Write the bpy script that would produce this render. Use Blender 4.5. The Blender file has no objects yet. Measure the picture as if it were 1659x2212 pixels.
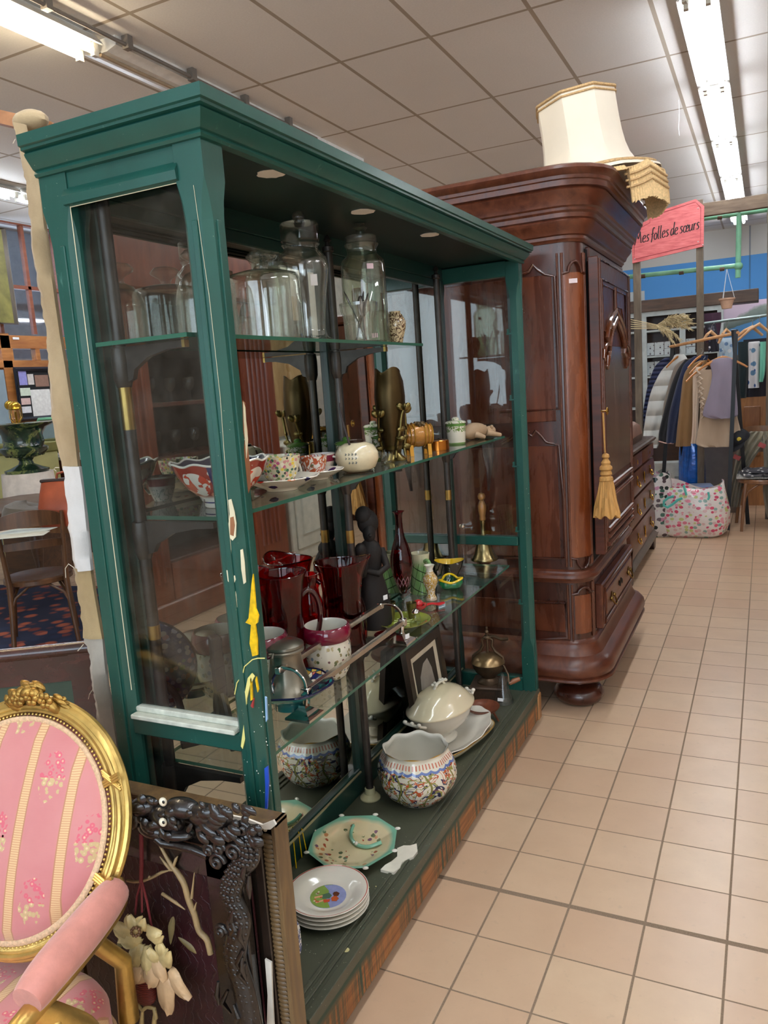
import bpy, bmesh, math, random
from mathutils import Vector, Matrix
from math import pi, sin, cos, radians
R = random.Random(7)
C = bpy.context.scene.collection
sc = bpy.context.scene

# ------------------------------------------------------------ camera model
FPX, YAW, PIT, ROL, CH = 1683.5, -0.4606537, -0.15890314, -0.07022879, 1.49
_F = Vector((sin(YAW)*cos(PIT), cos(YAW)*cos(PIT), sin(PIT)))
_Rt = Vector((cos(YAW), -sin(YAW), 0)); _U = _Rt.cross(_F)
_R2 = cos(ROL)*_Rt + sin(ROL)*_U; _U2 = -sin(ROL)*_Rt + cos(ROL)*_U
CAM = Vector((0, 0, CH))
def ray(x, y): return _F + _R2*((x-829.5)/FPX) - _U2*((y-1106)/FPX)
def atx(x, y, X): d = ray(x, y); return CAM + d*(X/d.x)
def aty(x, y, Y): d = ray(x, y); return CAM + d*(Y/d.y)
def atz(x, y, Z): d = ray(x, y); return CAM + d*((Z-CH)/d.z)
cd = bpy.data.cameras.new('camera'); cam = bpy.data.objects.new('camera', cd); C.objects.link(cam)
cd.sensor_fit = 'HORIZONTAL'; cd.sensor_width = 36; cd.lens = FPX/1659*36
cam.matrix_world = Matrix(((_R2.x, _U2.x, -_F.x, 0), (_R2.y, _U2.y, -_F.y, 0), (_R2.z, _U2.z, -_F.z, CH), (0, 0, 0, 1)))
cd.clip_start = .02; sc.camera = cam

# ------------------------------------------------------------ materials
def H(s):
    v = [int(s[i:i+2], 16)/255 for i in (0, 2, 4)]
    return tuple([(c/12.92 if c <= .04045 else ((c+.055)/1.055)**2.4) for c in v]+[1])
class NT:
    def __init__(s, name):
        s.m = bpy.data.materials.new(name); s.m.use_nodes = True; s.t = s.m.node_tree; s.t.nodes.clear()
        s.out = s.t.nodes.new('ShaderNodeOutputMaterial'); s._c = None
    def n(s, ty, **k):
        nd = s.t.nodes.new('ShaderNode'+ty)
        for a, v in k.items():
            if a.startswith('_'): setattr(nd, a[1:], v); continue
            key = int(a[1:]) if a[0] == 'i' and a[1:].isdigit() else a.replace('__', ' ')
            inp = nd.inputs[key]
            if hasattr(v, 'is_output') or isinstance(v, bpy.types.NodeSocket): s.t.links.new(v, inp)
            else: inp.default_value = v
        return nd
    def co(s, scale=(1, 1, 1), rot=(0, 0, 0), world=False, loc=(0, 0, 0)):
        src = s.n('NewGeometry').outputs['Position'] if world else s.n('TexCoord').outputs['Object']
        return s.n('Mapping', Vector=src, Scale=scale, Rotation=rot, Location=loc).outputs[0]
    def noise(s, scale, vec=None, detail=4, rough=.55, dist=0):
        return s.n('TexNoise', Vector=vec or s.co(), Scale=scale, Detail=detail, Roughness=rough, Distortion=dist).outputs[0]
    def vor(s, scale, vec=None, out='Distance', feat='F1', rnd=1):
        return s.n('TexVoronoi', Vector=vec or s.co(), Scale=scale, Randomness=rnd, _feature=feat).outputs[out]
    def rng(s, v, a, b, c=0, d=1, smooth=False):
        return s.n('MapRange', Value=v, i1=a, i2=b, i3=c, i4=d, _clamp=True).outputs[0]
    def mth(s, op, a, b=0, c=None):
        k = dict(_operation=op, i0=a, i1=b)
        if c is not None: k['i2'] = c
        return s.n('Math', **k).outputs[0]
    def mix(s, f, a, b, mode='MIX'):
        return s.n('Mix', _data_type='RGBA', _blend_type=mode, i0=f, i6=a, i7=b).outputs[2]
    def ramp(s, v, stops, interp='LINEAR'):
        nd = s.n('ValToRGB', i0=v); cr = nd.color_ramp; cr.interpolation = interp
        while len(cr.elements) < len(stops): cr.elements.new(.5)
        for e, (p, c) in zip(cr.elements, stops): e.position = p; e.color = c
        return nd.outputs[0]
    def bump(s, h, st=.3, dist=.002): return s.n('Bump', Height=h, Strength=st, Distance=dist).outputs[0]
    def bsdf(s, **k):
        b = s.n('BsdfPrincipled', **k); s.t.links.new(b.outputs[0], s.out.inputs[0]); return s.m
    def sep(s, vec): return s.n('SeparateXYZ', i0=vec).outputs
MATS = {}
def plain(name, c, r=.5, m=0, var=.12, vs=14, bump=0, bs=60, coat=0, stretch=(1, 1, 1), sheen=0):
    """a plain surface: a base colour with soft wear variation"""
    if name in MATS: return MATS[name]
    t = NT(name); c = H(c) if isinstance(c, str) else c
    v = t.co(stretch)
    f = t.rng(t.noise(vs, v), .3, .7)
    col = t.mix(f, tuple([x*(1-var) for x in c[:3]]+[1]), tuple([min(1, x*(1+var)) for x in c[:3]]+[1]))
    k = dict(Base__Color=col, Roughness=r, Metallic=m, Coat__Weight=coat, Sheen__Weight=sheen)
    if bump: k['Normal'] = t.bump(t.noise(bs, v), bump, .003)
    MATS[name] = t.bsdf(**k); return MATS[name]
def wood(name, c1, c2, r=.35, axis=2, sc_=1., coat=.2, bump=.08):
    if name in MATS: return MATS[name]
    t = NT(name); s = [9*sc_]*3; s[axis] = 1.1*sc_
    v = t.co(tuple(s)); g = t.noise(3.2, v, 6, .62, .6); f2 = t.noise(1.6, t.co((1.5*sc_,)*3), 3)
    col = t.ramp(g, [(.28, H(c1)), (.52, tuple([(a+b)/2 for a, b in zip(H(c1), H(c2))])), (.75, H(c2))])
    col = t.mix(t.rng(f2, .35, .7, 0, .5), col, H(c1))
    MATS[name] = t.bsdf(Base__Color=col, Roughness=t.rng(g, .3, .7, r-.06, r+.08), Coat__Weight=coat, Coat__Roughness=.22, Normal=t.bump(g, bump, .002))
    return MATS[name]
def glass(name, tint=(.93, .96, .95), edge=(.55, .62, .6), ior=1.45, rough=.02, gcol=(1, 1, 1), dirt=0):
    """thin clear glass: see-through sheet, darker at grazing angles, mirror-like by Fresnel"""
    if name in MATS: return MATS[name]
    t = NT(name)
    f = t.n('LayerWeight', Blend=.35).outputs['Facing']; f = t.mth('POWER', f, 2.2)
    col = t.mix(f, (*tint, 1), (*edge, 1))
    tr = t.n('BsdfTransparent', Color=col).outputs[0]
    gl = t.n('BsdfGlossy', Color=(*gcol, 1), Roughness=rough).outputs[0]
    bf = t.n('NewGeometry').outputs['Backfacing']; fr = t.n('Fresnel', IOR=t.rng(bf, 0, 1, ior, 1/ior)).outputs[0]
    sh = t.n('MixShader', i0=fr, i1=tr, i2=gl).outputs[0]
    if dirt:
        df = t.n('BsdfDiffuse', Color=H('b8b2a6')).outputs[0]
        dn = t.rng(t.noise(9, t.co(), 5, .7), .45, .8, 0, dirt)
        sh = t.n('MixShader', i0=dn, i1=sh, i2=df).outputs[0]
    t.t.links.new(sh, t.out.inputs[0]); MATS[name] = t.m; return t.m
def emit(name, c, s):
    if name in MATS: return MATS[name]
    t = NT(name); e = t.n('Emission', Color=H(c), Strength=s); t.t.links.new(e.outputs[0], t.out.inputs[0]); MATS[name] = t.m; return t.m

# ------------------------------------------------------------ mesh builder
class B:
    def __init__(s): s.b = bmesh.new(); s.mi = 0
    def _tag(s, faces):
        for f in faces: f.material_index = s.mi
    def box(s, x0, x1, y0, y1, z0, z1, bev=0, seg=1):
        n0 = len(s.b.faces)
        v = [s.b.verts.new(p) for p in ((x0, y0, z0), (x1, y0, z0), (x1, y1, z0), (x0, y1, z0), (x0, y0, z1), (x1, y0, z1), (x1, y1, z1), (x0, y1, z1))]
        fs = [s.b.faces.new([v[i] for i in q]) for q in ((0, 3, 2, 1), (4, 5, 6, 7), (0, 1, 5, 4), (1, 2, 6, 5), (2, 3, 7, 6), (3, 0, 4, 7))]
        if bev:
            es = list({e for f in fs for e in f.edges})
            r = bmesh.ops.bevel(s.b, geom=es, offset=bev, segments=seg, profile=.5, affect='EDGES')
            fs = r['faces']
        s.b.faces.ensure_lookup_table()
        for f in s.b.faces[n0:] if not bev else [f for f in s.b.faces if f.index == -1 or f in set(fs)]: f.material_index = s.mi
        return s
    def obox(s, c, u, v, w, hu, hv, hw):
        """box about c with half sizes along three axes"""
        c, u, v, w = Vector(c), Vector(u).normalized(), Vector(v).normalized(), Vector(w).normalized()
        P = [s.b.verts.new(c+u*hu*a+v*hv*b_+w*hw*d) for d in (-1, 1) for b_ in (-1, 1) for a in (-1, 1)]
        s._tag([s.b.faces.new([P[i] for i in q]) for q in ((0, 2, 3, 1), (4, 5, 7, 6), (0, 1, 5, 4), (1, 3, 7, 5), (3, 2, 6, 7), (2, 0, 4, 6))]); return s
    def lathe(s, prof, n=40, c=(0, 0, 0), mod=None, sx=1, sy=1, cap=True, a0=0, a1=2*pi):
        """prof: (r, z) rows; mod(angle, row index, r, z) -> (r, z)"""
        full = abs(a1-a0-2*pi) < 1e-6; rows = []
        m = n if full else n+1
        for i, (r, z) in enumerate(prof):
            row = []
            if r < 1e-6 and not mod:
                row = [s.b.verts.new((c[0], c[1], c[2]+z))]*m
            else:
                for k in range(m):
                    a = a0+(a1-a0)*k/n
                    rr, zz = mod(a, i, r, z) if mod else (r, z)
                    row.append(s.b.verts.new((c[0]+rr*cos(a)*sx, c[1]+rr*sin(a)*sy, c[2]+zz)))
            rows.append(row)
        fs = []
        for i in range(len(rows)-1):
            for k in range(n if full else n):
                k2 = (k+1) % m
                q = []
                for v in (rows[i][k], rows[i][k2], rows[i+1][k2], rows[i+1][k]):
                    if v not in q: q.append(v)
                if len(q) > 2: fs.append(s.b.faces.new(q))
        if cap:
            for row in (rows[0], rows[-1]):
                if len(set(row)) > 2 and full and (row[0].co-row[n//2].co).length < .0: pass
        s._tag(fs); return s
    def tube(s, pts, r=.005, n=8, closed=False, cap=True, flat=None):
        """round bar along points; r may be a list; flat=(axis vector, factor) squashes the section"""
        pts = [Vector(p) for p in pts]; m = len(pts); rs = r if isinstance(r, (list, tuple)) else [r]*m
        rows = []; up = None
        for i, p in enumerate(pts):
            a = pts[i-1] if (i > 0 or closed) else p; b_ = pts[(i+1) % m] if (i < m-1 or closed) else p
            d = (b_-a); d = d.normalized() if d.length > 1e-9 else Vector((0, 0, 1))
            if up is None:
                up = Vector((0, 0, 1)) if abs(d.z) < .9 else Vector((1, 0, 0))
            u = (up-d*up.dot(d))
            u = u.normalized() if u.length > 1e-6 else d.orthogonal().normalized()
            w = d.cross(u); up = u
            row = []
            for k in range(n):
                o = u*cos(2*pi*k/n)*rs[i]+w*sin(2*pi*k/n)*rs[i]
                if flat: ax = Vector(flat[0]).normalized(); o -= ax*o.dot(ax)*(1-flat[1])
                row.append(s.b.verts.new(p+o))
            rows.append(row)
        fs = []
        for i in range(m if closed else m-1):
            A, D = rows[i], rows[(i+1) % m]
            for k in range(n): fs.append(s.b.faces.new((A[k], A[(k+1) % n], D[(k+1) % n], D[k])))
        if cap and not closed:
            fs.append(s.b.faces.new(rows[0][::-1])); fs.append(s.b.faces.new(rows[-1]))
        s._tag(fs); return s
    def loft(s, rows, cap=True):
        """rows: rings of points with equal counts"""
        V = [[s.b.verts.new(p) for p in r] for r in rows]; n = len(V[0]); fs = []
        for i in range(len(V)-1):
            for k in range(n): fs.append(s.b.faces.new((V[i][k], V[i][(k+1) % n], V[i+1][(k+1) % n], V[i+1][k])))
        if cap: fs.append(s.b.faces.new(V[0][::-1])); fs.append(s.b.faces.new(V[-1]))
        s._tag(fs); return s
    def prism(s, poly, vec):
        """closed 3-D outline pushed along vec"""
        vec = Vector(vec); a = [s.b.verts.new(p) for p in poly]; b_ = [s.b.verts.new(Vector(p)+vec) for p in poly]; n = len(a)
        fs = [s.b.faces.new(a[::-1]), s.b.faces.new(b_)]
        for k in range(n): fs.append(s.b.faces.new((a[k], a[(k+1) % n], b_[(k+1) % n], b_[k])))
        s._tag(fs); return s
    def mould(s, prof, path, closed=False, side=1, cap=True):
        """profile (out, z) swept with mitres round a plan path [(x, y)...]"""
        P = [Vector((p[0], p[1])) for p in path]; m = len(P); offs = []
        for i in range(m):
            d1 = (P[i]-P[i-1]).normalized() if (i > 0 or closed) else None
            d2 = (P[(i+1) % m]-P[i]).normalized() if (i < m-1 or closed) else None
            n1 = Vector((d1.y, -d1.x))*side if d1 else None; n2 = Vector((d2.y, -d2.x))*side if d2 else None
            if n1 is None: o = n2
            elif n2 is None: o = n1
            else: o = (n1+n2); o = o/max(.2, (1+n1.dot(n2)))
            offs.append(o)
        rows = [[s.b.verts.new((p.x+o.x*q[0], p.y+o.y*q[0], q[1])) for q in prof] for p, o in zip(P, offs)]
        fs = []
        for i in range(m if closed else m-1):
            A, D = rows[i], rows[(i+1) % m]
            for k in range(len(prof)-1): fs.append(s.b.faces.new((A[k], D[k], D[k+1], A[k+1])))
        if cap and not closed:
            fs.append(s.b.faces.new(rows[0])); fs.append(s.b.faces.new(rows[-1][::-1]))
        s._tag(fs); return s
    def ball(s, c, r, sx=1, sy=1, sz=1, n=14, rot=None):
        ret = bmesh.ops.create_uvsphere(s.b, u_segments=n, v_segments=max(6, n//2+1), radius=r)
        M = Matrix.Translation(c) @ (rot or Matrix.Identity(4)) @ Matrix.Diagonal((sx, sy, sz, 1))
        bmesh.ops.transform(s.b, matrix=M, verts=ret['verts'])
        s._tag({f for v in ret['verts'] for f in v.link_faces}); return s
    def to(s, name, mats, parent=None, loc=None, rot=None, smooth=38, world=False, doubles=True, sub=0):
        bm = s.b
        if doubles: bmesh.ops.remove_doubles(bm, verts=bm.verts, dist=1e-5)
        bmesh.ops.recalc_face_normals(bm, faces=bm.faces)
        if world and parent is not None: bmesh.ops.transform(bm, matrix=PM(parent).inverted(), verts=bm.verts)
        me = bpy.data.meshes.new(name); bm.to_mesh(me); bm.free()
        for m_ in (mats if isinstance(mats, (list, tuple)) else [mats]): me.materials.append(m_)
        if smooth:
            me.polygons.foreach_set('use_smooth', [True]*len(me.polygons)); me.set_sharp_from_angle(angle=radians(smooth))
        o = bpy.data.objects.new(name, me); C.objects.link(o)
        if parent is not None: o.parent = parent
        if loc is not None: o.location = loc
        if rot is not None: o.rotation_euler = rot
        if sub:
            md = o.modifiers.new('s', 'SUBSURF'); md.levels = sub; md.render_levels = sub
        return o
def PM(o):
    m = Matrix.Translation(o.location) @ o.rotation_euler.to_matrix().to_4x4()
    return PM(o.parent) @ m if o.parent else m
def tag(o, label, cat, group=None):
    o['label'] = label; o['category'] = cat
    if group: o['group'] = group
    return o
def thing(name, label, cat, loc=(0, 0, 0), rz=0, group=None, rot=None):
    o = bpy.data.objects.new(name, None); C.objects.link(o); o.location = loc
    o.rotation_euler = rot or (0, 0, rz); o.empty_display_size = .05
    return tag(o, label, cat, group)
def struct(o): o['kind'] = 'structure'; return o
def dup(root, loc, rz=None, label=None):
    r = root.copy(); C.objects.link(r); r.location = loc
    if rz is not None: r.rotation_euler = (0, 0, rz)
    if label: r['label'] = label
    for ch in list(root.children):
        c = ch.copy(); C.objects.link(c); c.parent = r
        for g in ch.children:
            d = g.copy(); C.objects.link(d); d.parent = c
    return r
def arc(c, r, a0, a1, n, f): return [f(c, r, a0+(a1-a0)*k/n) for k in range(n+1)]
def rect(b, x0, x1, z0, z1, f, w, t):
    """four mitred bars as a picture-like frame, f(x, z) -> point"""
    return b
def lerp(a, b, t): return a+(b-a)*t

# ------------------------------------------------------------ the room
def floor_mat():
    t = NT('terracotta_tile'); p = t.n('NewGeometry').outputs['Position']; s = t.sep(p)
    T = .205
    def axis(o, o0, wide=False):
        u = t.mth('DIVIDE', t.mth('SUBTRACT', o, o0), T); fr = t.mth('FRACT', u)
        d = t.mth('MINIMUM', fr, t.mth('SUBTRACT', 1, fr)); i = t.mth('FLOOR', u)
        return u, d, i
    u, du, iu = axis(s[0], -.6953); v, dv, iv = axis(s[1], 1.9934)
    g = t.mth('MINIMUM', du, t.mth('MULTIPLY', dv, 1.35))
    wide = t.mth('MULTIPLY', t.mth('LESS_THAN', t.mth('ABSOLUTE', v), .5), .55)
    g = t.mth('MINIMUM', g, t.mth('ADD', t.mth('ABSOLUTE', v), t.mth('SUBTRACT', .03-.006, 0)) if False else g)
    gw = t.mth('LESS_THAN', t.mth('ABSOLUTE', v), .042)
    n = t.noise(260, t.co(world=True), 2)
    line = t.rng(g, .011, .018, 1, 0); line = t.mth('MAXIMUM', line, gw)
    cid = t.n('CombineXYZ', i0=iu, i1=iv).outputs[0]
    wn = t.n('TexWhiteNoise', Vector=cid).outputs['Value']
    base = t.mix(wn, H('cbaa8c'), H('d6b999'))
    mot = t.noise(7, t.co(world=True), 5, .6); base = t.mix(t.rng(mot, .3, .75, 0, .4), base, H('b8977b'))
    dirt = t.rng(t.noise(40, t.co(world=True), 3), .62, .75, 0, .35); base = t.mix(dirt, base, H('b39a82'))
    gc = t.mix(t.rng(n, .3, .7), H('77624f'), H('8f7a64'))
    col = t.mix(line, base, gc)
    return t.bsdf(Base__Color=col, Roughness=t.mix(line, (.30,)*3+(1,), (.8,)*3+(1,)), Normal=t.bump(t.mth('SUBTRACT', t.mth('MULTIPLY', mot, .25), line), .35, .002))
def ceil_mat():
    t = NT('ceiling_tile'); s = t.sep(t.n('NewGeometry').outputs['Position'])
    def ax(o, o0, T, w):
        u = t.mth('FRACT', t.mth('DIVIDE', t.mth('SUBTRACT', o, o0), T)); d = t.mth('MINIMUM', u, t.mth('SUBTRACT', 1, u))
        return t.mth('LESS_THAN', t.mth('MULTIPLY', d, T), w)
    ln = t.mth('MAXIMUM', ax(s[0], -2.993, .6, .0125), ax(s[1], 4.658, 1.191, .0125))
    n = t.noise(90, t.co(world=True), 4)
    base = t.mix(t.rng(n, .3, .7), H('e0deda'), H('e8e6e2'))
    base = t.mix(t.rng(t.noise(1.2, t.co(world=True)), .4, .7, 0, .2), base, H('d2cec8'))
    return t.bsdf(Base__Color=t.mix(ln, base, H('a89c8c')), Roughness=.85, Normal=t.bump(t.mth('ADD', n, ln), .25, .002))
XL, XR, YN, YF, ZC = -7.6, 3.2, -3.0, 13.5, 3.5
def slab(name, x0, x1, y0, y1, z0, z1, m): return struct(B().box(x0, x1, y0, y1, z0, z1).to(name, m, smooth=0))
slab('floor', XL-.2, XR+.2, YN-.2, YF+.2, -.1, 0, floor_mat())
slab('ceiling', XL-.2, XR+.2, YN-.2, YF+.2, ZC, ZC+.1, ceil_mat())
def farwall():
    t = NT('painted_wall_blue'); s = t.sep(t.n('NewGeometry').outputs['Position'])
    z = s[2]; x = s[0]
    base = t.mix(t.mth('LESS_THAN', z, 3.07), H('c9cac6'), H('4f97dc')); base = t.mix(t.mth('LESS_THAN', z, 1.75), base, H('6a625a'))
    ln = t.mth('LESS_THAN', t.mth('ABSOLUTE', t.mth('SUBTRACT', x, -.23)), .012)
    pt = t.mth('MULTIPLY', t.mth('LESS_THAN', x, -1.76), t.mth('LESS_THAN', z, 2.72)); base = t.mix(pt, base, H('bfc9cc'))
    base = t.mix(t.mth('MULTIPLY', ln, .6), base, H('33506e'))
    return t.bsdf(Base__Color=base, Roughness=.7)
slab('wall_far', XL-.2, XR+.2, YF, YF+.2, 0, ZC, farwall())
pw = plain('painted_wall', 'c9c2b6', .8)
slab('wall_right', XR, XR+.2, YN, YF, 0, ZC, pw)
# shop front behind the photographer: wall with a wide window
for nm, a in (('wall_near', (XL, XR, YN-.2, YN, 0, .9)), ('wall_near', (XL, XR, YN-.2, YN, 3.0, ZC)), ('wall_near', (2.4, XR, YN-.2, YN, .9, 3.0)), ('wall_near', (XL, -3.6, YN-.2, YN, .9, 3.0))):
    slab(nm, *a, pw)
b = B()
for i in range(5): b.box(-3.6+i*1.5-.03, -6.6+i*1.5+.03, YN-.12, YN-.06, .9, 3.0)
b.box(-3.6, 2.4, YN-.12, YN-.06, .9, .96); b.box(-3.6, 2.4, YN-.12, YN-.06, 2.94, 3.0)
struct(b.to('window_1', plain('white_frame', 'd8d8d4', .5), smooth=0))
# ------------------------------------------------------------ world + lights
w = bpy.data.worlds.new('sky'); sc.world = w; w.use_nodes = True
wn = w.node_tree.nodes['Background']; wn.inputs[0].default_value = (.62, .8, 1, 1); wn.inputs[1].default_value = 1.6
def area(name, loc, rot, sx, sy, pw_, col):
    l = bpy.data.lights.new(name, 'AREA'); l.shape = 'RECTANGLE'; l.size = sx; l.size_y = sy; l.energy = pw_; l.color = col
    o = bpy.data.objects.new(name, l); C.objects.link(o); o.location = loc; o.rotation_euler = rot; return o
area('window_daylight', (-.6, YN-.05, 1.95), (radians(90), 0, 0), 5.9, 2.0, 120, (.72, .86, 1))
# white fluorescent battens: housing with two tubes, each fixture a thing
def batten(x, y0, y1, label, col, st, group, lit=True, w_=.21, zt=ZC, drop=.10):
    t = thing('fluorescent_batten', label, 'ceiling light', (x, (y0+y1)/2, zt), 0, group)
    L = (y1-y0)/2
    B().prism([(-w_/2, -L, -drop*.55), (-w_/2*.45, -L, -drop*.1), (w_/2*.45, -L, -drop*.1), (w_/2, -L, -drop*.55), (w_/2*.85, -L, -drop*.55), (w_/2*.4, -L, -drop*.2), (-w_/2*.4, -L, -drop*.2), (-w_/2*.85, -L, -drop*.55)], (0, 2*L, 0)).to('reflector', plain('white_enamel', 'e2e2de', .35), t, smooth=0)
    B().box(-.03, .03, -L, L, -drop*.6, 0).to('housing', plain('white_enamel', 'e2e2de', .35), t, smooth=0)
    for s_ in (-.056, .056):
        B().tube([(s_, -L+.05, -drop*.78), (s_, L-.05, -drop*.78)], .018, 12).to('tube', emit('lit_tube_'+col, col, st) if lit else plain('unlit_tube', 'dfe3e4', .3), t)
        for e in (-1, 1): B().box(s_-.013, s_+.013, e*(L-.03)-.018, e*(L-.03)+.018, -drop, -drop*.5).to('lamp_holder', plain('holder_plastic', 'c8c4b8', .4), t, smooth=0)
    return t
G1 = 'row of lit ceiling battens over the aisle'
for i in range(6):
    y0 = 4.9+i*1.55
    if y0 > 12: break
    batten(-.35, y0+.02, y0+1.53, ['nearest lit ceiling batten over the aisle, its near end cut by the picture edge', 'second lit ceiling batten along the aisle row', 'third lit ceiling batten along the aisle row, above the pink sign', 'fourth lit ceiling batten along the aisle row, behind the wooden post frame', 'fifth lit ceiling batten far down the aisle row', 'last lit ceiling batten against the blue far wall'][i], 'f4f8ff', 28, G1)
for i, y0 in enumerate((-1.3, .25, 1.8, 3.35)):  # unseen run of the row; the one by the cabinet lit to brighten its front
    batten(-.35, y0+.02, y0+1.53, 'unseen ceiling batten of the aisle row above the photographer, lit to brighten the cabinet' if i < 3 else 'unlit ceiling batten at the start of the aisle row', 'f4f8ff', 28 if i < 3 else 0, G1, lit=i < 3)
for i, y0 in enumerate((.45, 2.0)):
    batten(-3.35, y0, y0+1.53, 'warm lit ceiling batten above the green cabinet' if i else 'warm lit ceiling batten behind the one above the green cabinet', 'ffe9c4', 28, 'left row of warm ceiling battens', w_=.2, drop=.13)
for i, y0 in enumerate((3.9, 5.45)):
    batten(-6.15, y0-.1, y0+1.4, ['cool lit ceiling batten beyond the canvas edge of the green cabinet', 'cool lit ceiling batten further behind the green cabinet'][i], 'eef6ff', 30, 'far left row of ceiling battens')
batten(-6.15, 8.4, 9.9, 'cool lit ceiling batten at the far end of the left row', 'eef6ff', 30, 'far left row of ceiling battens')
# unlit mounting rail and cable tray continuing the left row
t = thing('mounting_rail', 'bare white mounting rail continuing the warm ceiling batten above the cabinet', 'rail', (-3.35, 4.6, ZC))
B().prism([(-.12, -1.0, 0), (-.12, -1.0, -.05), (-.05, -1.0, -.07), (.05, -1.0, -.07), (.12, -1.0, -.05), (.12, -1.0, 0)], (0, 3, 0)).to('rail_body', plain('white_enamel', 'e2e2de', .35), t, smooth=0)
B().tube([(.0, -1.0, -.075), (0, 2.0, -.075)], .012, 8).to('rail_pipe', plain('rail_brown', '9a8468', .5), t)
t = thing('cable_conduit', 'dark grey cable conduit clipped along the ceiling beside the warm lamp', 'conduit', (-3.19, 3.5, ZC))
B().tube([(0, -3, -.05), (0, 2.2, -.05)], .011, 8).to('conduit_pipe', plain('conduit_grey', '6d655c', .5), t)
for k in range(9): B().box(-.022, .022, -2.6+k*.55-.02, -2.6+k*.55+.02, -.07, 0).to('clip', plain('conduit_grey', '6d655c', .5), t, smooth=0)
t = thing('thread', 'thin white thread hanging from the ceiling grid beside the aisle lights', 'thread', atz(1466, 215, ZC))
B().tube([(0, 0, 0), (.004, 0, -.1), (-.003, 0, -.2), (.003, 0, -.26)], .002, 5).to('strand', plain('white_thread', 'e8e8e8', .6), t)

for i, y0 in enumerate((-.6, 2.2, 5., 7.8)): batten(2.45, y0, y0+1.5, 'unseen lit ceiling batten added beyond the right picture edge to light the cabinet', 'f4f8ff', 28, 'added battens right of the aisle')  # unseen row at the same spacing, added for front light into the cabinet
EXPO = 0.7
# ------------------------------------------------------------ green display cabinet
def green_mat(name, base='1a5046', chip=.0, r=.33):
    t = NT(name); v = t.co(); n = t.noise(9, v, 4)
    col = t.mix(t.rng(n, .3, .7), tuple([x*.82 for x in H(base)[:3]]+[1]), H(base))
    gr = t.rng(t.noise(26, t.co((1, 1, .25)), 5, .7), .66, .74, 0, .55); col = t.mix(gr, col, H('5f8d80'))
    if chip:
        ch = t.rng(t.vor(85, v, rnd=1), .055*chip, .035*chip, 0, 1)
        ch2 = t.mth('MULTIPLY', ch, t.rng(t.noise(4.5, v), .5, .56)); col = t.mix(ch2, col, H('cfc8ae'))
    return t.bsdf(Base__Color=col, Roughness=r, Coat__Weight=.3, Coat__Roughness=.2, Normal=t.bump(t.noise(45, t.co((1, 1, .3)), 4), .14, .002))
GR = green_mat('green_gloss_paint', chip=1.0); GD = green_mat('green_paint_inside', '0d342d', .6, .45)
GB = green_mat('green_worn_board', '4a4d3d', 1.6, .5)
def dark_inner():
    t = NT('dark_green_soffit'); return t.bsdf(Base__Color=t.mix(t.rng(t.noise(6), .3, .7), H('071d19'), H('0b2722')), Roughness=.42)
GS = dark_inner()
cream = plain('bare_putty', 'd9cfae', .6); rawwood = wood('raw_wood_scar', '6f3d22', 'a9744a', .6)
CX0, CX1, CY0, CY1 = -1.262, -.87, 1.15, 3.13
cab = thing('display_cabinet', 'tall green painted glazed shop cabinet with open front, full of glass and china', 'cabinet', (-1.06, 2.14, 0))
W = dict(parent=cab, world=True)
# corner posts with stopped chamfers
def post(x0, x1, y0, y1, name='corner_post', sx=1, sy=1):
    b = B(); c = .016
    # sx/sy: which corner of the plan carries the chamfer
    for za, zb, cc in ((.13, .33, 0), (.33, .40, None), (.40, 1.80, c), (1.80, 1.87, None), (1.87, 1.94, 0)):
        def ring(z, q):
            q = max(q, .0006); P = []
            cs = [(x0, y0), (x1, y0), (x1, y1), (x0, y1)]; dd = [(1, 1), (-1, 1), (-1, -1), (1, -1)]
            for (px, py), (dx, dy) in zip(cs, dd):
                k = q if ((px == (x1 if sx > 0 else x0)) and (py == (y0 if sy < 0 else y1))) or True else .0006
                k = q*.9
                P += [(px+dx*0, py+dy*k, z), (px+dx*k, py, z)] if (dx*dy > 0) else [(px+dx*k, py, z), (px, py+dy*k, z)]
            return P
        if cc is None:
            a, d = (0, c) if za < 1 else (c, 0)
            b.loft([ring(za, a), ring((za+zb)/2, a+(d-a)*.3), ring(zb, d)])
        else: b.loft([ring(za, cc), ring(zb, cc)])
    return b.to(name, GR, smooth=30, **W)
post(-.932, CX1, CY0, CY0+.06)
post(CX0, CX0+.07, CY0, CY0+.055); post(-.925, CX1, CY1-.05, CY1); post(CX0, CX0+.06, CY1-.05, CY1)
# vertical beads beside the near panes and on the post faces
b = B()
for q in ((-.905, -.893, CY0-.004, CY0+.002, .42, 1.80), (-1.226, -1.214, CY0-.004, CY0+.002, .2, 1.80), (-.874, -.8665, CY0+.022, CY0+.034, .42, 1.80), (-.874, -.867, CY1-.034, CY1-.022, .17, 1.90)): B().box(*q, .0015).to('bead', GR, smooth=0, **W)
# side frames: rails
b = B()
for y0, y1 in ((CY0+.004, CY0+.05), (CY1-.05, CY1-.008)):
    for za, zb in ((1.885, 1.945), (.80, .838), (.14, .225)): B().box(CX0+.06, -.92, y0, y1, za, zb, .003).to('side_rail', GR, smooth=30, **W)
B().mould([(0, 1.905), (.006, 1.90), (.014, 1.887), (.012, 1.872), (0, 1.868)], [(CX0+.062, CY0+.006), (-.925, CY0+.006)]).to('rail_moulding', GR, **W)
b = B(); b.box(CX0+.066, -.928, CY0-.006, CY0+.03, .838, .848, .002); b.box(CX0+.066, -.928, CY0+.012, CY0+.03, .848, .86, .002)
o = b.to('rail_ledge', plain('worn_white_ledge', 'c9cbbd', .5, vs=30, var=.25), smooth=0, **W); o['label'] = 'white worn ledge on the green rail'
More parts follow.
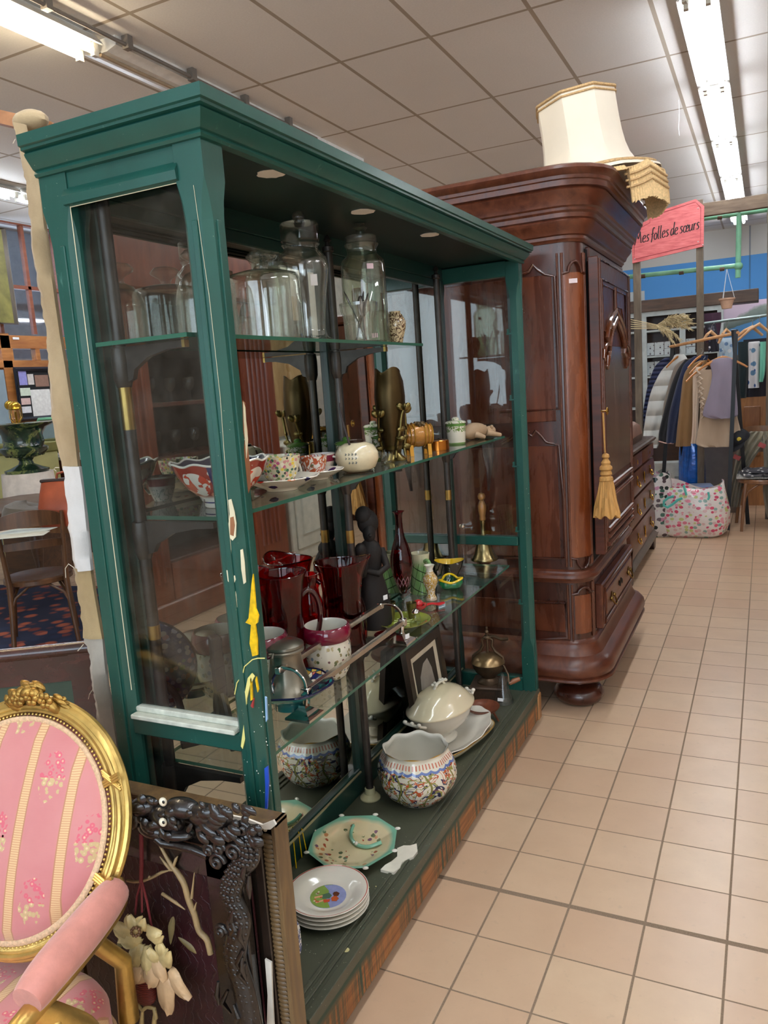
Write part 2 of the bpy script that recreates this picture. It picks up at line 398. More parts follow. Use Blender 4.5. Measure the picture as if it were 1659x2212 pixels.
# cream putty line along the near-left pane
b = B(); b.tube([(CX0+.0705, CY0+.003, 1.88), (CX0+.0705, CY0+.003, .9)], .0009, 5); b.tube([(CX0+.072, CY0+.003, 1.868), (-.932, CY0+.003, 1.868)], .0008, 5); b.to('putty_line', cream, **W)
# panes
GP = glass('old_window_glass', (.86, .88, .88), (.5, .55, .53), 1.5, .015, (1, 1, 1), .04)
b = B(); b.box(CX0+.07, -.93, CY0+.022, CY0+.026, .84, 1.885); b.to('side_pane', GP, smooth=0, **W)
b = B(); b.box(CX0+.07, -.93, CY0+.022, CY0+.026, .225, .80); b.to('side_pane', GP, smooth=0, **W)
b = B(); b.box(CX0+.06, -.925, CY1-.03, CY1-.026, .84, 1.885); b.to('side_pane', GP, smooth=0, **W)
b = B(); b.box(CX0+.06, -.925, CY1-.03, CY1-.026, .225, .80); b.to('side_pane', GP, smooth=0, **W)
# cornice
cpath = [(CX0, CY0), (CX1, CY0), (CX1, CY1), (CX0, CY1)]
B().mould([(-.01, 1.930), (.006, 1.931), (.009, 1.936), (.006, 1.942), (.010, 1.944), (.025, 1.964), (.027, 1.969), (.024, 1.972), (.033, 1.974), (.033, 1.979), (.038, 1.981), (.039, 2.001), (.030, 2.004), (-.018, 2.004)], cpath, cap=True).to('cornice', GR, smooth=25, **W)
# uncut soffit board; white discs painted in for its bright openings
def uncut_board(z0, z1, holes, m, name, x0, x1, y0, y1):
    b = B(); bm = b.b; es = []
    def loop(pts):
        vs = [bm.verts.new(p) for p in pts]; return [bm.edges.new((vs[i], vs[(i+1) % len(vs)])) for i in range(len(vs))]
    es += loop([(x0, y0, z0), (x1, y0, z0), (x1, y1, z0), (x0, y1, z0)])
    for (hx, hy, hr) in []: es += loop([(hx+hr*(1+.09*R.uniform(-1, 1))*cos(2*pi*k/18), hy+hr*(1+.09*R.uniform(-1, 1))*sin(2*pi*k/18), z0) for k in range(18)])
    bmesh.ops.triangle_fill(bm, use_beauty=True, edges=es)
    r = bmesh.ops.extrude_face_region(bm, geom=bm.faces[:])
    bmesh.ops.translate(bm, vec=(0, 0, z1-z0), verts=[g for g in r['geom'] if isinstance(g, bmesh.types.BMVert)])
    return b.to(name, m, smooth=0, **W)
for hx, hy in ((-.936, 1.468), (-.955, 1.925), (-.945, 2.362)):
    b = B(); b.prism([(hx+.031*(1+.10*R.uniform(-1, 1))*cos(2*pi*k/20), hy+.031*(1+.10*R.uniform(-1, 1))*sin(2*pi*k/20), 1.9477) for k in range(20)], (0, 0, -.0012)); b.to('white_patch', plain('opening_white', 'f4f1ea', .8, 0, .03), smooth=0, **W)['label'] = 'ragged white disc painted in for a bright opening of the soffit'
HO = [(99, 99, .01)] and [(-.936, 1.475, .031), (-.955, 1.93, .031), (-.94, 2.37, .031)]
uncut_board(1.948, 1.965, HO, GS, 'soffit_board', CX0, CX1+.0, CY0, CY1)
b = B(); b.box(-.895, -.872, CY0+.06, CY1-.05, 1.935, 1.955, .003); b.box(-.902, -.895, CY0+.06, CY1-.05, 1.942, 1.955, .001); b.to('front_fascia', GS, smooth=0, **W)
# floor board, sill grooves, skirt
b = B(); b.box(CX0, CX1+.004, CY0+.0, CY1, .135, .165, .003); b.to('bottom_board', GB, smooth=0, **W)
b = B()
for xa, xb, zt in ((-.925, -.915, .170), (-.905, -.895, .171), (-.883, -.862, .1725)): b.box(xa, xb, CY0+.061, CY1-.052, .160, zt, .0015)
b.to('sill_runner', GB, smooth=0, **W)
def skirt_mat():
    t = NT('skirt_worn_wood'); v = t.co(); s = t.sep(v)
    g = t.noise(3, t.co((4, 1.5, 30)), 5); col = t.ramp(g, [(.3, H('6b3b1e')), (.7, H('a86e3c'))])
    st = t.rng(t.noise(1, t.co((0, 42, 1.2)), 3, .8), .50, .53)        # runs of green paint down the bare boards
    top = t.rng(s[2], .10, .125); col = t.mix(t.mth('MAXIMUM', t.mth('MULTIPLY', st, t.rng(t.noise(1, t.co((0, 5, .5)), 2), .42, .55)), top), col, H('1f4034'))
    return t.bsdf(Base__Color=col, Roughness=.5, Normal=t.bump(g, .3))
b = B(); b.box(-.893, -.868, CY0, CY1-.01, .035, .137, .002); b.to('skirt', skirt_mat(), smooth=0, **W)
b = B(); b.box(-.91, -.862, CY1-.035, CY1+.008, .03, .150, .006); b.to('skirt_end', wood('pale_end', '8a5a34', 'b98a5a', .5), smooth=0, **W)
for x, y in ((-.90, CY1-.02), (-.90, CY0+.08), (-1.2, CY1-.05), (-1.2, CY0+.08)):
    c = B(); c.tube([(x-.01, y, .02), (x+.01, y, .02)], .02, 14); c.to('caster', plain('clear_caster', '8c8579', .3), **W)
# back: a pair of framed mirror doors
MX = -1.20
def mirror_mat():
    t = NT('old_mirror'); n = t.noise(5, t.co(), 5, .7)
    t.bsdf(Base__Color=t.mix(t.rng(n, .5, .8, 0, .25), H('d8dcd6'), H('9a9a8e')), Metallic=1, Roughness=t.rng(n, .4, .9, .012, .05)); return t.m
MM = mirror_mat()
B().box(CX0, MX-.012, CY0+.055, CY1-.05, .165, 1.955).to('back_board', plain('back_board_brown', '4a3a2c', .7), smooth=0, **W)
B().box(CX0, MX+.004, CY0+.055, CY1-.05, .165, .235, .002).to('back_plinth', GD, smooth=0, **W)
ym = 2.115
for y0, y1 in ((CY0+.06, ym), (ym, CY1-.05)):
    d = B()
    d.box(MX-.012, MX+.014, y0, y0+.032, .235, 1.90, .003); d.box(MX-.012, MX+.014, y1-.032, y1, .235, 1.90, .003)
    d.box(MX-.012, MX+.012, y0, y1, .235, .262, .003); d.box(MX-.012, MX+.012, y0, y1, 1.868, 1.90, .003)
    dd = d.to('mirror_door', GD, smooth=0, **W)
    B().box(MX-.008, MX, y0+.03, y1-.03, .26, 1.87).to('mirror', MM, parent=dd, world=True, smooth=0)
B().box(CX0, MX+.012, CY0+.055, CY1-.05, 1.90, 1.955, .002).to('back_rail', GD, smooth=0, **W)
b = B()
for y0, y1 in ((1.24, 2.08), (2.15, 3.05)): b.tube([(MX+.016, y0, .252), (MX+.016, y1, .252)], .004, 6)
b.to('runner_bar', plain('runner_brass', '9b9474', .4, .6), **W)
# iron shelf standards with cantilever arms
iron = plain('blackened_steel', '4a4542', .38, .75, .25, 20); brass = plain('worn_brass', 'a98a4e', .32, 1, .25, 20)
SZ = (.7245, 1.2585, 1.6095); RX = -1.155; RY = (1.20, 2.08, 2.925)
for i, y in enumerate(RY):
    top = 1.90 if i != 0 else 1.91
    r = B().tube([(RX, y, .17), (RX, y, top)], .0125, 14).to('shelf_standard', iron, **W)
    q = B(); q.lathe([(.034, 0), (.034, .004), (.026, .012), (.018, .016), (.0165, .035), (.013, .036)], 24, (RX, y, .166)); q.to('base_flange', plain('flange_cream', 'b9b28c', .5), parent=r, world=True)
    q = B(); q.lathe([(.0135, 0), (.017, .004), (.017, .016), (.008, .020), (.006, .03), (.012, .034), (.009, .042), (.003, .05)], 20, (RX, y, top-.012)); q.to('finial', iron, parent=r, world=True)
    q = B()
    for za, zb in ((1.44, 1.53), (1.0, 1.03)) if i == 0 else ((1.02, 1.06),): q.tube([(RX, y, za), (RX, y, zb)], .0132, 14)
    q.to('brass_collar', brass, parent=r, world=True)
    for j, z in enumerate(SZ):
        if j == 2 and i == 2: continue
        L = .165 if j == 2 else .19
        q = B()
        # tapered arm: deep at the standard, thin at the tip
        P = [(RX-.016, z-.006), (RX+L, z-.006), (RX+L, z-.018), (RX+L*.75, z-.020), (RX+L*.45, z-.030), (RX+L*.22, z-.052), (RX+.03, z-.070), (RX+.0, z-.080), (RX-.016, z-.070)]
        q.prism([(px, y-.006, pz) for px, pz in P], (0, .012, 0))
        q.lathe([(.014, -.085), (.019, -.07), (.020, -.03), (.018, -.008), (.014, -.007)], 16, (RX, y, z))
        a = q.to('shelf_arm', iron, parent=r, world=True)
        if j == 2: B().box(RX+L-.004, RX+L+.003, y-.007, y+.007, z-.019, z-.005).to('brass_tip', brass, parent=r, world=True, smooth=0)
# glass shelves
SG = glass('shelf_glass', (.90, .93, .90), (.50, .58, .52), 1.5, .02, (1, 1, 1), .09)
def shelf_edge():
    t = NT('shelf_glass_edge'); a = t.n('BsdfTransparent', Color=H('5f8f7a')).outputs[0]; g = t.n('BsdfPrincipled', Base__Color=H('3f6f5c'), Roughness=.1).outputs[0]
    t.t.links.new(t.n('MixShader', i0=.72, i1=a, i2=g).outputs[0], t.out.inputs[0]); return t.m
SE = shelf_edge()
for z, xb, xf, ya, yb in ((SZ[0], -1.178, -.947, 1.205, 3.035), (SZ[1], -1.178, -.94, 1.205, 3.03), (SZ[2], -1.178, -.952, 1.16, 2.27)):
    b = B(); b.box(xb, xf, ya, yb, z-.004, z+.004)
    for f in b.b.faces:
        n = f.calc_center_median(); f.material_index = 0 if abs(n.z-z) > .0035 else 1
    b.to('glass_shelf', [SG, SE], smooth=0, **W)
# hinges on the far post, price clip, red tag
b = B()
for z in (.86, 1.13, 1.40, 1.66, .55): b.box(-.928, -.905, CY1-.056, CY1-.05, z, z+.006); b.box(-.925, -.917, CY1-.058, CY1-.05, z, z+.022)
b.to('glass_clip', GR, smooth=0, **W)
# paint scars and drips on the near post (left face at Y=CY0)
def blot(pts, m, name, off=.0012, Y=CY0):
    P = [aty(x, y, Y-off) for x, y in pts]
    b = B(); b.prism(P, (0, off*1.2, 0)); return b.to(name, m, smooth=0, **W)
yel = plain('yellow_paint', 'e3b90c', .35, vs=60, var=.3); pyel = plain('pale_yellow_paint', 'e6dd86', .4)
blot([(493, 1080), (499, 1078), (502, 1090), (506, 1105), (510, 1130), (509, 1160), (502, 1168), (495, 1160), (493, 1135), (496, 1110)], cream, 'bare_patch')
blot([(497, 1118), (504, 1116), (507, 1135), (504, 1158), (497, 1155)], rawwood, 'bare_wood', off=.002)
blot([(519, 1188), (524, 1186), (528, 1215), (531, 1258), (526, 1262), (521, 1230)], cream, 'bare_patch')
blot([(489, 1232), (496, 1232), (500, 1245), (507, 1243), (509, 1252), (505, 1262), (510, 1285), (512, 1312), (499, 1308), (502, 1290), (498, 1262), (492, 1255)], cream, 'bare_patch')
blot([(546, 1240), (550, 1285), (552, 1315), (558, 1330), (556, 1345), (551, 1350), (555, 1380), (556, 1415), (545, 1418), (539, 1390), (542, 1350), (530, 1345), (537, 1335), (540, 1300), (543, 1262)], yel, 'yellow_paint_splash', off=.003)
blot([(520, 1612), (527, 1560), (524, 1545), (528, 1500), (535, 1465), (543, 1455), (549, 1462), (540, 1480), (533, 1510), (530, 1550), (531, 1590), (524, 1618)], pyel, 'paint_run', off=.003)
blot([(540, 1465), (543, 1463), (545, 1512), (541, 1514)], yel, 'paint_run', off=.003)
blot([(553, 1462), (558, 1490), (556, 1496), (551, 1470)], yel, 'paint_run', off=.003)
blot([(572, 1505), (575, 1508), (577, 1555), (574, 1560)], plain('blue_paint_run', '8fb4d8', .4), 'paint_run', off=.003)
blot([(571, 1660), (578, 1655), (580, 1690), (577, 1745), (572, 1760), (573, 1700)], plain('blue_paint', '2a55c8', .4), 'paint_run', off=.003)
blot([(543, 1520), (548, 1508), (546, 1530), (541, 1525)], plain('red_paint', 'a83838', .4), 'paint_fleck', off=.003)
b = B(); b.tube([aty(x, y, CY0-.002) for x, y in ((507, 1500), (512, 1475), (524, 1458), (528, 1440), (545, 1425), (556, 1422), (572, 1422))], .0011, 5); b.to('paint_run', pyel, **W)
b = B(); b.tube([aty(x, y, CY0-.001) for x, y in ((418, 400), (440, 560), (452, 640), (476, 860), (490, 1060), (500, 1200), (512, 1330))], .00045, 5); b.to('hairline_crack', cream, **W)
# flaking wood on the front edge of the near post (X = CX1)
def blotx(pts, m, name, off=.001):
    b = B(); b.prism([atx(x, y, CX1+off) for x, y in pts], (-off*1.2, 0, 0)); b.to(name, m, smooth=0, **W)
blotx([(525, 865), (530, 870), (531, 905), (536, 930), (534, 955), (540, 1000), (542, 1050), (537, 1066), (531, 1040), (527, 985), (529, 950), (526, 930)], rawwood, 'flaked_wood')
blotx([(526, 868), (530, 880), (532, 910), (536, 950), (533, 990), (529, 940), (527, 905)], cream, 'bare_patch', off=.002)
R2 = random.Random(3)
b = B()
for k in range(46):                                                         # specks of pale paint on posts and board
    if k < 26: c = aty(R2.uniform(525, 588), R2.uniform(1500, 1730), CY0-.001); b.ball(c, R2.uniform(.0006, .0016), sy=.3, n=6)
    else: c = atx(*[(R2.uniform(x0, x1), y) for x0, x1, y in [(1128, 1150, R2.uniform(650, 1450))]][0], CX1+.0005); b.ball(c, R2.uniform(.0008, .002), sx=.3, n=6)
o = b.to('paint_speck', plain('speck_cream', 'd8d8cc', .5), **W); o['kind'] = 'stuff'
b = B()
for px, l in ((597+40, 62), (663, 40), (655, 70)):
    p = atz(px-30, 1830, .166)
for (xa, ya, xb_, yb_) in ((652, 1790, 662, 1838), (645, 1797, 652, 1852), (634, 1818, 640, 1875)):
    p0 = atx(xa, ya, MX+.016); p1 = atx(xb_, yb_, MX+.016); b.tube([p0, p1], .0018, 5)
b.to('yellow_drip', yel, **W)
def white_spill(pts, m, name):
    b = B(); b.prism([atz(x, y, .1735) for x, y in pts], (0, 0, -.008)); b.to(name, m, smooth=0, **W)
white_spill([(858, 1832), (872, 1826), (886, 1826), (900, 1822), (902, 1838), (893, 1850), (880, 1855), (868, 1862), (864, 1874), (850, 1884), (838, 1882), (822, 1878), (832, 1868), (846, 1860), (858, 1850)], plain('dry_white_paint', 'e6dfcd', .6), 'white_paint_spill')
for x, y, r_ in ((790, 1915, .004), (748, 2052, .008), (797, 1917, .002), (812, 1915, .002), (673, 2148, .006)):
    b = B(); b.lathe([(0, .001), (r_*.8, .001), (r_, 0)], 14, tuple(atz(x, y, .1655))); b.to('paint_drop', plain('dry_paint_drop', 'cfc58a', .6), **W)
# canvas nailed to the back, seen edge-on past the near-left post
def canvas_mat(name, c1, c2):
    t = NT(name); n = t.noise(6, t.co((1, 1, .6)), 5, .65); wv = t.noise(300, t.co(), 2)
    return t.bsdf(Base__Color=t.mix(t.rng(n, .3, .7), H(c1), H(c2)), Roughness=.9, Sheen__Weight=.2, Normal=t.bump(t.mth('ADD', t.mth('MULTIPLY', wv, .5), n), .35, .003))
cv = thing('canvas_backing', 'frayed brown linen canvas strip hanging along the back edge of the green cabinet', 'canvas', (-1.29, 1.19, 0))
def strip(rows, m, name, y=1.20):
    b = B(); r = []
    k = []
    for i in range(len(rows)-1):
        (x0, y0, x1), (X0, Y0, X1) = rows[i], rows[i+1]
        for s_ in range(8):
            t_ = s_/8; k.append((lerp(x0, X0, t_)+R.uniform(-2.2, 2.2), lerp(y0, Y0, t_), lerp(x1, X1, t_)))
    k.append(rows[-1])
    ring = []
    for xl, yy, xr in k:
        a = aty(xl, yy, y); c = aty(xr, yy, y); m_ = (a+c)/2
        bul = .008*sin(yy*.02)
        ring.append([a+Vector((0, .002+bul*.4, 0)), m_+Vector((0, -.010+bul, 0)), c+Vector((0, -.002, 0)), c+Vector((0, .006, 0)), m_+Vector((0, .0, 0)), a+Vector((0, .006+bul*.4, 0))])
    b.loft(ring); return b.to(name, m, parent=cv, world=True, smooth=60)
strip([(33, 268, 52), (40, 320, 62), (52, 400, 86), (66, 500, 98), (82, 620, 116), (95, 720, 130), (103, 790, 142), (112, 900, 158), (130, 1012, 170)], canvas_mat('brown_linen', '8d7654', 'b9a27e'), 'canvas_piece')
o = strip([(130, 1008, 172), (138, 1060, 180), (148, 1140, 188), (162, 1232, 198)], canvas_mat('white_calico', 'c2beb8', 'dcd9d6'), 'canvas_piece', 1.196); o['label'] = 'white calico patch'
strip([(158, 1226, 196), (166, 1290, 206), (176, 1380, 222)], canvas_mat('brown_linen2', '8a744f', 'b39b70'), 'canvas_piece', 1.20)
strip([(176, 1374, 222), (192, 1420, 226), (200, 1480, 232), (206, 1520, 240), (212, 1640, 258), (228, 1800, 275), (250, 2000, 300), (262, 2150, 318), (272, 2330, 330)], canvas_mat('grey_linen', '8d8578', 'b3aa9c'), 'canvas_piece', 1.204)
b = B()
for x0, y0, pts in ((128, 1010, [(120, 1010), (116, 1013), (122, 1018)]), (162, 1228, [(148, 1218), (141, 1228), (142, 1248)]), (180, 1392, [(172, 1402), (168, 1406)]), (200, 1490, [(193, 1500), (191, 1510)]), (33, 300, [(28, 310)])):
    b.tube([aty(x0, y0, 1.2)]+[aty(x, y, 1.2) for x, y in pts], .0009, 4)
b.to('loose_thread', plain('thread_cream', 'd8cfba', .8), parent=cv, world=True)
t = thing('wooden_batten', 'bare orange wooden batten running out behind the top of the green cabinet', 'batten', (-1.7, 1.30, 1.99))
p0, p1 = aty(-60, 240, 1.24), aty(120, 282, 1.30)
B().obox((p0+p1)/2, p1-p0, (0, 0, 1), (p1-p0).cross(Vector((0, 0, 1))), (p1-p0).length/2, .014, .012).to('batten_body', wood('bare_batten', '8b5a33', 'c4895a', .6, 0), parent=t, world=True, smooth=0)
b = B(); b.ball(aty(66, 262, 1.235), .03, sx=1.4, sz=.7, n=12); b.to('linen_fold', canvas_mat('linen_fold_mat', '9d8560', 'c6ae88'), parent=t, world=True)
t = thing('ribbon', 'narrow red ribbon hanging inside the cabinet behind the side pane', 'ribbon', tuple(aty(213, 765, 1.24)))
B().tube([aty(213, 762, 1.22), aty(216, 800, 1.225), aty(220, 830, 1.22), aty(222, 855, 1.22)], .0022, 6).to('ribbon_strand', plain('red_ribbon', 'b3382c', .6), parent=t, world=True)
# ------------------------------------------------------------ carved walnut armoire
W1 = wood('walnut_polished', '421e12', '7a4228', .27, 2, .8, .5); W1h = wood('walnut_polished_across', '421d11', '7d452b', .36, 1, .8, .15)
W2 = wood('walnut_dark', '2f130b', '5c2a18', .3, 2, .8, .5); W2x = wood('walnut_dark_across', '34150c', '6a3019', .36, 0, .8, .15)
W3 = wood('walnut_orange', '5c2912', '955028', .25, 2, .8, .6)
arm = thing('armoire', 'tall dark walnut armoire with stepped cornice, bun feet and door ajar', 'armoire', (-1.05, 3.9, 0))
WA = dict(parent=arm, world=True)
AX0, AX1, AY0, AY1 = -1.36, -.68, 3.32, 4.46
def achf(ya, yb, d=.0):
    """plan path of the body with rounded corners"""
    P = [(AX0, AY0)]
    for k in range(7): a = radians(-90+90*k/6); P.append((-.775+.088*cos(a)*1.0, 3.412+.092*sin(a)))
    P += [(-.687, 3.43)]
    for k in range(7): a = radians(90*k/6); P.append((-.775+.088*cos(a), 4.368+.092*sin(a)))
    return P+[(AX0, AY1)]
AP = achf(0, 0)
b = B(); b.prism([(x, y, .25) for x, y in AP], (0, 0, 1.80)); b.to('body', W2, smooth=30, **WA)
B().mould([(-.02, 2.02), (.006, 2.022), (.010, 2.030), (.016, 2.034), (.016, 2.046), (.026, 2.050), (.032, 2.066), (.050, 2.086), (.055, 2.098), (.050, 2.106), (.058, 2.110), (.060, 2.126), (.068, 2.134), (.070, 2.144), (.078, 2.150), (.084, 2.172), (.098, 2.194), (.104, 2.206), (.098, 2.214), (.112, 2.218), (.114, 2.238), (.120, 2.242), (.122, 2.254), (.134, 2.262), (.142, 2.276), (.140, 2.288), (.128, 2.294), (.10, 2.294), (.095, 2.25), (-.05, 2.25)], AP).to('cornice', W1h, smooth=32, **WA)
B().prism([(x, y, 2.235) for x, y in AP], (0, 0, .012)).to('cornice_top', W2x, smooth=0, **WA)
B().mould([(0, .585), (.012, .588), (.014, .598), (.026, .602), (.032, .612), (.030, .624), (.018, .632), (.016, .640), (0, .646)], AP).to('waist_moulding', W1h, smooth=32, **WA)
B().mould([(-.03, .150), (.080, .152), (.090, .160), (.088, .168), (.078, .172), (.086, .182), (.092, .202), (.086, .230), (.068, .250), (.042, .262), (.030, .282), (.022, .300), (.020, .310), (.008, .316), (0, .326)], AP).to('base_moulding', W1h, smooth=32, **WA)
B().prism([(x, y, .152) for x, y in AP], (0, 0, .12)).to('base_board', W2, smooth=0, **WA)
for x, y in ((-.765, 3.435), (-.765, 4.33), (-1.27, 3.42), (-1.27, 4.36)):
    B().lathe([(.0, 0), (.06, 0), (.096, .012), (.113, .036), (.113, .054), (.096, .080), (.066, .092), (.052, .095), (.046, .112), (.052, .134), (.062, .146), (.062, .153), (0, .153)], 36, (x, y, 0)).to('bun_foot', W2, smooth=50, **WA)
def ap(pts, Y=AY0-.002): return [aty(x, y, Y) for x, y in pts]
# side panel mouldings (face towards the aisle end)
def frame_tube(pts, m=W2, r=.0065, name='panel_moulding', Y=AY0-.003, closed=False):
    b = B(); b.tube(ap(pts, Y), r, 8, closed=closed); b.tube(ap([(x-3, y-3) for x, y in pts], Y), r*.5, 6, closed=closed); return b.to(name, m, **WA)
xr = lambda y: lerp(1199, 1222, (y-600)/600)       # right border of the side panels follows the perspective
frame_tube([(1080, 590), (1110, 580), (1128, 592), (1143, 587), (1152, 573), (1160, 582), (1178, 594), (1198, 597), (xr(750), 750), (xr(882), 884), (1140, 887), (1080, 890)])
frame_tube([(1085, 960), (1110, 945), (1137, 934), (1150, 942), (1158, 931), (1168, 940), (1180, 955), (1207, 962), (xr(1080), 1080), (xr(1206), 1206), (1140, 1206), (1090, 1207)])
frame_tube([(1100, 1300), (1222, 1303), (1226, 1378), (1150, 1382), (1100, 1382)])
b = B(); b.box(-1.34, -.80, AY0-.006, AY0+.01, .70, 1.19, .002); b.box(-1.34, -.80, AY0-.006, AY0+.01, 1.295, 1.90, .002)
b.box(-1.34, -.79, AY0-.006, AY0+.01, .36, .50, .002); b.to('side_panel', W1, smooth=0, **WA)
# rounded corner pilaster with raised strips
def cp(u, z, o=.004):
    a = radians(-90+90*u); return Vector((-.775+(.088+o)*cos(a), 3.412+(.092+o)*sin(a), z))
b = B(); b.loft([[cp(u, z, o) for u, o in [(.16+.07*k, .007) for k in range(11)]]+[cp(.86-.07*k, z, -.004) for k in range(11)] for z in (.70, 1.90)]); b.to('pilaster_panel', W3, smooth=50, **WA)
b = B(); b.loft([[cp(u, z, o) for u, o in [(.2+.07*k, .007) for k in range(9)]]+[cp(.76-.07*k, z, -.004) for k in range(9)] for z in (.355, .53)]); b.to('pilaster_panel', W3, smooth=50, **WA)
for u in (.0, .13, .88, 1.0):
    B().tube([cp(u, .66), cp(u, 1.98)], .006 if u in (.13, .88) else .0045, 8).to('pilaster_bead', W1, **WA)
    B().tube([cp(u, .33), cp(u, .58)], .005, 8).to('pilaster_bead', W1, **WA)
for z0, sg in ((1.895, 1), (.70, -1), (.535, 1)):
    k = .6 if z0 == .535 else 1
    pts = [cp(.13, z0, .008), cp(.22, z0+.004*sg, .009), cp(.30, z0+.006*sg, .01), cp(.33, z0+.028*sg*k, .01), cp(.42, z0+.045*sg*k, .01), cp(.5, z0+.05*sg*k, .01), cp(.58, z0+.045*sg*k, .01), cp(.67, z0+.028*sg*k, .01), cp(.70, z0+.006*sg, .01), cp(.78, z0+.004*sg, .009), cp(.88, z0, .008)]
    B().tube(pts, .0055, 8).to('pilaster_arch', W2, **WA)
B().obox(cp(.42, 1.865, .012), (1, .35, 0), (0, 0, 1), (.35, -1, 0), .017, .009, .0012).to('price_tag', plain('tag_pink', 'ead8d8', .6), smooth=0, **WA)
# near-black panel painted for the shade behind the door, door ajar, frieze
B().box(-.70, -.683, 3.435, 4.36, .66, 2.0).to('gap_shade_panel', plain('painted_gap_shade', '070404', .9), smooth=0, **WA)
dX = -.625
def dz(pts, X=dX): return [atx(x, y, X) for x, y in pts]
A_, Bt = atx(1291, 548, dX), atx(1358, 592, dX); C_, D_ = atx(1301, 1187, dX), atx(1361, 1075, dX)
y0d, y1d = 3.40, 4.21; z0d, z1d = .70, 1.962
dr = B().box(dX-.042, dX, y0d, y1d, z0d, z1d, .003).to('door', W2x, smooth=0, **WA)
b = B()
for (ya, yb, za, zb, r_) in ((y0d+.012, y1d-.012, z0d+.012, z1d-.012, .006), (y0d+.05, y1d-.05, z0d+.05, z1d-.09, .006)):
    b.tube([(dX+.002, ya, za), (dX+.002, yb, za), (dX+.002, yb, zb), (dX+.002, ya, zb)], r_, 8, closed=True)
ymid = 3.775; zc = 1.62
b.tube([(dX+.003, ymid, 1.72), (dX+.003, ymid, z1d-.10)], .009, 8)
for s_ in (-1, 1):
    ya, yb = sorted((ymid+s_*.02, ymid+s_*.30)); b.tube([(dX+.002, ya, z1d-.11), (dX+.002, yb, z1d-.11), (dX+.002, yb, 1.66), (dX+.002, ya+(.16 if s_ > 0 else 0), 1.78 if s_ > 0 else 1.66), (dX+.002, ya, 1.78)], .004, 6, closed=True)
b.to('door_moulding', W1, parent=dr, world=True)
glt = plain('polished_highlight_wood', '5a2d17', .12, 0, .2, coat=1)
for r0, rr, dzz in ((.33, .012, 0), (.26, .014, -.035)):
    for s_ in (-1, 1):
        P = [(dX+.008, ymid+s_*r0*k1, zc+k2*.1+dzz) for k1, k2 in ((0, 1.45), (.08, 1.3), (.25, 1.15), (.5, .85), (.70, .45), (.80, .1), (.76, -.1), (.88, -.2), (1.0, -.45), (1.03, -.7), (.95, -.85))]
        B().tube(P, [rr*.7, rr, rr, rr, rr, rr, rr*.7, rr, rr, rr*.8, rr*.4], 9).to('door_arch_carving', glt, parent=dr, world=True)
b = B()
for zz, h_ in ((.985, .0), (.94, .0), (.80, 0), (.77, 0), (.735, 0)): b.tube([(dX+.006, y0d+.06, zz), (dX+.006, y1d-.06, zz)], .011, 8)
b.to('door_rail', W1h, parent=dr, world=True)
B().box(dX-.002, dX+.004, y0d+.07, y1d-.07, 1.02, 1.60, .002).to('door_panel', wood('walnut_veneer', '3f2416', '7d5230', .2, 2, .6, .8), parent=dr, world=True, smooth=0)
b = B(); b.tube([tuple(atx(1299, 888, dX+.012)), tuple(atx(1312, 888, dX+.03))], .004, 8); b.tube([tuple(atx(1312, 888, dX+.03)+Vector((0, .014*cos(a), .014*sin(a)))) for a in [2*pi*k/12 for k in range(12)]], .003, 6, closed=True)
b.to('key', plain('gilt_key', 'b08a3e', .3, 1), parent=dr, world=True)
# frieze over the door, lower drawer
B().box(-.69, -.672, 3.47, 4.33, 1.95, 2.012, .004).to('frieze', W2x, smooth=0, **WA)
dw = B().box(-.69, -.655, 3.475, 4.345, .335, .545, .005).to('drawer', W1h, smooth=0, **WA)
b = B(); b.tube([(-.652, 3.50, .36), (-.652, 4.32, .36), (-.652, 4.32, .52), (-.652, 3.50, .52)], .008, 8, closed=True); b.to('drawer_moulding', W1h, parent=dw, world=True)
B().box(-.668, -.648, 3.54, 4.28, .385, .495, .004).to('drawer_field', W1h, parent=dw, world=True, smooth=0)
brz = plain('antique_brass', '8f7440', .28, 1, .2, 20)
def bail(parent, X, y, z, w_, m=brz):
    b = B()
    for s_ in (-1, 1): b.lathe([(0, 0), (.006, 0), (.012, .004), (.008, .010), (0, .012)], 12, (0, 0, 0)) if False else b.ball((X+.006, y+s_*w_, z), .010, n=10)
    b.tube([(X+.006+.018*sin(pi*k/10), y-w_*cos(pi*k/10), z-.035*sin(pi*k/10)) for k in range(11)], .0042, 7)
    b.ball((X+.002, y, z), .022, sx=.2, sz=1.2, n=10); return b.to('pull', m, parent=parent, world=True)
bail(dw, -.648, 3.66, .44, .035); bail(dw, -.648, 4.16, .44, .035)
b = B()
for k in range(4): b.ball((-.646, 3.87+.028*k, .445+.006*(-1)**k), .014, sx=.25, sy=.7, n=8)
b.to('escutcheon', plain('black_iron', '1c1815', .4, .6), parent=dw, world=True)
